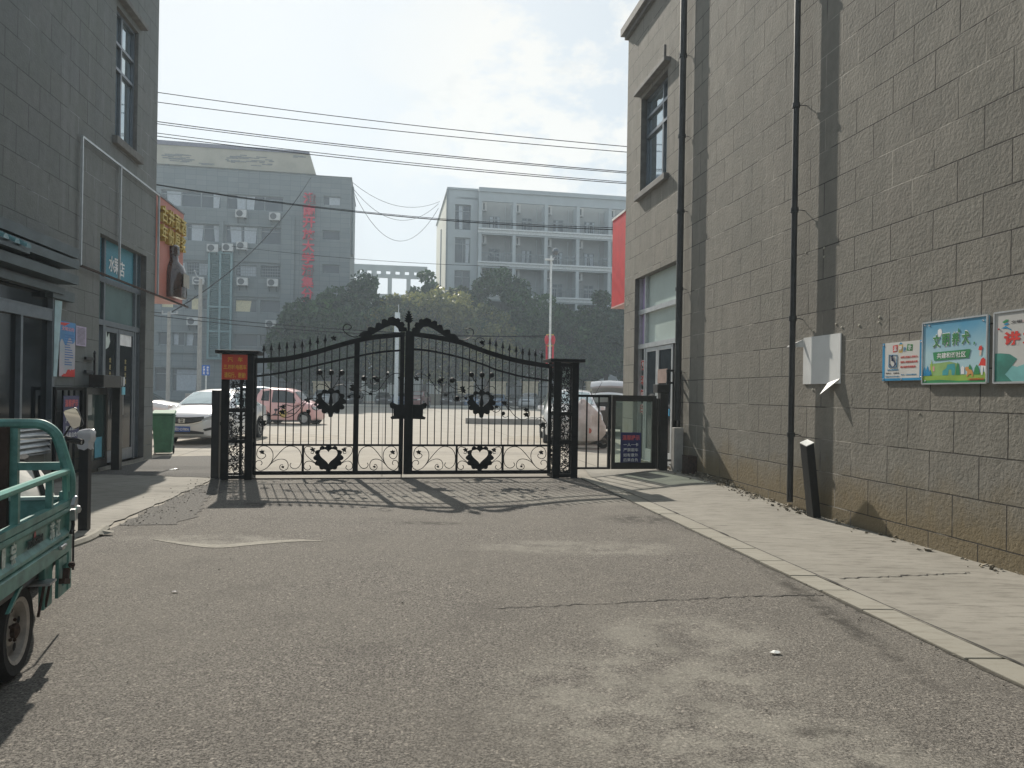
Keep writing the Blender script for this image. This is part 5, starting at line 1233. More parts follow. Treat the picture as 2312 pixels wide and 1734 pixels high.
def far_window(fr, h, ly, parent, panes, curt, rnd, dep=0.25, glass=None, bars=False, warm=False):
    x0, x1, z0, z1 = h
    m = MB(fr); m.box(x0 - 0.01, x1 + 0.01, ly + dep, ly + dep + 0.05, z0 - 0.01, z1 + 0.01)
    m.add([(x0, ly, z0), (x0, ly + dep, z0), (x0, ly + dep, z1), (x0, ly, z1)], [(0, 1, 2, 3)]); m.add([(x1, ly, z0), (x1, ly + dep, z0), (x1, ly + dep, z1), (x1, ly, z1)], [(0, 1, 2, 3)])
    m.add([(x0, ly, z1), (x0, ly + dep, z1), (x1, ly + dep, z1), (x1, ly, z1)], [(0, 1, 2, 3)]); m.add([(x0, ly, z0), (x0, ly + dep, z0), (x1, ly + dep, z0), (x1, ly, z0)], [(0, 1, 2, 3)])
    for i in range(panes + 1):
        x = x0 + (x1 - x0) * i / panes; m.box(max(x0, x - 0.06), min(x1, x + 0.06), ly + dep - 0.06, ly + dep, z0, z1)
    m.box(x0, x1, ly + dep - 0.05, ly + dep, z1 - 0.1, z1); m.box(x0, x1, ly + dep - 0.05, ly + dep, z0, z0 + 0.1)
    if z1 - z0 > 1.8: m.box(x0, x1, ly + dep - 0.05, ly + dep, z0 + (z1 - z0) * 0.74, z0 + (z1 - z0) * 0.74 + 0.08)
    if bars:
        for i in range(int((x1 - x0) / 0.28)): m.box(x0 + 0.28 * i, x0 + 0.28 * i + 0.03, ly - 0.25, ly - 0.22, z0, z1)
        for i in range(5): m.box(x0, x1, ly - 0.26, ly - 0.22, z0 + (z1 - z0) * i / 4 - 0.02, z0 + (z1 - z0) * i / 4 + 0.02)
    w = m.build('window', M['farframe'], parent)
    for i in range(panes):
        a = x0 + (x1 - x0) * i / panes + 0.07; b = x0 + (x1 - x0) * (i + 1) / panes - 0.07
        m = MB(fr); m.add([(a, ly + dep - 0.02, z0 + 0.1), (b, ly + dep - 0.02, z0 + 0.1), (b, ly + dep - 0.02, z1 - 0.1), (a, ly + dep - 0.02, z1 - 0.1)], [(0, 1, 2, 3)]); m.build('pane', M['farglass'], w)
        if rnd.random() < curt:
            k = rnd.uniform(0.35, 0.9); s = rnd.choice((0, 1)); c0, c1 = (a, a + (b - a) * k) if s else (b - (b - a) * k, b); tw = rnd.uniform(-0.2, 0.2)
            m = MB(fr); m.add([(c0 + max(0, tw), ly + dep - 0.024, z0 + 0.12), (c1 + min(0, tw), ly + dep - 0.024, z0 + 0.12), (c1, ly + dep - 0.024, z1 - 0.12), (c0, ly + dep - 0.024, z1 - 0.12)], [(0, 1, 2, 3)])
            m.build('curtain', M['curtainw'] if warm else M['curtain'], w)
    return w
M['curtainw'] = mat('curtain_cream', (0.60, 0.55, 0.38), 0.8)
rnd = random.Random(5)
# ---- tiled office block on the left
ob = thing('office_block', 'grey tiled office block with red vertical characters behind the left trees', 'building', BL.m.translation, BL.deg)
def c5(x, y): return 340 + x / 3.822, 300 + y / 3.822
zt = BL.hy(784, 401)[1]; xl = -34.0
A_ = [(90, 500, 605, 640), (660, 540, 1145, 670)]
B_ = [(315, 783, 600, 938), (650, 800, 920, 955), (955, 818, 1135, 965)]
C_ = [(255, 1110, 300, 1230), (315, 1115, 495, 1230), (735, 1140, 915, 1240), (950, 1148, 1125, 1250)]
D_ = [(90, 1415, 275, 1512), (300, 1417, 430, 1530), (445, 1425, 485, 1525), (728, 1437, 915, 1550), (948, 1445, 1120, 1555)]
Wn = [(1490, 547, 1640, 627), (1485, 842, 1635, 925), (1482, 1137, 1630, 1215)]
Fl_ = [(358, 748, 383, 779), (390, 749, 416, 780), (419, 749, 447, 782), (530, 753, 581, 783), (587, 757, 621, 783), (350, 830, 385, 884), (389, 832, 445, 884), (520, 838, 560, 882), (575, 840, 640, 882)]
def q5(r): return (*c5(r[0], r[1]), *c5(r[2], r[3]))
rowsv = [[pbox(BL, *q5(r), 0.0) for r in rr_] for rr_ in (A_, B_, C_, D_, Wn)] + [[pbox(BL, *r, 0.0) for r in Fl_]]
# the windows hidden to the left
xs_ext = [(-30.5, -27.0), (-33.8, -31.2)]
holes = [h for rr_ in rowsv for h in rr_]
m = MB(BL); facade(m, xl, 0, -0.1, zt, 0.0, holes)
m.add([(0, 0, -0.1), (0, 14, -0.1), (0, 14, zt), (0, 0, zt)], [(0, 1, 2, 3)]); m.add([(xl, 0, -0.1), (xl, 14, -0.1), (xl, 14, zt), (xl, 0, zt)], [(0, 1, 2, 3)])
m.add([(xl, 14, -0.1), (0, 14, -0.1), (0, 14, zt), (xl, 14, zt)], [(0, 1, 2, 3)])
m.build('wall', M['btile'], ob)
m = MB(BL); m.box(xl - 0.1, 0.1, -0.1, 14.1, zt, zt + 0.04)
m.box(-1.5, 0.25, 2, 4, zt - 9, zt - 0.5); m.build('roof', M['btile'], ob)
for k, rr_ in enumerate(rowsv):
    for i, h in enumerate(rr_):
        n_ = max(1, round((h[1] - h[0]) / 2.2))
        far_window(BL, h, 0.0, ob, n_, 0.75 if k in (0, 1) else 0.4, rnd, bars=(k == 2 and i > 0), warm=(k == 3))
# spandrel ledges and pilasters
m = MB(BL)
def led(u0, v0, u1, v1, hgt, out):
    a = BL.hy(u0, v0)[0]; z = (BL.hy(u0, v0)[1] + BL.hy(u1, v1)[1]) / 2; b = BL.hy(u1, v1)[0]; m.box(a, b, -out, 0.0, z - hgt, z)
LED = [(*c5(a, b), *c5(c, d), 0.22, 0.18) for (a, b, c, d) in ((270, 765, 1135, 800), (270, 1078, 490, 1088), (725, 1095, 1135, 1112), (270, 1380, 490, 1392), (725, 1390, 1125, 1412))] + [(350, 745, 475, 750, 0.2, 0.15), (527, 748, 640, 755, 0.2, 0.15), (350, 786, 470, 790, 0.5, 0.15), (350, 822, 470, 828, 0.3, 0.3), (527, 785, 640, 792, 0.3, 0.15)]
for q in LED: m = MB(BL); led(*q); m.build('ledge', M['btile'], ob)
m = MB(BL)
for (u, v0, v1, w_) in ((501, 500, 560, 0.5), (651, 490, 900, 1.6)):
    x, z1 = BL.hy(u, v0); z0 = BL.hy(u, v1)[1]; m.box(x - w_ / 2, x + w_ / 2, -0.25, 0.0, max(0, z0), z1)
m.build('pilaster', M['btile'], ob)
# louvered shafts
lx0, lz1 = BL.hy(*c5(505, 1022)); lx1 = BL.hy(*c5(716, 1030))[0]; lz0 = BL.hy(495, 812)[1]; lm = (lx0 + lx1) / 2
M['shaft'] = mat('teal_shaft', (0.17, 0.27, 0.29), 0.6)
m = MB(BL); 
for x in (lx0, lm - 0.12, lx1 - 0.25): m.box(x, x + 0.25, -0.55, 0, lz0, lz1)
for z in (lz0, (lz0 + lz1) / 2 - 0.3, lz1 - 0.3, (lz0 * 3 + lz1) / 4): m.box(lx0 + 0.001, lx1 - 0.001, -0.56, -0.002, z, z + 0.22)
m.box(lx0 + 0.2, lx1 - 0.2, -0.2, -0.15, lz0, lz1)
for side in range(2):
    xa = (lx0 + 0.25, lm + 0.13)[side]; xb = (lm - 0.12, lx1 - 0.25)[side]; z = lz0 + 0.3
    while z < lz1 - 0.4:
        m.add([(xa, -0.50, z), (xb, -0.50, z), (xb, -0.25, z + 0.13), (xa, -0.25, z + 0.13)], [(0, 1, 2, 3)]); z += 0.26
m.build('louver_shaft', M['shaft'], ob)
# vertical red characters
for k, ch in enumerate('淮南开放大学潘集分校'):
    u, v = c5(1370 - 2.4 * k, 562 + 103.5 * k); x, z = BL.hy(u, v, -0.3); s = 1.36 if k < 9 else 1.3
    m = MB(BL); m.text(ch, (x, -0.15, z), (1, 0, 0), (0, 0, 1), s * 1.08, s * 1.0, 0.18, bold=0.028); m.build('red_character', mat('faded_red' if k == 0 else 'faded_red_%d' % k, (0.62, 0.06, 0.10), 0.6) if k == 0 else M['fred'], ob)
    if k == 0: M['fred'] = bpy.data.materials['faded_red']
# slanted roof fascia of the block, standing on short legs
rp_ = MB(BL); ly = 0.5
P = [BL.hy(*c5(x, y), ly) for x, y in ((-90, 50), (1370, 165), (1428, 358), (-90, 252))]
rp_.slab([(P[3][0], P[3][1]), (P[2][0], P[2][1]), (P[1][0], P[1][1]), (P[0][0], P[0][1])], ly, ly + 1.2)
fs_ = rp_.build('roof_fascia', mat('beige_fascia', (0.40, 0.38, 0.32), 0.85, 0, 0.12, 0.4), ob)
P2 = [BL.hy(*c5(x, y), ly - 0.05) for x, y in ((-90, 48), (1368, 163), (1376, 186), (-90, 88))]
m = MB(BL); m.slab([(p[0], p[1]) for p in P2], ly - 0.12, ly - 0.03); m.build('fascia_band', mat('violet_band', (0.20, 0.20, 0.25), 0.8), ob)
for (cx, cy, w_, h_) in ((230, 215, 330, 75), (860, 238, 500, 95), (1280, 205, 80, 20), (480, 265, 100, 14)):
    m = MB(BL); rr = random.Random(int(cx))
    for k in range(26 if w_ > 200 else 5):
        t = rr.uniform(-1, 1); x = cx + t * w_ / 2 * 0.8; hw = rr.uniform(25, 70) * (1 - 0.5 * abs(t)); y = cy + rr.uniform(-1, 1) * h_ / 2 * (1 - t * t * 0.8) + (x - cx) * 0.06
        a = BL.hy(*c5(x - hw, y), ly - 0.03); b = BL.hy(*c5(x + hw, y + 5), ly - 0.03); m.box(a[0], b[0], ly - 0.03 - 0.0005 * k, ly - 0.001, (a[1] + b[1]) / 2 - 0.06, (a[1] + b[1]) / 2 + 0.05)
    m.build('peeled_patch', mat('peeled_%d' % cx, (0.22, 0.23, 0.23), 0.9), ob)
m = MB(BL)
for x in (145, 655, 745, 1280, 1325, -40): a = BL.hy(*c5(x, 300), 0.8); m.box(a[0] - 0.22, a[0] + 0.22, 0.6, 1.2, zt - 0.1, zt + 1.6)
m.build('roof_leg', M['btile'], ob)
ob_ac = [(783, 700), (1073, 725), (538, 997), (668, 992), (791, 977), (415, 1278), (795, 1285), (1055, 1295), (365, 1628), (1040, 1650)]
lab = ['top floor, left one of two', 'top floor, right one of two', 'left shaft top', 'right shaft top', 'third floor beside the right shaft', 'left of the louvered shafts on the fourth floor', 'just right of the louvered shafts on the fourth floor', 'far right below the barred windows', 'low on the facade left of the shafts', 'low on the facade at far right']
def ac_unit(fr, x, z, ly, label, w=2.0, h=1.35):
    p = fr.w(x, ly, z - h / 2); t = thing('air_conditioner', label, 'air conditioner', p, fr.deg, 'air conditioner units on the office block')
    m = MB(fr); m.box(x - w / 2, x + w / 2, ly - 0.75, ly - 0.15, z - h / 2, z + h / 2); m.build('casing', M['acw'], t)
    m = MB(fr); n = 16; r = h * 0.42; m.add([(x - w * 0.12 + r * math.cos(2 * math.pi * k / n), ly - 0.765, z + r * math.sin(2 * math.pi * k / n)) for k in range(n)], [tuple(range(n))]); m.build('fan_grille', M['acd'], t)
    m = MB(fr); 
    for s in (-1, 1): m.bar((x + s * w * 0.35, ly - 0.75, z - h / 2 - 0.05), (x + s * w * 0.35, ly, z - h / 2 - 0.05), 0.06); m.bar((x + s * w * 0.35, ly, z - h / 2 - 0.55), (x + s * w * 0.35, ly - 0.7, z - h / 2 - 0.07), 0.05)
    m.build('bracket', M['acd'], t)
LABS = ['upper left white air conditioner under the top windows of the office block', 'upper right white air conditioner under the top windows of the office block', 'white air conditioner on top of the left louvered shaft', 'white air conditioner on top of the right louvered shaft', 'white air conditioner just right of the shaft tops', 'white air conditioner left of the louvered shafts, behind the taller utility pole', 'white air conditioner right of the shafts, below the barred windows', 'white air conditioner below the rightmost barred window', 'low white air conditioner behind the wires, left of the louvered shafts', 'lowest white air conditioner, left of the trees']
for (x, y), lb_ in zip(ob_ac, LABS):
    X, Z = BL.hy(*c5(x, y), -0.4); ac_unit(BL, X, Z, 0.0, lb_, 1.25, 0.9)
X, Z = BL.hy(612.5, 732, -0.4)
# ---- balcony block on the right
db = thing('balcony_block', 'pale blue-grey block with rows of open balconies behind the trees', 'building', BR.m.translation, BR.deg)
def c8(x, y): return 900 + x / 3.822, 350 + y / 3.822
zc = BR.hy(*c8(405, 292))[1]; xe = BR.hy(*c8(695, 300))[0]; zp = BR.hy(*c8(700, 282), -1.0)[1]; xr_ = 34.0
dwin = [pbox(BR, *c8(a, b), *c8(c, d), 0.0) for a, b, c, d in ((487, 428, 622, 645), (485, 712, 618, 932), (480, 995, 615, 1215))]
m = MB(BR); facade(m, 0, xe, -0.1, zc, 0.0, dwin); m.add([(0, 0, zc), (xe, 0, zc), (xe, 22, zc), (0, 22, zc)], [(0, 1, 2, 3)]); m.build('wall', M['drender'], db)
m = MB(BR); m.add([(0, 0.0, -0.1), (0, 22, -0.1), (0, 22, zc), (0, 0.0, zc)], [(0, 1, 2, 3)]); m.build('end_wall', M['dside'], db)
m = MB(BR); m.box(-0.12, 0.0, 11, 11.6, 0, zc - 3); m.tube([(-0.1, -0.1, 0), (-0.1, -0.1, zc)], 0.12, 6); m.build('drain_channel', M['farframe'], db)
m = MB(BR); m.box(-0.15, xe, -0.15, 22, zc, zc + 0.25); z_ = pbox(BR, *c8(430, 362), *c8(690, 384), 0)[3]; m.box(0.9, xe, -0.0, 0.1, z_ - 0.3, z_); m.build('roof', M['drender'], db)
for h in dwin: far_window(BR, h, 0.0, db, 2, 0.4, rnd, 0.3)
cols = [BR.hy(*c8(x, 600), -1.0)[0] for x in (705, 1000, 1275, 1550, 1825)]; st = cols[2] - cols[1]
cols += [cols[-1] + st * k for k in (1, 2, 3)]
zo = [(BR.hy(*c8(715, 395), -1)[1], BR.hy(*c8(715, 640), -1)[1])]
fl = BR.hy(*c8(715, 395), -1)[1] - BR.hy(*c8(715, 682), -1)[1]
zo = [(zo[0][0] - fl * k, zo[0][1] - fl * k) for k in range(5)]
m = MB(BR); m.box(xe - 0.15, xr_, -1.0, -0.7, zo[0][0], zp)
for k, (a, b) in enumerate(zo[:-1]): m.box(xe - 0.15, xr_, -1.0, -0.7, zo[k + 1][0], b); 
m.box(xe - 0.15, xr_, -1.2, -0.99, zp - 0.5, zp + 0.05); m.box(xe - 0.15, xr_, -1.0, -0.7, 0, zo[-1][0] if False else zo[-1][1])
m.build('floor_band', M['drender'], db)
m = MB(BR)
for k in range(4): zz = (zo[k + 1][0] + zo[k][1]) / 2; m.box(xe - 0.2, xr_, -1.12, -1.0, zz - 0.12, zz + 0.25); m.box(xe - 0.2, xr_, -1.3, -1.12, zz + 0.28, zz + 0.5)
m.build('string_course', mat('white_course', (0.62, 0.65, 0.66), 0.8), db)
m = MB(BR)
for x in cols: m.box(x - 0.22, x + 0.22, -1.02, 1.2, 0, zo[0][0])
m.build('balcony_divider', M['drender'], db)
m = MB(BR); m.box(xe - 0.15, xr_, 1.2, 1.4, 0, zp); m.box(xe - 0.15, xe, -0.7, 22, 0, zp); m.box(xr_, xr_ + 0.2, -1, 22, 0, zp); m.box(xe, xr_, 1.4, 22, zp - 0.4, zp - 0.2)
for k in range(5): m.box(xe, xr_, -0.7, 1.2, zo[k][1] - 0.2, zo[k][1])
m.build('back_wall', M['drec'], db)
words = ['top', 'second highest', 'third highest']; bays = ['first', 'second', 'third', 'fourth', 'fifth']
for k in range(4):
    for i in range(len(cols) - 1):
        xa, xb = cols[i] + 0.22, cols[i + 1] - 0.22; z0, z1 = zo[k][1], zo[k][0]
        if i < 5:
            far_window(BR, (xa + (xb - xa) * 0.30, xa + (xb - xa) * 0.66, z0 + 0.1, z0 + (z1 - z0) * 0.62), 1.16, db, 2, 0.5, rnd, 0.02)
            m = MB(BR)
            for q in range(13): x = xa + (xb - xa) * (q + 0.5) / 13; m.box(x - 0.02, x + 0.02, -0.88, -0.84, z0, z0 + 1.35)
            m.box(xa, xb, -0.9, -0.82, z0 + 1.33, z0 + 1.42); m.box(xa, xb, -0.9, -0.82, z0 + 0.9, z0 + 0.95); m.build('balcony_rail', M['farframe'], db)
            m = MB(BR); m.tube([(xb - 0.7, 1.1, z0), (xb - 0.7, 1.1, z1)], 0.07, 5); m.build('drain_pipe', M['drender'], db)
            if k < 3 and i < (5 if k == 0 else 4):
                p = BR.w(xa + 0.5, 0.2, z0 + (z1 - z0) * 0.62); t = thing('air_conditioner', 'narrow white air conditioner in the %s balcony row, %s bay from the left' % (words[k], bays[i]), 'air conditioner', p, BR.deg, 'air conditioners hung on the balcony dividers')
                m = MB(BR); zz = z0 + (z1 - z0) * 0.72; m.box(xa + 0.1, xa + 0.75, -0.1, 0.9, zz, zz + 1.15); m.build('casing', M['acw'], t)
                m = MB(BR); m.box(xa + 0.25, xa + 0.45, -0.12, -0.1, zz + 0.15, zz + 1.0); m.build('side_vent', M['acd'], t)
# distant concrete frame between the blocks
FR3 = Fr(-20, 122, 9); x0 = FR3.hy(795, 600)[0]; x1 = FR3.hy(965, 605)[0]; z1 = FR3.hy(860, 600)[1]
t = thing('distant_building', 'distant flat concrete frame with holes between the two large blocks', 'building', FR3.w((x0 + x1) / 2, 0, 0), 9)
m = MB(FR3); hh = [(x0 + 0.9 + 1.55 * k, x0 + 1.6 + 1.55 * k, z1 - 1.35, z1 - 0.75) for k in range(7)]
zb = z1 - 4.6
facade(m, x0, x1, z1 - 1.9, z1, 0, hh); facade(m, x0, x1, z1 - 1.9, z1, 0.8, hh); m.box(x0, x1, 0, 0.8, z1, z1 + 0.15)
for k in range(5): x = x0 + (x1 - x0) * k / 4; m.box(x - 0.35, x + 0.35, 0.01, 0.79, zb, z1 - 1.9)
m.build('roof_frame', M['drender'], t); m = MB(FR3); m.box(x0 - 2, x1 + 2, 0.5, 12, -0.1, zb); m.build('wall', M['drender'], t)

# ================================================================ TREES
def leaf_mat(name, c1, c2, tr=0.35):
    m, t, b = _nodes(name); L = t.links.new
    at = N(t, 'ShaderNodeAttribute'); at.attribute_name = 'tone'
    x = N(t, 'ShaderNodeMix', data_type='RGBA'); x.inputs[6].default_value = (*c1, 1); x.inputs[7].default_value = (*c2, 1); L(at.outputs['Fac'], x.inputs[0])
    L(x.outputs[2], b.inputs['Base Color']); b.inputs['Roughness'].default_value = 0.5; b.inputs['Specular IOR Level'].default_value = 0.4
    tl = N(t, 'ShaderNodeBsdfTranslucent'); L(x.outputs[2], tl.inputs[0]); ms = N(t, 'ShaderNodeMixShader'); ms.inputs[0].default_value = tr
    L(b.outputs[0], ms.inputs[1]); L(tl.outputs[0], ms.inputs[2]); L(ms.outputs[0], t.nodes['Material Output'].inputs['Surface']); return m
M['leafd'] = leaf_mat('leaf_dark', (0.014, 0.040, 0.018), (0.060, 0.130, 0.036), 0.22)
M['leafy'] = leaf_mat('leaf_yellowing', (0.030, 0.060, 0.022), (0.30, 0.29, 0.09), 0.4)
M['bark'] = mat('bark', (0.05, 0.042, 0.035), 0.9, 0, 0.3, 3, 0.4)
def crown_mesh(c, rad, blobs, nleaf, size, seed, mt, name, parent, spiky=0.0):
    g_ = np.random.default_rng(seed); C = []
    for i in range(blobs):
        while True:
            p = g_.uniform(-1, 1, 3)
            if p @ p < 1 and p @ p > 0.08: break
        C.append((np.array(c) + p * np.array(rad) * 0.78, g_.uniform(0.20, 0.36) * (0.6 * min(rad) + 0.22 * max(rad)), g_.uniform(0, 1)))
    per = nleaf // blobs; V = np.zeros((per * blobs * 4, 3)); T = np.zeros(per * blobs)
    k = 0
    for bc, br, tone in C:
        d = g_.normal(size=(per, 3)); d /= np.linalg.norm(d, axis=1)[:, None]; rr = br * g_.uniform(0.35, 1.12, per) ** 0.6
        P = bc + d * rr[:, None] * np.array([1.15, 1.15, 0.85])
        a = g_.normal(size=(per, 3)); a /= np.linalg.norm(a, axis=1)[:, None]; b = np.cross(a, g_.normal(size=(per, 3))); b /= np.linalg.norm(b, axis=1)[:, None]
        s = size * g_.uniform(0.5, 1.3, per)[:, None]
        V[k * 4:(k + per) * 4:4] = P - a * s; V[k * 4 + 1:(k + per) * 4:4] = P - b * s * 0.55; V[k * 4 + 2:(k + per) * 4:4] = P + a * s; V[k * 4 + 3:(k + per) * 4:4] = P + b * s * 0.55
        T[k:k + per] = np.clip(tone * 0.7 + g_.uniform(-0.25, 0.35, per), 0, 1) ** 1.4; k += per
    n = len(T); me = bpy.data.meshes.new(name); inv = np.array(parent.location)
    me.vertices.add(n * 4); me.vertices.foreach_set('co', (V - inv).ravel())
    me.loops.add(n * 4); me.loops.foreach_set('vertex_index', np.arange(n * 4, dtype=np.int32))
    me.polygons.add(n); me.polygons.foreach_set('loop_start', np.arange(0, n * 4, 4, dtype=np.int32)); me.polygons.foreach_set('loop_total', np.full(n, 4, dtype=np.int32))
    at = me.attributes.new('tone', 'FLOAT', 'FACE'); at.data.foreach_set('value', T.astype(np.float32))
    me.update(); me.validate(); me.materials.append(mt)
    o = bpy.data.objects.new(name, me); COL.objects.link(o); o.parent = parent; return o
def tree(u, vtop, y, wpx, vbot, label, yellow, seed, blobs=58, nleaf=11000, group='camphor trees along the far road'):
    top = dp(u, vtop, y); bot = dp(u, vbot, y); w = wpx / F * y / 2
    t = thing('tree', label, 'tree', (top.x, y, 0), 0, group)
    rz = (top.z - bot.z) / 2; cz = (top.z + bot.z) / 2
    ctr = (top.x, y, cz)
    o = crown_mesh(ctr, (w, w * 0.8, rz), blobs, nleaf, 0.30, seed, M['leafy'] if yellow else M['leafd'], 'crown', t)
    m = MB(); rr = random.Random(seed); m.tube([(top.x, y, 0), (top.x + 0.1, y, cz * 0.5), (top.x, y, cz)], 0.32, 8, 0.16)
    for k in range(6):
        a = k * 1.05 + rr.random(); m.tube([(top.x, y, cz * (0.45 + 0.07 * k)), (top.x + w * 0.4 * math.cos(a), y + w * 0.4 * math.sin(a), cz * (0.75 + 0.06 * k)), (top.x + w * 0.75 * math.cos(a), y + w * 0.6 * math.sin(a), cz * (0.95 + 0.07 * k))], 0.14, 5, 0.04)
    m.build('trunk', M['bark'], t)
TR = [(690, 655, 85, 190, 880, 'dark tree hiding the foot of the red characters, leftmost of the row', 0),
      (815, 592, 84, 210, 880, 'tall dark tree directly beside the right end of the office block', 0),
      (755, 628, 81, 170, 885, 'dark tree right of the leftmost one, under the office block corner', 0),
      (962, 588, 87, 120, 870, 'pointed green tree left of the balcony block end wall', 0),
      (900, 632, 82, 190, 885, 'yellow-flecked tree rising behind the gate finial', 1),
      (1005, 628, 83, 200, 885, 'broad yellowing tree in front of the cream end wall', 1),
      (1050, 612, 87, 120, 870, 'narrow yellow-green tree before the first balcony block windows', 1),
      (1135, 592, 86, 200, 880, 'rounded dark tree covering the lower first balconies', 0),
      (1100, 665, 80, 170, 885, 'low yellow-tinged tree under the rounded dark tree', 1),
      (1215, 642, 84, 190, 885, 'dark tree behind the white street lamp', 0),
      (1290, 655, 86, 180, 885, 'dark tree just right of the street lamp', 0),
      (1370, 638, 84, 190, 885, 'dark tree beneath the red fascia box, rightmost in view', 0),
      (1440, 650, 85, 160, 885, 'dark tree partly hidden behind the right building corner', 0),
      (655, 700, 89, 110, 885, 'small dark tree against the office block wall', 0)]
for i, (u, vt, y, w_, vb_, lb_, ye) in enumerate(TR): tree(u, vt, (84 + (y - 80) * 0.15 if u < 800 else y + 5), w_, vb_, lb_, ye, 100 + i)
# understorey that closes the gap under the crowns
anch = thing('hedge', 'long dark hedge and shrubbery under the trees behind the parked cars', 'hedge', (-8, 88, 0))
for k, (u, w_, vt, vb_) in enumerate(((700, 190, 760, 900), (860, 190, 765, 900), (1010, 190, 765, 900), (1160, 190, 770, 900), (1310, 190, 770, 900), (1440, 150, 770, 905))):
    a = dp(u, vt, 90); b = dp(u, vb_, 90); w = w_ / F * 90 / 2
    crown_mesh((a.x, 90, (a.z + max(0, b.z)) / 2), (w, 2.5, (a.z - max(0, b.z)) / 2), 22, 3600, 0.34, 300 + k, M['leafd'], 'foliage', anch)
# dark railings with brick piers and the low wall behind the parked cars
FW = Fr(0, 84.5, 9.9)
wl_ = thing('boundary_fence', 'low beige wall and dark railing with brick piers behind the far parked cars', 'fence', FW.w(0, 0, 0), 9.9)
m = MB(FW); m.box(FW.hy(938, 890)[0], FW.hy(1046, 890)[0], -0.05, 0.25, 0.16, 1.4); m.build('low_wall', mat('beige_wall', (0.24, 0.22, 0.17), 0.9, 0, 0.15, 1), wl_)
M['pier'] = mat('pier_tile', (0.42, 0.36, 0.25), 0.85, 0, 0.2, 4)
for u in (726, 1051, 1124, 1196.5, 1340, 1400):
    x = FW.hy(u, 890, -0.1)[0]; zt_ = FW.hy(u, 864, -0.1)[1]; m = MB(FW); m.box(x - 0.9, x + 0.9, -0.3, 0.3, 0.16, zt_); m.box(x - 1.0, x + 1.0, -0.4, 0.4, zt_, zt_ + 0.15); m.build('pier', M['pier'], wl_)
m = MB(FW)
for k in range(220): x = -28 + k * 0.28; m.box(x - 0.015, x + 0.015, 0.05, 0.08, 0.16, 2.6)
m.box(-28, 34, 0.03, 0.10, 2.4, 2.48); m.box(-28, 34, 0.03, 0.10, 1.2, 1.27); m.build('railing_panel', M['black'], wl_)

# ================================================================ POLES, WIRES, LAMP
def pole(u, vtop, y, r, label, name='utility_pole'):
    p = dp(u, vtop, y); t = thing(name, label, 'utility pole', (p.x, y, 0), 0, 'concrete utility poles on the left')
    m = MB(); m.tube([(p.x, y, 0), (p.x, y, p.z)], r * 1.35, 10, r); m.build('pole', M['conc'], t, smooth=True); return t, p
t1_, p1 = pole(382, 704, 50, 0.105, 'shorter concrete utility pole carrying the low wires, beside the left building')
m = MB(); m.bar((p1.x - 0.5, 50, p1.z - 0.15), (p1.x + 0.6, 50, p1.z - 0.12), 0.08)
for dx in (-0.45, 0.1, 0.55): m.lathe([(0.05, 0), (0.07, 0.05), (0.04, 0.1), (0.06, 0.14), (0.02, 0.18)], (p1.x + dx, 50, p1.z - 0.1), 8)
m.build('crossarm', M['steel'], t1_)
t2_, p2 = pole(453, 630, 52, 0.125, 'taller concrete utility pole with a bent bracket at its top')
m = MB(); m.bar((p2.x - 0.45, 52, p2.z - 0.1), (p2.x + 0.3, 52, p2.z - 0.15), 0.08); m.tube([(p2.x, 52, p2.z), (p2.x - 0.3, 52, p2.z + 0.25), (p2.x - 0.4, 52, p2.z + 0.55)], 0.03, 5); m.lathe([(0.05, 0), (0.1, 0.06), (0.05, 0.14)], (p2.x - 0.42, 52, p2.z + 0.5), 8); m.build('crossarm', M['steel'], t2_)
m = MB(); m.box(p2.x - 0.75, p2.x + 0.6, 51.5, 52.6, 0, 1.2); tag(m.build('pole_footing', M['conc'], bevel=0.03), 'square concrete footing block around the taller utility pole', 'footing')
# street lamp with red lantern ornaments
y = 43.0; b0 = dp(1241, 815, y); tp_ = dp(1247, 577, y)
sl_ = thing('street_lamp', 'tall white street lamp with red lantern ornaments above the right gate post', 'street lamp', (b0.x, y, 0))
M['lampw'] = mat('lamp_paint', (0.70, 0.73, 0.73), 0.4)
m = MB(); m.tube([(b0.x, y, 0), (b0.x, y, tp_.z)], 0.085, 10, 0.05); m.build('pole', M['lampw'], sl_, smooth=True)
def cL(x, y_): return 1200 + x / 6.144, 560 + y_ / 6.144
A = [dp(*cL(*p), y) for p in ((287, 240), (280, 195), (255, 165), (212, 160))]; m = MB(); m.tube([(p.x, y, p.z) for p in crom([tuple(q) for q in A], 4)], 0.035, 6); m.box(A[3].x - 0.1, A[3].x + 0.4, y - 0.09, y + 0.09, A[3].z - 0.03, A[3].z + 0.06); m.build('lamp_arm', M['lampw'], sl_)
B = dp(*cL(335, 50), y); C = dp(*cL(300, 125), y); m = MB(); m.tube([(C.x, y, C.z - 0.15), (C.x + 0.1, y, C.z), (B.x - 0.1, y, B.z - 0.1)], 0.03, 5); m.lathe([(0.05, 0), (0.17, 0.1), (0.2, 0.22), (0.14, 0.36), (0.03, 0.42)], (B.x, y, B.z - 0.2), 10); m.build('camera_dome', M['alu'], sl_)
M['lred'] = mat('lantern_red', (0.55, 0.03, 0.05), 0.4)
for s in (-1, 1):
    m = MB(); xx = b0.x + s * 0.19; zt_ = dp(1241, 757, y).z
    m.lathe([(0.05, -0.55), (0.10, -0.45), (0.13, -0.25), (0.10, -0.08), (0.04, 0.0)], (xx, y, zt_), 10); m.tube([(xx, y, zt_ - 0.60), (xx - s * 0.02, y, zt_ - 1.9)], 0.06, 8)
    m.build('lantern', M['lred'], sl_, smooth=True)
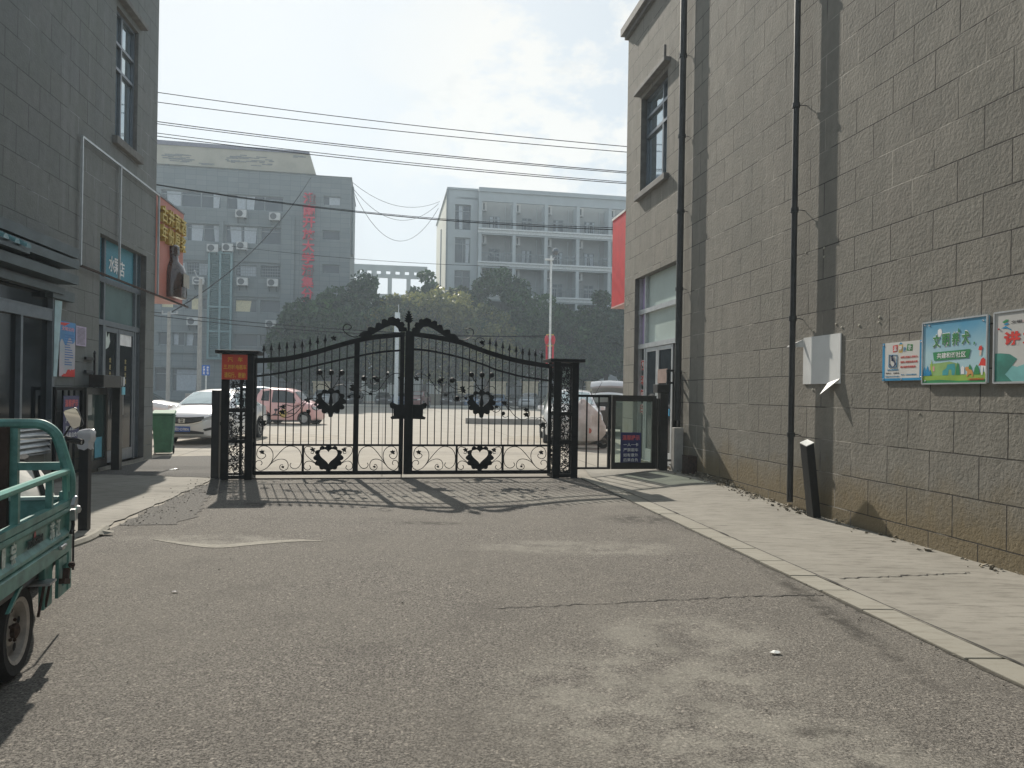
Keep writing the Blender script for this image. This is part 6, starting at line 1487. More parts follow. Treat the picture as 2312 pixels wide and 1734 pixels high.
m = MB(); m.box(b0.x - 0.22, b0.x + 0.22, y - 0.03, y + 0.03, zt_, zt_ + 0.06); m.box(b0.x - 0.22, b0.x + 0.22, y - 0.03, y + 0.03, zt_ - 0.66, zt_ - 0.58); m.build('bracket', M['gold'], sl_)
# white mast behind the gate centre
b1 = dp(894, 911, 77.5); tt = dp(892, 708, 77.5)
ms_ = thing('camera_mast', 'thick white mast with an antenna, seen just left of the gate centre', 'mast', (b1.x, 77.5, 0.16))
m = MB(); m.tube([(b1.x, 77.5, 0), (b1.x, 77.5, tt.z)], 0.22, 10, 0.20); m.build('mast_tube', M['lampw'], ms_, smooth=True)
m = MB(); m.box(b1.x - 0.22, b1.x + 0.25, 77.2, 77.8, tt.z - 0.9, tt.z + 0.1); m.tube([(b1.x + 0.12, 77.5, tt.z), (b1.x + 0.12, 77.5, tt.z + 0.95)], 0.03, 5); m.box(b1.x - 0.26, b1.x + 0.3, 77.15, 77.85, tt.z - 2.4, tt.z - 1.2); m.build('antenna_box', M['lampw'], ms_)
# traffic island with its kerb
ki = MB(Fr(0, 0, 0)); a = gp(1050, 957); c_ = gp(1290, 957)
isl = [(a.x, a.y + 0.3), (a.x + 0.6, a.y), (c_.x + 6, a.y + 0.9), (c_.x + 6, a.y + 5.5), (a.x + 1.0, a.y + 4.5), (a.x, a.y + 3.6)]
ki.add([(x, y_, 0) for x, y_ in isl] + [(x, y_, 0.28) for x, y_ in isl], [tuple(range(6, 12))] + [(i, (i + 1) % 6, 6 + (i + 1) % 6, 6 + i) for i in range(6)])
tag(ki.build('island_kerb', mat('island_kerb', (0.26, 0.25, 0.23), 0.9)), kind='structure')
# overhead wires
def wire(u0, v0, u1, v1, y, r, sag, label, ext=(0.35, 0.35), n=28, name='overhead_wire', grp='overhead wires crossing the sky'):
    a = dp(u0, v0, y); b = dp(u1, v1, y); d = b - a; a = a - d * ext[0]; b = b + d * ext[1]
    L_ = (b - a).length; m = MB()
    t0, t1 = ext[0] / (1 + sum(ext)), (ext[0] + 1) / (1 + sum(ext))
    f = lambda t: -4 * sag * t * (1 - t); base = lambda t: f(t0) + (f(t1) - f(t0)) * (t - t0) / (t1 - t0)
    m.tube([a + (b - a) * (i / n) + Vector((0, 0, f(i / n) - base(i / n))) for i in range(n + 1)], r, 5)
    tag(m.build(name, M['wire'], None), label, 'wire', grp)
M['wire'] = mat('wire_black', (0.008, 0.008, 0.009), 1.0, spec=0.0)
WR = [(360, 209, 1417, 331, 26, .014), (360, 231, 1417, 343.5, 26.3, .014), (360, 275, 1417, 388, 27, .016), (360, 280, 1417, 391, 27.3, .014), (360, 301, 1417, 411.5, 28, .014), (360, 308, 1417, 414.8, 28.3, .016)]
ORD = ['uppermost of the thin wires crossing the sky', 'second wire from the top, close under the uppermost', 'third wire from the top, upper one of the middle pair', 'fourth wire, lower one of the middle pair', 'fifth wire, upper one of the pair grazing the beige roof fascia', 'sixth wire, lower one of the pair grazing the beige roof fascia']
for (a, b, c, d, y, r), lb_ in zip(WR, ORD): wire(a, b, c, d, y, r, 0.35, lb_)
wire(360, 417, 1375, 514, 30, .013, 0.9, 'upper wire of the pair passing in front of both far buildings')
wire(360, 418.5, 1375, 518, 30.3, .02, 0.9, 'lower thicker wire of the pair passing in front of both far buildings')
wire(523, 556, 1005, 597, 40, .012, 0.2, 'thin pale wire crossing below the third floor of the office block', (0.0, 0.3))
wire(384, 709, 920, 752, 50, .03, 0.5, 'upper low wire running right from the shorter utility pole', (0.35, 0.6), name='service_wire', grp='low wires from the utility poles')
wire(384, 717, 920, 757, 49.7, .03, 0.7, 'lower low wire running right from the shorter utility pole', (0.35, 0.6), name='service_wire', grp='low wires from the utility poles')
m = MB(); a = Vector((p1.x + 0.2, 50, p1.z)); b = dp(702, 401, 88.5)
m.tube([a + (b - a) * (i / 24) + Vector((0, 0, -1.6 * 4 * (i / 24) * (1 - i / 24))) for i in range(25)], 0.045, 5)
tag(m.build('service_wire', M['wire']), 'long slanting cable rising from the shorter pole to the office block roof', 'wire', 'low wires from the utility poles')
for k, (ua, va, ub, vb_, sg) in enumerate(((788, 405, 993, 455, 3.2), (796, 424, 990, 460, 5.2), (797, 430, 990, 470, 9.0))):
    a = dp(ua, va, 92); b = dp(ub, vb_, 100); m = MB(); m.tube([a + (b - a) * (i / 24) + Vector((0, 0, -sg * 0.6 * 4 * (i / 24) * (1 - i / 24))) for i in range(25)], 0.03, 4)
    tag(m.build('roof_cable', M['wire']), ['highest cable slung between the two far buildings', 'middle cable slung between the two far buildings', 'lowest deepest-sagging cable between the two far buildings'][k], 'wire', 'cables slung between the far buildings')
# blue parking sign
y = 40; a = dp(465, 866, y); x0, x1 = dp(456.5, 836, y).x, dp(474, 836, y).x; z1 = dp(465, 824.5, y).z; z0 = dp(465, 847.5, y).z
t = thing('parking_sign', 'small blue sign with white characters on a thin white post', 'sign', (a.x, y, 0))
m = MB(); m.tube([(a.x, y, 0), (a.x, y, z0 + 0.1)], 0.03, 6); m.build('post', M['lampw'], t)
m = MB(); m.box(x0, x1, y - 0.04, y - 0.02, z0, z1); m.build('plate', mat('sign_blue', (0.02, 0.13, 0.50), 0.5), t)
m = MB()
for dx in (-0.1, 0.1): m.text('停\n车\n场' if dx > 0 else '收\n费\n处', (a.x + dx, y - 0.045, (z0 + z1) / 2), (1, 0, 0), (0, 0, 1), 0.12, 0.46, 0.002, bold=0.02)
m.build('lettering', M['whitet'], t)

# ================================================================ HAZE
hz = MB(); hz.box(-194, 194, -44, 194, -1.0, 62)
m_ = bpy.data.materials.new('haze_air'); m_.use_nodes = True; tt_ = m_.node_tree; tt_.nodes.clear()
pv = tt_.nodes.new('ShaderNodeVolumePrincipled'); oo = tt_.nodes.new('ShaderNodeOutputMaterial')
pv.inputs['Color'].default_value = (0.76, 0.89, 1.0, 1); pv.inputs['Density'].default_value = 0.0011; pv.inputs['Anisotropy'].default_value = 0.3
tt_.links.new(pv.outputs[0], oo.inputs['Volume'])
tag(hz.build('haze', m_), kind='stuff')
# ================================================================ CARS
def lerp(tab, x):
    """tab: list of (x, value) with x falling from front to rear"""
    if x >= tab[0][0]: return tab[0][1]
    for (a, va), (b, vb) in zip(tab, tab[1:]):
        if x >= b: return vb + (va - vb) * (x - b) / (a - b)
    return tab[-1][1]
STY = {
 # x, half width, bottom z, belt z, top z, top half width   (metres, nose at +L/2)
 'sedan': dict(L=4.66, wb=(1.38, -1.30), r=0.32, st=[(2.33, .52, .32, .62, .66, .46), (2.27, .70, .24, .68, .74, .60), (2.10, .82, .19, .76, .84, .72), (1.5, .875, .17, .84, .95, .76), (1.05, .885, .17, .90, 1.02, .74), (.70, .885, .17, .92, 1.21, .68), (.22, .885, .17, .94, 1.42, .61), (-.35, .885, .17, .96, 1.485, .60), (-.95, .885, .17, .98, 1.45, .58), (-1.5, .88, .18, 1.0, 1.22, .60), (-1.78, .86, .20, 1.02, 1.08, .68), (-2.15, .80, .26, .98, 1.04, .66), (-2.33, .68, .36, .82, .88, .58)],
               side=[((.80, .06), (-.33, .06), (-.33, .90), (.30, .88)), ((-.40, .06), (-1.22, .08), (-1.05, .86), (-.40, .90)), ((-1.28, .09), (-1.52, .12), (-1.16, .72), (-1.13, .80))], ws=(1.00, .28), rs=(-1.68, -1.05)),
 'suv': dict(L=4.62, wb=(1.38, -1.30), r=0.35, st=[(2.31, .58, .42, .76, .82, .52), (2.24, .76, .32, .84, .92, .66), (2.05, .87, .26, .92, 1.01, .76), (1.4, .92, .24, .99, 1.10, .80), (1.0, .92, .24, 1.02, 1.17, .78), (.30, .92, .24, 1.05, 1.60, .66), (-.3, .92, .24, 1.07, 1.67, .65), (-1.3, .92, .24, 1.09, 1.64, .63), (-1.85, .90, .26, 1.11, 1.52, .62), (-2.15, .88, .30, 1.10, 1.20, .68), (-2.31, .80, .40, .98, 1.04, .70)],
             side=[((.85, .05), (-.38, .05), (-.38, .90), (.36, .88)), ((-.45, .05), (-1.25, .06), (-1.25, .88), (-.45, .90)), ((-1.32, .07), (-1.95, .20), (-1.72, .80), (-1.32, .86))], ws=(.95, .34), rs=(-2.13, -1.87)),
 'mini': dict(L=2.92, wb=(.98, -.96), r=0.275, st=[(1.46, .46, .34, .66, .72, .42), (1.42, .62, .26, .74, .82, .54), (1.32, .70, .20, .82, .92, .60), (1.0, .745, .18, .90, 1.00, .62), (.78, .75, .18, .94, 1.10, .60), (.38, .75, .18, .96, 1.50, .54), (.0, .75, .18, .97, 1.62, .53), (-.8, .75, .18, .98, 1.64, .53), (-1.25, .74, .20, .99, 1.58, .53), (-1.40, .71, .24, .96, 1.36, .56), (-1.46, .64, .32, .88, 1.06, .56)],
              side=[((.66, .03), (-.62, .03), (-.62, .90), (.36, .88)), ((-.76, .12), (-1.16, .14), (-1.12, .84), (-.80, .86))], ws=(.80, .40), rs=(-1.42, -1.28)),
}
def car(name, label, x, y, yaw, style, paint, group=None, glass=None, parts=True, scale=1.0, rnd_=None, near=False):
    S = STY[style]; st = S['st']; t = thing(name, label, 'car', (x, y, 0), yaw, group); f = Fr(x, y, yaw)
    f.m = f.m @ Matrix.Scale(scale, 4)
    W_ = [(s[0], s[1]) for s in st]; ZB = [(s[0], s[2]) for s in st]; BE = [(s[0], s[3]) for s in st]; TP = [(s[0], s[4]) for s in st]; WT = [(s[0], s[5]) for s in st]
    r = S['r']; ra = r + 0.055
    def zb(x_):
        z = lerp(ZB, x_)
        for wx in S['wb']:
            d = abs(x_ - wx)
            if d < ra: z = max(z, r + math.sqrt(max(0, ra * ra - d * d)) * 0.98)
        return z
    xs = sorted({*[s[0] for s in st], *[wx + ra * math.cos(math.pi * k / 12) for wx in S['wb'] for k in range(13)], *[st[0][0] - (st[0][0] - st[-1][0]) * k / 30 for k in range(31)]}, reverse=True)
    def ring(x_):
        w, b, e, p, q = lerp(W_, x_), zb(x_), lerp(BE, x_), lerp(TP, x_), lerp(WT, x_)
        e = max(e, b + 0.02); h = [(0, b), (w * .55, b), (w * .90, b), (w * .985, b + .05 * (e - b)), (w, b + .35 * (e - b)), (w * 1.0, b + .6 * (e - b)), (w * .985, b + .78 * (e - b)), (w * .955, e)]
        h += [(w * .955 + (q - w * .955) * .5, e + (p - e) * .52), (q, p - .012), (q * .85, p + 0.012), (q * .5, p + .03), (0, p + .038)]
        return h
    n = len(ring(xs[0])); vs = []
    for x_ in xs:
        h = ring(x_); vs += [(x_, yy, zz) for yy, zz in h] + [(x_, -yy, zz) for yy, zz in h[-2:0:-1]]
    k = 2 * n - 2; m = MB(f); m.add(vs, [(i * k + j, i * k + (j + 1) % k, (i + 1) * k + (j + 1) % k, (i + 1) * k + j) for i in range(len(xs) - 1) for j in range(k)] + [tuple(range(k)), tuple(range((len(xs) - 1) * k, len(xs) * k))[::-1]])
    m.build('body', paint, t, smooth=True)
    gm = glass or M['carglass']
    # side glass
    for sgn in (1, -1):
        for c in S['side']:
            m = MB(f); g = 5; vs = []
            for i in range(g + 1):
                for j in range(g + 1):
                    a, b = i / g, j / g
                    xx = (c[0][0] * (1 - a) + c[1][0] * a) * (1 - b) + (c[3][0] * (1 - a) + c[2][0] * a) * b; tt = (c[0][1] * (1 - a) + c[1][1] * a) * (1 - b) + (c[3][1] * (1 - a) + c[2][1] * a) * b
                    h = ring(xx); p0, p1, p2 = h[7], h[8], h[9]; q = tt * 2
                    P = (p0[0] + (p1[0] - p0[0]) * q, p0[1] + (p1[1] - p0[1]) * q) if q < 1 else (p1[0] + (p2[0] - p1[0]) * (q - 1), p1[1] + (p2[1] - p1[1]) * (q - 1))
                    vs.append((xx, sgn * (P[0] + 0.012), P[1] + 0.004))
            m.add(vs, [(i * (g + 1) + j, (i + 1) * (g + 1) + j, (i + 1) * (g + 1) + j + 1, i * (g + 1) + j + 1) for i in range(g) for j in range(g)]); m.build('side_window', gm, t, smooth=True)
    for nm, (xa, xb) in (('windscreen', S['ws']), ('rear_window', S['rs'])):
        m = MB(f); g = 8; vs = []
        for i in range(g + 1):
            xx = xa + (xb - xa) * i / g; q = lerp(WT, xx); p = lerp(TP, xx); off = 0.02
            for j in range(g + 1):
                s = (-1 + 2 * j / g) * 0.90; a = abs(s); cz = 0.038 + (0.030 - 0.038) * min(1, a / .5) if a < .5 else 0.03 + (0.012 - 0.03) * (a - .5) / .35
                vs.append((xx + (0.014 if xa > 0 else -0.014), s * q, p + cz + off * 0.7))
        m.add(vs, [(i * (g + 1) + j, (i + 1) * (g + 1) + j, (i + 1) * (g + 1) + j + 1, i * (g + 1) + j + 1) for i in range(g) for j in range(g)]); m.build(nm, gm, t, smooth=True)
    # wheels
    for wx in S['wb']:
        for sgn in (1, -1):
            yo = sgn * (lerp(W_, wx) - 0.10)
            m = MB(f); m.lathe([(r * .62, -.10), (r * .93, -.105), (r, -.07), (r, .07), (r * .93, .105), (r * .62, .10)], (wx, yo, r), 22, 'y'); w = m.build('wheel', M['rubber'], t, smooth=True)
            m = MB(f); yy = yo + sgn * 0.085; m.lathe([(r * .64, -.02), (r * .66, .02), (r * .60, .022), (r * .55, .0)], (wx, yy, r), 22, 'y')
            for s5 in range(5 if near else 5):
                a = s5 * 2 * math.pi / 5 + .3; m.bar((wx, yy + sgn * .012, r), (wx + r * .6 * math.cos(a), yy + sgn * .008, r + r * .6 * math.sin(a)), 0.05, 0.03)
            m.lathe([(r * .16, -.02), (r * .16, .03), (r * .1, .035)], (wx, yy, r), 10, 'y'); m.build('rim', M['rimm'], w)
            m = MB(f); n_ = 20; yq = sgn * 0.5
            m.add([(wx + ra * math.cos(2 * math.pi * q / n_) * .99, yo - sgn * 0.12, r + ra * math.sin(2 * math.pi * q / n_) * .99) for q in range(n_)], [tuple(range(n_))]); m.build('wheel_well', M['dark'], t)
    def xf(yy):
        inv = sorted((s[1], s[0]) for s in st[:4]); a = abs(yy)
        if a <= inv[0][0]: return inv[0][1]
        for (w0, x0), (w1, x1) in zip(inv, inv[1:]):
            if a <= w1: return x0 + (x1 - x0) * (a - w0) / (w1 - w0)
        return inv[-1][1]
    def fpatch(nm, mt, pts, out=0.012, parent=None, sub=6):
        """pts = (y, z) quad on the nose: inner-low, outer-low, outer-high, inner-high"""
        m = MB(f); g = sub; vs = []
        for i in range(g + 1):
            for j in range(3):
                a, b = i / g, j / 2; yy = (pts[0][0] * (1 - a) + pts[1][0] * a) * (1 - b) + (pts[3][0] * (1 - a) + pts[2][0] * a) * b; zz = (pts[0][1] * (1 - a) + pts[1][1] * a) * (1 - b) + (pts[3][1] * (1 - a) + pts[2][1] * a) * b
                vs.append((xf(yy) + out, yy, zz))
        m.add(vs, [(i * 3 + j, (i + 1) * 3 + j, (i + 1) * 3 + j + 1, i * 3 + j + 1) for i in range(g) for j in range(2)]); return m.build(nm, mt, parent or t)
    w0 = lerp(W_, 2.1 if style != 'mini' else 1.32); hb = lerp(BE, st[2][0])
    for sgn in (1, -1):
        fpatch('headlight', M['hlamp'], ((sgn * w0 * .52, hb - .15), (sgn * w0 * .97, hb - .12), (sgn * w0 * .97, hb + .03), (sgn * w0 * .55, hb - .03)), 0.016)
    if style != 'mini': fpatch('grille', M['black'], ((-w0 * .48, hb - .17), (w0 * .48, hb - .17), (w0 * .55, hb - .04), (-w0 * .55, hb - .04)), 0.014, sub=14)
    if parts and style != 'mini':
        m = MB(f); xp = st[0][0]; m.box(xp + .018, xp + .026, -.22, .22, .36, .50); pl_ = m.build('number_plate', M['plateb'], t)
    if parts:
        for sgn in (1, -1):
            m = MB(f); m.box(st[-1][0] - 0.02, st[-1][0] + .12, sgn * lerp(W_, st[-2][0]) * .62, sgn * lerp(W_, st[-2][0]) * .93, hb - .05, hb + .09); m.build('tail_light', M['tlamp'], t)
            mx_ = S['ws'][0] - .12; zz = lerp(BE, mx_) + .07; yy = sgn * (lerp(W_, mx_) + .06)
            m = MB(f); m.add([(mx_ - .05, yy - sgn * .09, zz - .07), (mx_ + .07, yy - sgn * .05, zz - .06), (mx_ + .07, yy + sgn * .08, zz - .05), (mx_ - .05, yy + sgn * .11, zz - .06), (mx_ - .05, yy - sgn * .09, zz + .07), (mx_ + .05, yy - sgn * .05, zz + .06), (mx_ + .05, yy + sgn * .07, zz + .05), (mx_ - .05, yy + sgn * .11, zz + .06)],
                             [(0, 3, 2, 1), (4, 5, 6, 7), (0, 1, 5, 4), (1, 2, 6, 5), (2, 3, 7, 6), (3, 0, 4, 7)]); m.build('wing_mirror', paint, t, smooth=True)
            # door seams and handles
            m = MB(f)
            for xx in ((S['side'][0][0][0] - .02), S['side'][0][1][0] - .035, S['side'][1][1][0] - .02):
                h = ring(xx); m.add([(xx - .006, sgn * (h[3][0] + .004), h[3][1] + .08), (xx + .006, sgn * (h[3][0] + .004), h[3][1] + .08), (xx + .006, sgn * (h[5][0] + .006), h[5][1]), (xx - .006, sgn * (h[5][0] + .006), h[5][1])], [(0, 1, 2, 3)]); m.add([(xx - .006, sgn * (h[5][0] + .006), h[5][1]), (xx + .006, sgn * (h[5][0] + .006), h[5][1]), (xx + .006, sgn * (h[7][0] + .006), h[7][1]), (xx - .006, sgn * (h[7][0] + .006), h[7][1])], [(0, 1, 2, 3)])
            m.build('door_seam', M['blackt'], t)
    return t, f, dict(ring=ring, xf=xf, fpatch=fpatch, W=W_, BE=BE)
M['rimm'] = mat('alloy_rim', (0.32, 0.33, 0.34), 0.3, 0.7, 0.15, 8)
M['hlamp'] = mat('headlight_glass', (0.42, 0.45, 0.48), 0.1, 0.2, 0.25, 14, coat=0.8)
M['tlamp'] = mat('tail_light', (0.45, 0.02, 0.02), 0.2, coat=0.6)
M['plateb'] = mat('plate_blue', (0.02, 0.10, 0.42), 0.4)
def paintm(n, c): return mat('car_paint_' + n, c, 0.28, 0.1, 0.03, 1.0, coat=0.9)
PW, PS, PD, PB, PR, PG = paintm('white', (0.72, 0.73, 0.73)), paintm('silver', (0.38, 0.40, 0.42)), paintm('black', (0.016, 0.017, 0.02)), paintm('blue', (0.05, 0.11, 0.22)), paintm('maroon', (0.12, 0.02, 0.02)), paintm('pink', (0.74, 0.42, 0.40))
WSG = glassmat('windscreen_glass', (0.50, 0.58, 0.58), 0.04, metal=0.65)

# white hatch-nosed sedan facing the gate on the left
t, f, S_ = car('parked_car', 'white sedan facing the camera just beyond the green bin, blue plate D7806', -8.84, 21.9, -90 + 0.5, 'sedan', PW, 'cars parked beyond the gate', WSG, True, 1.0, near=True)
for o in [q for q in COL.objects if q.parent == t and q.name.split('.')[0] in ('grille', 'headlight')]: bpy.data.objects.remove(o)
fp = S_['fpatch']
for sgn in (1, -1):
    fp('headlight', M['hlamp'], ((sgn * .50, .66), (sgn * .80, .70), (sgn * .81, .82), (sgn * .60, .74)), 0.018)
    fp('fog_light', M['black'], ((sgn * .60, .38), (sgn * .78, .42), (sgn * .80, .50), (sgn * .56, .43)), 0.014)
m = MB(f); n = 16; lo = [(-.58 + 1.16 * i / n) for i in range(n + 1)]; vs = [(S_['xf'](a) + .016, a, .565 + .11 * (a / .58) ** 2) for a in lo] + [(S_['xf'](a) + .016, a, .745 + .03 * (a / .58) ** 2) for a in lo]
m.add(vs, [(i, i + 1, n + 2 + i, n + 1 + i) for i in range(n)]); gr_o = m.build('grille', M['black'], t)
m = MB(f)
for k in range(3): m.tube([(S_['xf'](a) + .02, a, .62 + .035 * k + (.09 - .012 * k) * (a / .58) ** 2) for a in lo], 0.006, 4)
m.build('grille_slat', M['alu'], gr_o)
m = MB(f); m.tube([(S_['xf'](a) + .02, a, .555 + .125 * (a / .62) ** 2) for a in [(-.62 + 1.24 * i / n) for i in range(n + 1)]], 0.016, 5); m.build('bumper_trim', M['chrome'], t)
m = MB(f); fz0 = .29; vs = [(S_['xf'](a) + .014, a, .30) for a in lo] + [(S_['xf'](a) + .014, a, .40 - .05 * (a / .58) ** 2) for a in lo]; m.add(vs, [(i, i + 1, n + 2 + i, n + 1 + i) for i in range(n)]); m.build('lower_intake', M['black'], t)
m = MB(f); xq = 2.33 + .032
P8 = [(-.075, .60), (.075, .60), (.085, .70), (-.085, .70)]
for a, b in (((-.05, .61), (-.06, .695)), ((.05, .61), (.06, .695)), ((-.055, .65), (.055, .65))): m.bar((xq, a[0], a[1]), (xq, b[0], b[1]), 0.014, 0.014)
for a, b in zip(P8, P8[1:] + P8[:1]): m.bar((xq, a[0], a[1]), (xq, b[0], b[1]), 0.010, 0.010)
m.build('badge', M['chrome'], t)
m = MB(f); m.text('皖D·D7806', (2.33 + .030, 0, .43), (0, 1, 0), (0, 0, 1), 0.39, 0.095, 0.002, bold=0.01); m.build('plate_lettering', M['whitet'], t)
m = MB(f)
for (a, b, c, d) in ((-.05, .02, .45, .10), (.55, .0, 0.62, .09)): m.tube([(1.02, a, 1.045), (0.93, (a + c) / 2 - .2, 1.10), (0.90, a - .42, 1.115)], 0.010, 5)
m.build('wiper', M['black'], t)
# white car behind, half hidden by the left building
car('parked_car', 'white hatchback half hidden by the left building corner, its side to the camera', -12.35, 23.6, 8, 'suv', PW, 'cars parked beyond the gate', None, True, 0.93)
# pink micro car
t, f, S_ = car('micro_car', 'tiny pink two-door microcar with dark swirls and a yellow patch on its door', -10.05, 33.3, -9, 'mini', PG, None, None, True, 0.97, near=True)
r_ = S_['ring']
def sidept(x_, z_, o=0.01):
    h = r_(x_)[3:8]
    for a, b in zip(h, h[1:]):
        if a[1] <= z_ <= b[1] + 1e-6: return (x_, -(a[0] + (b[0] - a[0]) * (z_ - a[1]) / (b[1] - a[1]) + o), z_)
    return (x_, -(h[0][0] + o), z_)
m = MB(f); m.add([sidept(-.02 + .19 * math.cos(k * .4), .50 + .2 * math.sin(k * .4)) for k in range(16)], [tuple(range(16))]); m.build('yellow_patch', mat('decal_yellow', (0.62, 0.45, 0.12), 0.5), t)
m = MB(f)
for c in ([(-.55, .42), (-.4, .5), (-.38, .62), (-.32, .70)], [(-.5, .44), (-.3, .46), (-.25, .5)], [(.2, .48), (.35, .52), (.5, .50)], [(.12, .84), (-.1, .80), (-.3, .84)], [(.1, .5), (.3, .62), (.6, .8), (.75, .84)]):
    m.tube([sidept(a, b, .012) for a, b in c], 0.022, 5)
m.add([sidept(-.38 + .09 * math.cos(k * .7), .66 + .06 * math.sin(k * .7), .013) for k in range(9)], [tuple(range(9))]); m.build('dark_swirl', M['blackt'], t)
m = MB(f); m.box(-1.05, -.93, -.765, -.755, .66, .78); m.build('charging_flap', M['black'], t)
# white suv with its tailgate up, beyond the right post
t, f, S_ = car('parked_car', 'white SUV nose-on behind the wrapped bundle, next to the right gate post', 1.92, 24.3, -90, 'suv', PW, 'cars parked beyond the gate', WSG, True, 1.0, near=True)
def tailgate(f, t):
    m = MB(f); g = 8; vs = []
    for i in range(g + 1):
        a = i / g; xx = -1.75 - 1.15 * a; zz = 1.70 + .46 * math.sin(a * 2.4) - .14 * a
        for j in range(5): s = -1 + j / 2; vs.append((xx, s * (.62 + .12 * a), zz - .06 * s * s))
    k = len(vs); vs += [(a, b, c - .06) for a, b, c in vs]
    fs = [(i * 5 + j, (i + 1) * 5 + j, (i + 1) * 5 + j + 1, i * 5 + j + 1) for i in range(g) for j in range(4)]; fs += [tuple(q + k for q in ff[::-1]) for ff in fs]
    e = list(range(0, 5)) + [i * 5 + 4 for i in range(1, g + 1)] + [g * 5 + j for j in (3, 2, 1, 0)] + [i * 5 for i in range(g - 1, 0, -1)]
    fs += [(e[i], e[(i + 1) % len(e)], e[(i + 1) % len(e)] + k, e[i] + k) for i in range(len(e))]
    m.add(vs, fs); return m.build('tailgate', PS, t, smooth=True)
# the raised gate belongs to the darker car behind it
t2, f2, S2 = car('parked_car', 'dark SUV seen from behind with its rear tailgate standing open', 3.75, 29.1, 86, 'suv', PD, 'cars parked beyond the gate', WSG, True, 1.0)
tailgate(f2, t2)
# cars further off, in a rough row
far = [(-15.2, 47.5, 0, 'suv', PD, 'large dark SUV between the two utility poles'), (-16.5, 44.0, 10, 'sedan', PD, 'dark car roof just right of the left building corner'), (-13.6, 36.0, -82, 'sedan', PS, 'silver car showing only its roof behind the white sedan'),
       (-12.3, 37.0, 20, 'suv', paintm('paleblue', (0.42, 0.52, 0.60)), 'pale blue van-like car behind the pink microcar'),
       (-20.5, 79.2, -80, 'suv', PS, 'silver car far back between gate balusters and the dark hedge'), (-17.0, 79.6, -84, 'sedan', PD, 'dark far sedan left of the heart ornament'),
       (-14.1, 80.0, -78, 'sedan', PD, 'glinting dark sedan behind the middle of the left leaf'), (-12.4, 81.0, -85, 'sedan', PB, 'navy car left of the thick white mast'), (-10.3, 81.2, -80, 'suv', PD, 'black SUV right of the thick white mast'),
       (-9.55, 74.5, -96, 'suv', PR, 'maroon SUV with blue plate, just right of the gate centre post'), (-4.6, 82.4, -86, 'sedan', PB, 'blue car glimpsed through the right heart ornament'),
       (-1.5, 81.6, -96, 'sedan', paintm('steelblue', (0.10, 0.20, 0.34)), 'steel blue sedan facing the camera between two brick piers'), (1.9, 80.0, -100, 'suv', PS, 'grey SUV far behind the right gate post'), (4.2, 81.5, -90, 'sedan', PD, 'dark car far behind the pedestrian gate'),
       (-27.0, 78.5, -80, 'sedan', PW, 'white car far off behind the taller utility pole'),
       (-7.2, 82.6, -84, 'suv', PD, 'black SUV far off beside the maroon one'), (-6.0, 82.2, -92, 'sedan', PD, 'black sedan far off left of the right heart ornament'), (-2.9, 83.0, -95, 'suv', PD, 'black SUV far off behind the first brick pier'),
       (0.4, 82.6, -88, 'sedan', PD, 'black sedan far off right of the steel blue one'), (6.4, 82.2, -94, 'suv', PD, 'black SUV far off above the glass pane of the pedestrian gate'), (-22.6, 78.9, -86, 'suv', PD, 'black SUV far off behind the pink microcar roof'),
       (-24.8, 79.0, -82, 'sedan', PD, 'black sedan far off above the white sedan'), (8.6, 82.4, -90, 'sedan', PR, 'dark red car far off at the right building corner')]
for (x, y, yw, sty, pm, lb_) in far: car('parked_car', lb_, x, y, yw, sty, pm, 'cars parked along the far road', None, False, 1.0)
# bundle wrapped in cloth on a low cart behind the right post
pb = gp(1316, 1014); t = thing('wrapped_bundle', 'lumpy bundle wrapped in stained pinkish-white cloth on a wheeled cart', 'bundle', pb, 10.8); f = Fr(pb.x, pb.y + .3, 10.8)
m = MB(f); rr = random.Random(8); vs = []; nl, nn = 10, 26
prof = [(.30, .14), (.52, .24), (.57, .42), (.52, .62), (.47, .80), (.40, .96), (.30, 1.10), (.18, 1.24), (.10, 1.34), (.03, 1.40)]
for (r0, z) in prof:
    for j in range(nn):
        a = 2 * math.pi * j / nn; k = r0 * (1 + .13 * math.sin(4 * a + z * 3) + .07 * math.sin(9 * a - z * 7) + .04 * math.sin(17 * a + z * 11)) + rr.uniform(-.012, .012); vs.append((k * math.cos(a) * 1.15 - .1 * (1.3 - z) * 0.4, k * math.sin(a) * .75, z + rr.uniform(-.015, .015)))
m.add(vs, [(i * nn + j, i * nn + (j + 1) % nn, (i + 1) * nn + (j + 1) % nn, (i + 1) * nn + j) for i in range(nl - 1) for j in range(nn)] + [tuple(range(nn))[::-1], tuple(range((nl - 1) * nn, nl * nn))])
m.build('cloth_wrap', mat('stained_cloth', (0.56, 0.53, 0.50), 0.9, 0, 0.2, 2.2, 0.8, 14, c2=(0.72, 0.71, 0.69)), t, smooth=True)
m = MB(f); m.add([(.05 + .1 * math.cos(k * .8), -.445 + .0 * k, .52 + .09 * math.sin(k * .8)) for k in range(8)], [tuple(range(8))]); m.build('red_print', mat('faded_red_print', (0.5, 0.16, 0.13), 0.8), t)
for xx in (-.72, .62):
    m = MB(f); m.lathe([(.10, -.05), (.19, -.055), (.21, -.03), (.21, .03), (.19, .055), (.10, .05)], (xx, 0, .21), 18, 'y'); w = m.build('wheel', M['rubber'], t, smooth=True)
    m = MB(f); m.lathe([(.10, -.03), (.11, -.03), (.11, .03), (.03, .035)], (xx, -.02, .21), 12, 'y'); m.build('rim', M['rimm'], w)
m = MB(f); m.box(-.75, .70, -.2, .2, .17, .23); m.build('cart_deck', M['black'], t)
m = MB(f)
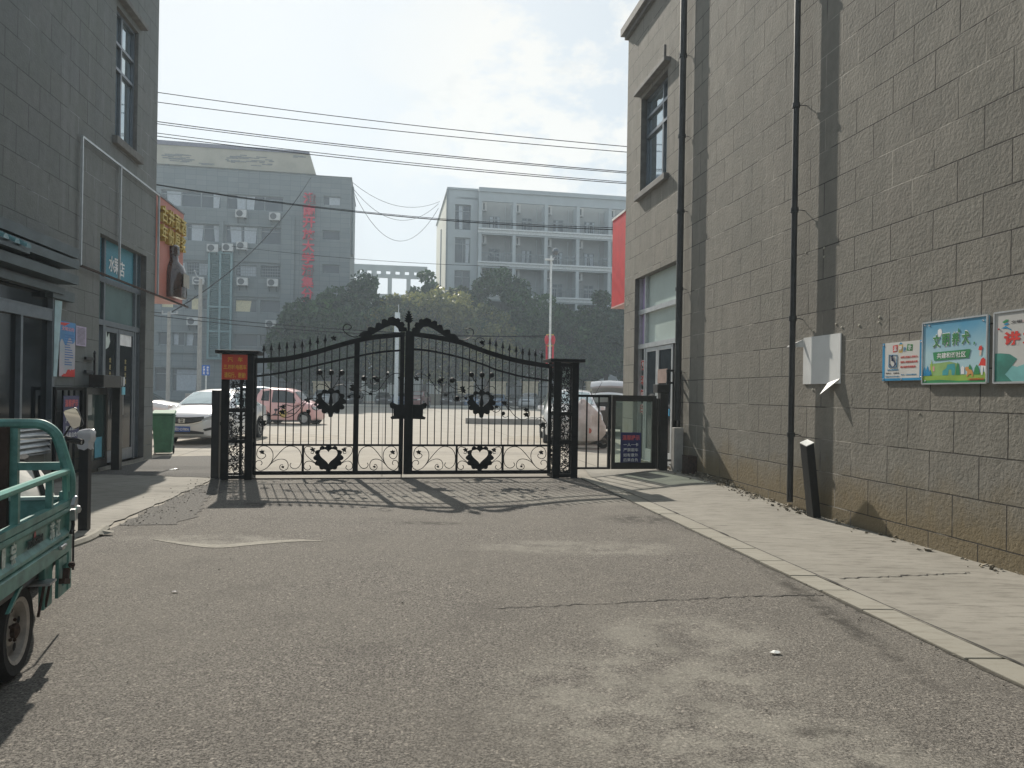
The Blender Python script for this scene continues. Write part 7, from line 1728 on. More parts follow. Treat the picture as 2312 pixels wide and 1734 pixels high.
for a in (-.25, -.05, .2): m.tube([(a, -.1, 1.2), (a * 1.5, -.15, 1.5), (a * 2.2 + .1, -.1, 1.9), (a * 2 - .1, -.1, 2.0)], 0.006, 4)
m.build('tie_wire', M['wire'], t)

# ================================================================ CARGO TRICYCLE (front left)
tw = gp(41.5, 1531); HD = 17.0
TF = Fr(tw.x, tw.y, HD)        # local y = heading, x to the vehicle's right, rear wheel at the origin
tri = thing('cargo_tricycle', 'teal cargo tricycle with open bed at the edge of the driveway', 'tricycle', TF.m.translation, HD)
XS = 0.07                       # bed side plane
BWd = 1.12                      # bed width
yF = TF.hx(156, 1100, XS)[0]; yR = -1.05
def tz(u, v): return TF.hx(u, v, XS)
def cT2(x, y): return x / 7.54, 1100 + y / 7.54
def cT1(x, y): return x / 7.54, 900 + y / 7.54
ztop = (tz(*cT2(0, 800))[1] + tz(*cT2(1130, 215))[1]) / 2          # upper edge of the side panel
zgap = (tz(*cT2(0, 930))[1] + tz(*cT2(1140, 350))[1]) / 2          # bright fold below it
zmid = (tz(*cT2(0, 1500))[1] + tz(*cT2(1080, 830))[1]) / 2
zlow = (tz(*cT2(0, 1640))[1] + tz(*cT2(1110, 900))[1]) / 2
zbot = tz(*cT2(820, 1330))[1]
zr0 = (tz(*cT1(0, 1645))[1] + tz(*cT1(1050, 1320))[1]) / 2
print('TRIKE', yF, ztop, zgap, zmid, zlow, zbot, zr0)
T = M['teal']
def tb(name, *boxes, parent=tri, m_=None, bev=0.004, smooth=False):
    m = MB(TF)
    for b in boxes: m.box(*b)
    return m.build(name, m_ or T, parent, bevel=bev)
pan = MB(TF)     # pressed side panel: profile along the side
pr = [(XS, ztop), (XS + .012, ztop), (XS + .012, ztop - .035), (XS - .02, ztop - .045), (XS - .02, zgap + .012), (XS + .012, zgap), (XS + .014, zgap - .022), (XS - .006, zgap - .045), (XS - .010, zmid + .035), (XS + .012, zmid + .006), (XS + .012, zmid - .010), (XS - .008, zmid - .030), (XS - .008, zlow + .012), (XS + .014, zlow), (XS + .014, zlow - .07), (XS - .03, zlow - .07), (XS - .03, ztop)]
vs = [(a, yR, b) for a, b in pr] + [(a, yF - .03, b) for a, b in pr]; n = len(pr)
pan.add(vs, [(i, (i + 1) % n, n + (i + 1) % n, n + i) for i in range(n)] + [tuple(range(n)), tuple(range(n, 2 * n))[::-1]]); side = pan.build('side_panel', T, tri)
pan = MB(TF); vs = [(-BWd + 2 * XS - a, yR, b) for a, b in pr] + [(-BWd + 2 * XS - a, yF - .03, b) for a, b in pr]
pan.add(vs, [(i, (i + 1) % n, n + (i + 1) % n, n + i) for i in range(n)] + [tuple(range(n)), tuple(range(n, 2 * n))[::-1]]); pan.build('side_panel', T, tri)
zfl = zlow + .02
tb('bed_floor', (XS - BWd + .06, XS - .03, yR, yF - .03, zfl - .05, zfl), m_=mat('bed_floor', (0.03, 0.12, 0.13), 0.5, 0, 0.3, 4))
tb('corner_post', (XS - .045, XS + .012, yF - .03, yF + .03, zlow - .30, ztop + .05)); tb('corner_post', (XS - BWd, XS - BWd + .05, yF - .03, yF + .03, zlow - .1, ztop + .05))
tb('front_board', (XS - BWd + .05, XS - .05, yF - .015, yF + .005, zlow - .05, ztop + .0)); tb('front_lip', (XS - BWd + .05, XS - .05, yF - .03, yF + .012, ztop + .001, ztop + .022), m_=mat('teal_worn_edge', (0.30, 0.42, 0.40), 0.5))
# lower skirt with the square cut-out
m = MB(TF); ya, yb = yF - .20, yF - .015; zs = zlow - .085
facade_pts = [(ya, zs, ), (yb, zs)]
h = (ya + .07, yb - .03, zs - .17, zs - .05)
ysx = [ya, h[0], h[1], yb]; zsx = [zs - .22, h[2], h[3], zs]
for i in range(3):
    for j in range(3):
        if i == 1 and j == 1: continue
        m.box(XS - .012, XS + .004 + 0.0005 * (i + j), ysx[i], ysx[i + 1], zsx[j], zsx[j + 1])
m.build('corner_skirt', T, tri)
tb('skirt_bracket', (XS - .05, XS - .02, yF - .36, yF - .22, zs - .24, zs), m_=M['teal']); tb('frame_beam', (XS - .12, XS - .05, yR, yF, zs - .06, zs - .01), m_=M['black'])
# top rail with posts
rl = MB(TF); rp = [(XS - .01, yR, zr0), (XS - .01, yF - .12, zr0 + .005), (XS - .01, yF - .045, zr0 - .012), (XS - .01, yF - .02, zr0 - .06), (XS - .01, yF - .015, ztop)]
rl.tube(crom(rp, 5), 0.021, 8); rl.build('side_rail', mat('teal_sunbleached', (0.12, 0.34, 0.28), 0.35, 0, 0.15, 6), tri, smooth=True)
for v_ in (cT2(310, 300), cT2(885, 100), ):
    yy = tz(*v_)[0]; m = MB(TF); m.bar((XS - .012, yy, ztop), (XS - .012, yy, zr0), 0.032, 0.032); m.build('rail_post', T, tri)
m = MB(TF); m.bar((XS - .012, yR + .3, ztop), (XS - .012, yR + .3, zr0), 0.032, 0.032); m.build('rail_post', T, tri)
# headboard frame
hx0, hz0 = TF.hy(*cT1(1050, 700), yF); 
def hb_(x, y): a = TF.hy(*cT1(x, y), yF + .01); return (a[0], yF + .01, a[1])
arch = [hb_(1190, 1700), hb_(1195, 1350), hb_(1110, 1050), hb_(1000, 700), hb_(930, 580), hb_(820, 490), hb_(690, 437), hb_(520, 425), hb_(200, 425), hb_(-200, 428), hb_(-900, 435)]
xl_ = XS - BWd
arch = [p for p in arch if p[0] > xl_ + .25] + [(xl_ + .25, yF + .01, arch[-2][2]), (xl_ + .1, yF + .01, arch[-2][2] - .06), (xl_ + .02, yF + .01, arch[-2][2] - .25), (xl_ + .01, yF + .01, ztop)]
m = MB(TF); cv = crom(arch, 5); 
for i in range(1): m.tube(cv, 0.030, 8)
m.build('headboard_frame', T, tri, smooth=True)
m = MB(TF); p = hb_(250, 500); q = hb_(230, 1600); m.bar(p, (p[0], p[1], ztop), 0.045, 0.04); m.build('headboard_post', T, tri)
p = hb_(1040, 1145); m = MB(TF); m.bar((hb_(280, 1145)[0], yF + .01, p[2]), (p[0], yF + .01, p[2]), 0.03, 0.045); m.build('headboard_rail', T, tri)
m = MB(TF); a = hb_(205, 480); m.box(xl_ + .05, a[0] - .0, yF - .06, yF - .02, ztop - .25, a[2]); m.build('brown_panel', mat('brown_panel', (0.045, 0.025, 0.018), 0.8, 0, 0.3, 9, 0.4), tri)
# latch, lamp and lock pieces at the front corner
def pc(x, y, lx=XS + .03): a = TF.hx(*cT2(x, y), lx); return (lx, a[0], a[1])
m = MB(TF); a = pc(1275, 190); m.ball(a, .018, 8); m.bar(a, pc(1240, 330), .02, .03); m.ball(pc(1320, 375), .022, 8, 1.2); m.bar(pc(1240, 380), pc(1250, 560), .025, .03); m.build('corner_latch', M['steel'], tri)
m = MB(TF); m.tube([pc(1240, 560), pc(1245, 640), pc(1230, 720), pc(1205, 780)], .010, 6); m.build('rubber_hook', M['black'], tri)
m = MB(TF); m.bar(pc(1080, 1010, XS + .02), pc(1030, 1040, XS + .02), .02, .02); m.tube([pc(1120, 975, XS + .025), pc(1030, 1030, XS + .025)], .008, 6); m.build('door_hinge', M['steel'], tri)
m = MB(TF); a = pc(1220, 1320); m.ball(a, .02, 8); m.bar(pc(1140, 1380), pc(1120, 1560), .03, .03); m.bar(pc(1050, 1600), pc(1150, 1600), .03, .03); m.build('tow_hook', M['rust'], tri)
yS = tz(*cT2(800, 1640))[0]; zS = tz(*cT2(800, 1640))[1]
m = MB(TF); m.box(XS - .12, XS + .03, yS - .06, yS + .06, zS + .0, zS + .012); m.build('step_plate', M['steel'], tri)
m = MB(TF); m.bar((XS, yS - .05, zS), (XS - .02, yS - .07, zS - .16), .012); m.bar((XS, yS + .06, zS), (XS - .02, yS + .05, zS - .14), .012); m.build('step_hanger', M['rust'], tri)
m = MB(TF); m.tube([(XS - .35, yS - .12, .26), (XS - .25, yS + .15, .24)], .07, 10); m.build('muffler', M['steel'], tri)
# rear wheel, hub, mudguard stay
RWh = 0.245
for wx in (-.06, -BWd + .06 + 2 * 0.0 + .05):
    m = MB(TF); m.lathe([(RWh * .66, -.055), (RWh * .90, -.06), (RWh, -.035), (RWh, .035), (RWh * .90, .06), (RWh * .66, .055)], (wx, 0, RWh), 30, 'x', False); w = m.build('wheel', M['rubber'], tri, smooth=True)
    m = MB(TF); m.lathe([(RWh * .60, -.05), (RWh * .69, -.058), (RWh * .69, .058), (RWh * .60, .05), (RWh * .58, .0), (RWh * .34, -.01), (RWh * .30, .02), (RWh * .12, .03)], (wx, 0, RWh), 30, 'x'); m.build('rim', mat('dusty_rim', (0.42, 0.39, 0.36), 0.55, 0.1, 0.25, 12, 0.2) if 'drim' not in M else M['drim'], w, smooth=True); M['drim'] = bpy.data.materials['dusty_rim']
    m = MB(TF)
    for k in range(5):
        a = k * 2 * math.pi / 5 + .2; c = (wx + .016, RWh * .46 * math.cos(a), RWh + RWh * .46 * math.sin(a)); m.add([(c[0] + .006, c[1] + .026 * math.cos(q * .63), c[2] + .022 * math.sin(q * .63)) for q in range(10)], [tuple(range(10))])
    m.build('rim_hole', M['dark'], w)
    m = MB(TF); m.lathe([(.035, .02), (.04, .05), (.02, .06)], (wx, 0, RWh), 10, 'x')
    for k in range(5): a = k * 2 * math.pi / 5; m.ball((wx + .035, .055 * math.cos(a), RWh + .055 * math.sin(a)), .010, 6)
    m.build('hub', M['rust'], w)
m = MB(TF); m.tube([(-BWd + .1, 0, RWh), (-.1, 0, RWh)], .03, 8); m.build('axle', M['black'], tri)
m = MB(TF)
for k in range(6): m.box(XS - .16, XS - .10, -.30, .26, zs - .09 - .012 * k, zs - .082 - .012 * k)
m.build('leaf_spring', M['rust'], tri)
m = MB(TF); a = TF.hx(44, 1325, XS + .0); b_2 = TF.hx(24, 1385, XS + .02)
m.add([(XS + .01, a[0] + .02, a[1]), (XS + .01, a[0] - .03, a[1]), (XS + .015, b_2[0] - .01, b_2[1]), (XS + .015, b_2[0] + .01, b_2[1]), (XS - .005, a[0] + .02, a[1]), (XS - .005, a[0] - .03, a[1]), (XS, b_2[0] - .01, b_2[1]), (XS, b_2[0] + .01, b_2[1])], [(0, 1, 2, 3), (7, 6, 5, 4), (0, 4, 5, 1), (1, 5, 6, 2), (2, 6, 7, 3), (3, 7, 4, 0)]); m.build('guard_stay', T, tri)
# lettering on the side
def tl_(s, x, y, w, h, mt, nm, bold=0.01):
    a = TF.hx(*cT2(x, y), XS); m = MB(TF); m.text(s, (XS + .001, a[0], a[1]), (0, 1, 0), (0, 0, 1), w, h, .006, bold=bold); m.build(nm, mt, side)
M['dec'] = mat('faded_white_decal', (0.55, 0.62, 0.58), 0.6, 0, 0.3, 30)
tl_('苏', 890, 760, .075, .105, M['dec'], 'lettering'); tl_('江', 985, 690, .075, .105, M['dec'], 'lettering')
tl_('宗', 225, 1165, .062, .125, M['dec'], 'lettering', .02)
tl_('ZONGSHEN', 600, 920, .23, .040, mat('dark_decal', (0.05, 0.07, 0.07), 0.6), 'lettering', .01)
a = TF.hx(*cT2(600, 900), XS); m = MB(TF); m.add([(XS - .002, a[0] + y_, a[1] + z_) for y_, z_ in ((-.012, .03), (.004, .055), (.018, .03), (.03, -.01), (.0, .0), (-.02, -.015))], [tuple(range(6))]); m.build('emblem', mat('emblem_red', (0.40, 0.12, 0.12), 0.6), side)
a = TF.hx(*cT2(65, 1200), XS); m = MB(TF); m.add([(XS - .001, a[0] + y_, a[1] + z_) for y_, z_ in ((-.02, -.08), (.022, -.075), (.026, .0), (.018, .06), (.004, .09), (-.004, .05), (-.022, .03))], [tuple(range(7))]); m.build('emblem', M['dec'], side)
# front half: covered engine, fork, handlebar, mirror, saddle
xc = XS - BWd / 2
cov = MB(TF); nn = 18; vs = []; prf = [(.0, .46, .20), (.12, .34, .34), (.28, .30, .52), (.42, .28, .60), (.55, .22, .62)]
sec = [(.10, .42, .62, .42), (.28, .40, .78, .42), (.48, .34, .84, .42), (.70, .28, .88, .42), (.95, .22, .84, .42), (1.15, .15, .74, .42)]
rr = random.Random(2)
for (yy, hw, zt_, zb_) in sec:
    for j in range(nn):
        a = math.pi * j / (nn - 1); k = 1 + rr.uniform(-.03, .03); vs.append((xc + .0 + hw * math.cos(a) * k, yF + .12 + yy, zb_ + (zt_ - zb_ + .12) * math.sin(a) ** .7 * k))
cov.add(vs, [(i * nn + j, i * nn + j + 1, (i + 1) * nn + j + 1, (i + 1) * nn + j) for i in range(len(sec) - 1) for j in range(nn - 1)] + [tuple(range(nn)), tuple(range((len(sec) - 1) * nn, len(sec) * nn))[::-1]])
cvo = tag(cov.build('dust_cover', mat('cover_cloth', (0.55, 0.54, 0.50), 0.85, 0, 0.12, 3, 0.6, 12), None, smooth=True), 'pale wrinkled cloth cover over the front half of the teal tricycle', 'cover')
m = MB(TF); m.tube([(xc + .30, yF + .40, .30), (xc + .33, yF + .42, .75), (xc + .24, yF + .48, .98)], .018, 6); m.tube([(xc + .46, yF + .52, .30), (xc + .45, yF + .55, .70), (xc + .35, yF + .60, .95)], .007, 5); m.build('binding_strap', M['black'], cvo)
m = MB(TF); yh = yF + 1.02; m.tube([(xc, yh + .42, .26), (xc, yh + .05, 1.0)], .035, 8); m.build('front_fork', M['black'], tri)
zh_ = 1.5 - (1000 - 873.5) / F * 5.0
m = MB(TF); m.tube(crom([(xc - .50, yh - .18, zh_), (xc - .30, yh - .05, zh_ + .03), (xc, yh, zh_ + .02), (xc + .20, yh - .05, zh_ + .03), (xc + .42, yh - .16, zh_)], 4), .014, 8); m.build('handlebar', M['steel'], tri, smooth=True)
m = MB(TF); m.tube([(xc + .30, yh - .09, zh_ + .02), (xc + .42, yh - .16, zh_)], .021, 8); m.build('grip', M['rubber'], tri)
m = MB(TF); m.lathe([(.24, -.05), (.27, -.05), (.27, .05), (.24, .05)], (xc, yh + .42, .27), 20, 'x'); m.build('front_wheel', M['rubber'], tri)
m = MB(TF); m.tube([(xc, yh + .5, .62), (xc, yh + .3, .60)], .10, 10, .07); m.build('headlamp', M['black'], tri)
# mirror
pm_ = [(1100, 235), (1115, 205), (1250, 160), (1290, 175), (1330, 240), (1400, 420), (1385, 455), (1260, 512), (1215, 480), (1130, 320)]
ym = yh - .06
def mpnt(x, y): a = TF.hy(*cT1(x, y), ym); return (a[0], a[1])
pts = [mpnt(*p) for p in pm_]; cx = sum(p[0] for p in pts) / len(pts); cz = sum(p[1] for p in pts) / len(pts)
m = MB(TF); m.slab([(cx + (p[0] - cx) * 1.06, cz + (p[1] - cz) * 1.06) for p in pts], ym + .014, ym + .034); mo = m.build('mirror_shell', M['black'], tri)
mm, tt_m, bb = _nodes('mirror_glass'); bb.inputs['Base Color'].default_value = (.85, .86, .84, 1); bb.inputs['Metallic'].default_value = 1; bb.inputs['Roughness'].default_value = .03
m = MB(TF); m.poly([(p[0], ym - .002 + (p[0] - cx) * .34 - (p[1] - cz) * .05, p[1]) for p in pts]); m.build('mirror_glass', mm, mo)
m = MB(TF); m.tube([(cx - .02, ym + .012, cz - .06), (cx - .10, ym + .03, cz - .20), (xc + .33, yh - .07, zh_ + .02)], .007, 6); m.build('mirror_stem', M['black'], tri)

# ================================================================ BOARDS ON THE RIGHT WALL
def c3(x, y): return 1500 + x / 4.3203, 700 + y / 4.3203
def rboard(pts, th, label, name='wall_sign', cat='sign', frame=M['alul'], face=None):
    t, y0, y1, z0, z1 = wall_board(RW, -0.012, -1, pts, 0.0, name, label, cat, frame)
    for o in [q for q in COL.objects if q.parent == t]: bpy.data.objects.remove(o)
    y0, y1 = max(y0, y1), min(y0, y1)      # y0 is the left edge (further away)
    b = MB(RW); b.box(-0.012 - th, -0.002, y1, y0, z0, z1); b.build('board', face or frame, t)
    L_ = y0 - y1; Hh = z1 - z0; xo = -0.012 - th
    def P(a, b_, d=0.0): return (xo - d, y0 - L_ * a, z0 + Hh * b_)
    return t, P, L_, Hh
dd = 0.0
blank = [c3(1355, 270), c3(1718, 228), c3(1718, 715), c3(1358, 725)]
t, P, L_, Hh = rboard(blank, 0.004, 'blank white sheet-metal board with torn curling edges beside the thin drainpipe', 'blank_board', 'board', face=mat('blank_sheet', (0.72, 0.73, 0.72), 0.5, 0, 0.07, 2))
m = MB(RW); a, b, c = P(1.0, 0.10, .002), P(.70, 0.02, .002), P(.66, -.22, .09)
m.add([a, b, c, (a[0] + .004, a[1], a[2] - .01), (b[0] + .004, b[1], b[2]), (c[0] + .006, c[1], c[2])], [(0, 1, 2), (3, 5, 4), (0, 3, 4, 1), (1, 4, 5, 2), (2, 5, 3, 0)]); m.build('torn_flap', M['white'], t)
m = MB(RW); a, b, c, d = P(0, .97, .002), P(0.02, .80, .002), P(-.30, .82, .10), P(-.26, .86, .08)
m.add([a, b, c, d], [(0, 1, 2, 3)]); m.add([(q[0] + .005, q[1], q[2]) for q in (a, b, c, d)], [(3, 2, 1, 0)]); m.build('torn_strip', M['white'], t)
# accessibility sign
def c4(x, y): return 1970 + x / 11.846, 740 + y / 11.846
t, P, L_, Hh = rboard([c4(275, 432), c4(1350, 318), c4(1355, 1405), c4(290, 1418)], 0.008, 'small white and blue accessibility notice, immediately left of the blue-sky dog sign', face=mat('sign_white', (0.62, 0.61, 0.58), 0.45, 0, 0.08, 2))
def rp(t, P, nm, mt, pts, d=0.001):
    m = MB(RW); m.add([P(a, b, d) for a, b in pts], [tuple(range(len(pts)))]); return m.build(nm, mt, t)
def rt(t, P, L_, Hh, s, a, b, w, h, mt, nm='lettering', d=0.002, bold=0.01, depth=0.0008):
    m = MB(RW); m.text(s, P(a, b, d), (0, -1, 0), (0, 0, 1), w * L_, h * Hh, depth, bold=bold); return m.build(nm, mt, t)
BLU = mat('board_blue', (0.02, 0.24, 0.46), 0.4, 0, 0.15, 3)
rp(t, P, 'blue_border', BLU, [(0, 0), (.065, 0), (.065, 1), (0, 1)]); rp(t, P, 'blue_border', BLU, [(.935, 0), (1, 0), (1, 1), (.935, 1)]); rp(t, P, 'blue_border', BLU, [(.065, 0), (.935, 0), (.935, .065), (.065, .065)])
rp(t, P, 'red_tile', M['redt'], [(.28, .74), (.39, .75), (.40, .93), (.27, .92)]); rp(t, P, 'yellow_tile', mat('tile_yellow', (0.60, 0.42, 0.12), 0.5), [(.42, .72), (.52, .72), (.53, .93), (.42, .93)]); rp(t, P, 'green_tile', M['greent'], [(.62, .76), (.76, .75), (.77, .91), (.64, .93)])
rp(t, P, 'blue_tile', BLU, [(.42, .935), (.53, .935), (.475, .99)], .001)
for s, a in (('温', .335), ('馨', .47), ('示', .70)): rt(t, P, L_, Hh, s, a, .835, .085, .13, M['whitet'], d=.003)
rt(t, P, L_, Hh, '提', .57, .80, .06, .12, BLU)
for k, s in enumerate(('对视力残疾人和听力', '残疾人提供信息无障', '碍方面的页面服务')): rt(t, P, L_, Hh, s, .68 if k < 2 else .66, .60 - .125 * k, .42 if k < 2 else .38, .055, M['redt'])
rt(t, P, L_, Hh, '信息无障碍服务', .28, .285, .29, .045, BLU); rt(t, P, L_, Hh, '联系人   志愿者', .27, .20, .34, .035, M['blackt']); rt(t, P, L_, Hh, '电话 0554-4972041', .27, .115, .36, .035, BLU); rt(t, P, L_, Hh, '地 址  三层社区服务站', .68, .15, .38, .035, BLU)
m = MB(RW); fr_pts = [(.175, .36), (.375, .35), (.385, .67), (.18, .68)]
for a, b in zip(fr_pts, fr_pts[1:] + fr_pts[:1]): m.bar(P(*a, .002), P(*b, .002), .006, .004)
m.build('symbol_frame', BLU, t)
m = MB(RW); c = P(.255, .645, .003); m.ball(c, .012, 8); m.bar(P(.255, .62, .003), P(.262, .52, .003), .014, .004); m.bar(P(.258, .575, .003), P(.30, .57, .003), .008, .004); m.bar(P(.262, .52, .003), P(.325, .51, .003), .011, .004); m.bar(P(.325, .51, .003), P(.350, .41, .003), .011, .004)
cc = P(.268, .455, .003); m.tube([(cc[0], cc[1] + .040 * math.cos(q), cc[2] + .040 * math.sin(q)) for q in [1.7 + .45 * k for k in range(11)]], .0035, 4); m.build('wheelchair_symbol', mat('symbol_navy', (0.02, 0.05, 0.15), 0.5), t)
for a, b in ((.03, .95), (.03, .05), (.5, .03), (.965, .95), (.965, .08)):
    m = MB(RW); c = P(a, b, .0); m.lathe([(.010, 0), (.008, -.006), (.003, -.007)], c, 8, 'x'); m.build('screw', M['chrome'], t)
# dog sign
def c7(x, y): return 2060 + x / 8.73, 690 + y / 8.73
DP = [c7(225, 348), c7(1497, 195), c7(1500, 1537), c7(225, 1530)]
def sky_board():
    m, t_, b = _nodes('dog_sign_sky'); L = t_.links.new; co = N(t_, 'ShaderNodeTexCoord'); sx = N(t_, 'ShaderNodeSeparateXYZ'); L(co.outputs['Object'], sx.inputs[0])
    n_ = N(t_, 'ShaderNodeTexNoise', i_Scale=2.4, i_Detail=4.0); L(co.outputs['Object'], n_.inputs['Vector'])
    q = N(t_, 'ShaderNodeMath', operation='MULTIPLY_ADD'); L(n_.outputs['Fac'], q.inputs[0]); q.inputs[1].default_value = -0.5; L(sx.outputs[2], q.inputs[2])
    r = N(t_, 'ShaderNodeMapRange'); r.inputs[1].default_value = 0.0; r.inputs[2].default_value = 0.5; L(q.outputs[0], r.inputs[0])
    x = N(t_, 'ShaderNodeMix', data_type='RGBA'); x.inputs[6].default_value = (.42, .62, .68, 1); x.inputs[7].default_value = (.03, .27, .48, 1); L(r.outputs[0], x.inputs[0]); L(x.outputs[2], b.inputs['Base Color']); b.inputs['Roughness'].default_value = .35; return m
t, P, L_, Hh = rboard(DP, 0.014, 'square blue-sky board with green characters and a park cartoon, between the other two', face=sky_board())
m = MB(RW)
for a, b in (((0, 1), (1, 1)), ((0, 0), (1, 0)), ((0, 0), (0, 1)), ((1, 0), (1, 1))): m.bar(P(*a, .0), P(*b, .0), .014, .014)
m.build('edge_trim', M['alul'], t)
G1, G2, TE, OR = mat('grass_green', (.26, .42, .06), .5, 0, .2, 3), mat('deep_green', (.02, .24, .08), .5, 0, .2, 3), mat('cartoon_teal', (.04, .32, .34), .5, 0, .2, 4), mat('cartoon_orange', (.60, .28, .08), .5)
rp(t, P, 'lawn', G1, [(.01, .02), (.99, .02), (.99, .17), (.8, .13), (.5, .14), (.3, .13), (.1, .15), (.01, .12)], .0010); rp(t, P, 'lawn_edge', G2, [(.01, .01), (.99, .01), (.99, .05), (.6, .04), (.3, .06), (.01, .05)], .0016)
rp(t, P, 'far_park', mat('park_green', (.24, .40, .13), .5, 0, .2, 4), [(.13, .13), (.60, .13), (.60, .30), (.45, .345), (.30, .33), (.13, .32)], .0012)
rp(t, P, 'pavilion', TE, [(.34, .13), (.34, .20), (.40, .24), (.42, .30), (.53, .31), (.545, .23), (.53, .13), (.49, .13), (.48, .22), (.44, .22), (.43, .13)], .0018)
for (a, w_, h_, mt) in ((.04, .03, .15, BLU), (.09, .03, .17, BLU), (.14, .03, .10, BLU), (.58, .035, .20, G2), (.76, .04, .16, G2), (.86, .045, .15, G2), (.16, .022, .27, G1)): rp(t, P, 'cartoon_tree', mt, [(a - w_, .13), (a + w_, .13), (a + w_ * .7, .13 + h_ * .6), (a, .13 + h_), (a - w_ * .7, .13 + h_ * .6)], .0022)
rp(t, P, 'cartoon_dog', OR, [(.71, .10), (.725, .17), (.70, .20), (.69, .24), (.71, .25), (.74, .25), (.75, .21), (.79, .20), (.81, .16), (.81, .10), (.79, .10), (.785, .14), (.75, .13), (.73, .10)], .0026)
rp(t, P, 'cartoon_house', M['whitet'], [(.63, .14), (.68, .14), (.68, .24), (.655, .27), (.63, .24)], .0026); rp(t, P, 'pink_house', mat('cartoon_pink', (.60, .33, .28), .5), [(.13, .20), (.21, .20), (.21, .28), (.13, .28)], .002)
rp(t, P, 'cartoon_figure', M['redt'], [(.885, .26), (.905, .30), (.925, .36), (.955, .38), (.985, .34), (.99, .25), (.93, .26)], .003)
rp(t, P, 'cartoon_figure', M['whitet'], [(.925, .12), (.945, .12), (.955, .25), (.985, .13), (.995, .13), (.985, .26), (.92, .26)], .0028)
rp(t, P, 'cartoon_figure', mat('cartoon_skin', (.65, .50, .42), .5), [(.90, .40), (.925, .42), (.93, .50), (.90, .50), (.895, .45)], .003); rp(t, P, 'cartoon_hair', M['redt'], [(.88, .50), (.895, .55), (.925, .56), (.94, .52), (.93, .485), (.90, .49)], .0034)
m = MB(RW)
for k, s in enumerate('文明养犬'): m.text(s, P(.235 + .152 * k, .685 + 0.005 * k, .001), (0, -1, 0), (0, 0, 1), .125 * L_, .225 * Hh, .001, bold=.075)
m.build('letter_outline', M['whitet'], t)
m = MB(RW)
for k, s in enumerate('文明养犬'): m.text(s, P(.235 + .152 * k, .685 + 0.005 * k, .0035), (0, -1, 0), (0, 0, 1), .115 * L_, .205 * Hh, .001, bold=.028)
m.text(',', P(.82, .60, .0035), (0, -1, 0), (0, 0, 1), .02 * L_, .05 * Hh, .001, bold=.03); m.build('lettering', M['greent'], t)
rp(t, P, 'green_banner', G2, [(.20, .37), (.74, .385), (.77, .52), (.18, .505)], .003); rt(t, P, L_, Hh, '共建和谐社区', .475, .445, .45, .09, M['whitet'], d=.004, bold=.015)
rp(t, P, 'striped_balloon', M['whitet'], [(.27, .75), (.25, .80), (.255, .86), (.285, .88), (.31, .87), (.325, .82), (.30, .75)], .0012); rp(t, P, 'leaf_sprig', G2, [(.575, .80), (.585, .86), (.61, .81), (.60, .785)], .0036)
rt(t, P, L_, Hh, '三层社区委员会宣', .85, .06, .23, .035, M['redt'], d=.004)
for a, b in ((.035, .96), (.11, .95), (.94, .93), (.05, .05)):
    m = MB(RW); m.lathe([(.011, 0), (.008, -.006), (.003, -.007)], P(a, b, .0), 8, 'x'); m.build('screw', M['chrome'], t)
# big public-manners board running out of the picture
q0 = [c7(1628, 155), c7(2200, 95), c7(2200, 1502), c7(1645, 1527)]
P0 = RW.hx(*q0[0], -.012); P3_ = RW.hx(*q0[3], -.012); yl_ = (P0[0] + P3_[0]) / 2; z1_ = P0[1]; z0_ = P3_[1]
t = thing('wall_sign', 'white board with red characters and a misty river picture, cut by the right picture edge', 'sign', RW.w(-.012, yl_ - .6, z0_), RW.deg)
b = MB(RW); b.box(-.026, -.002, yl_ - 1.25, yl_, z0_, z1_); b.build('board', mat('board_white', (.52, .52, .50), .45, 0, .06, 2), t)
L_ = 1.25; Hh = z1_ - z0_
def P(a, b_, d=0.0): return (-.026 - d, yl_ - L_ * a, z0_ + Hh * b_)
m = MB(RW)
for a, b in (((0, 1), (1, 1)), ((0, 0), (1, 0)), ((0, 0), (0, 1)), ((1, 0), (1, 1))): m.bar(P(*a, .0), P(*b, .0), .014, .014)
m.build('edge_trim', M['alul'], t)
rp(t, P, 'river', mat('river_teal', (.16, .42, .42), .5, 0, .15, 3), [(.01, .02), (.99, .02), (.99, .30), (.5, .36), (.35, .30), (.2, .22), (.01, .30)], .001)
rp(t, P, 'river_bank', mat('bank_green', (.03, .20, .16), .5, 0, .3, 6), [(.01, .02), (.16, .02), (.10, .12), (.15, .22), (.20, .33), (.14, .40), (.06, .42), (.01, .42)], .0014)
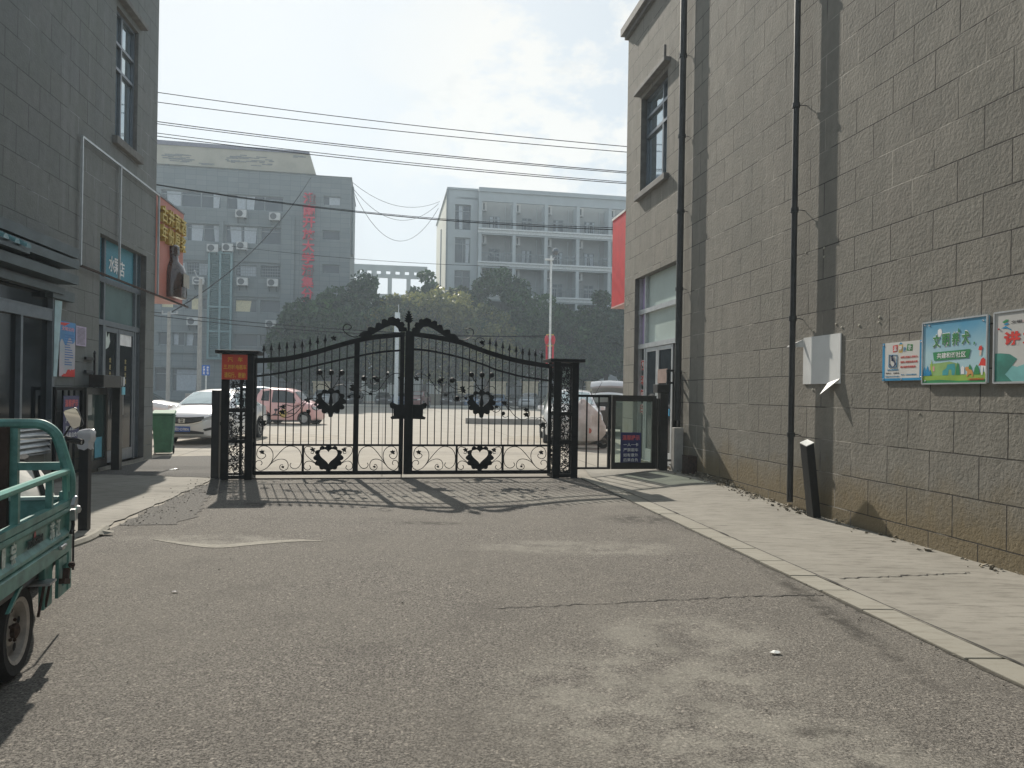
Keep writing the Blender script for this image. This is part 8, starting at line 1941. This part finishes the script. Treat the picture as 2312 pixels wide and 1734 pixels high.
rp(t, P, 'river_bank', bpy.data.materials['bank_green'], [(.34, .31), (.42, .27), (.7, .20), (.99, .2), (.99, .36), (.7, .38), (.45, .37)], .0014)
for k, s in enumerate('讲文明 树新风'):
    if s != ' ': rt(t, P, L_, Hh, s, .155 + .155 * k, .62, .135, .19, M['redt'], d=.002, bold=.05)
for (pts, mt) in (([(.07, .86), (.10, .89), (.125, .885), (.115, .86), (.085, .84)], G2), ([(.08, .82), (.11, .845), (.13, .83), (.11, .81)], BLU), ([(.06, .77), (.10, .80), (.145, .75), (.15, .73), (.11, .765)], BLU)): rp(t, P, 'emblem', mt, pts, .002)
m = MB(RW); m.ball(P(.04, .765, .002), .008, 6); m.build('emblem_dot', M['redt'], t)
rt(t, P, L_, Hh, '文明', .19, .845, .09, .045, M['blackt']); rt(t, P, L_, Hh, '潘集', .27, .845, .07, .035, mat('faint_print', (.55, .42, .42), .6)); 

# ================================================================ LITTER
def litter(u, v, s, label, mt, seed, name='paper_scrap', z=0.012):
    p = gp(u, v, z); rr = random.Random(seed); m = MB(); n = 9; vs = []
    for k in range(n): a = 2 * math.pi * k / n; r = s * rr.uniform(.5, 1.1); vs.append((p.x + r * math.cos(a) * 1.4, p.y + r * math.sin(a), z + rr.uniform(0, s * .35)))
    vs.append((p.x, p.y, z + s * .45)); m.add(vs, [(k, (k + 1) % n, n) for k in range(n)]); tag(m.build(name, mt), label, 'litter', 'scraps of litter on the ground')
litter(395, 1061, .075, 'crumpled white scrap on the pavement left of the slim post', M['white'], 1)
litter(560, 1075, .10, 'crumpled white bag at the foot of the left gate post', M['film'], 2)
litter(1751, 1473, .028, 'tiny pale flake on the asphalt near the kerb', M['white'], 3)
litter(255, 1050, .16, 'dirty white rag by the open gate and doorstep', mat('rag', (.35, .34, .33), .9, 0, .2, 9), 4)
litter(230, 1207, .09, 'broken pale lump of kerb stone behind the tricycle', M['kerbc'], 5, 'stone_lump')
litter(395, 1336, .02, 'small dark twig lying on the asphalt', M['blackt'], 6, 'twig')
M_ = None
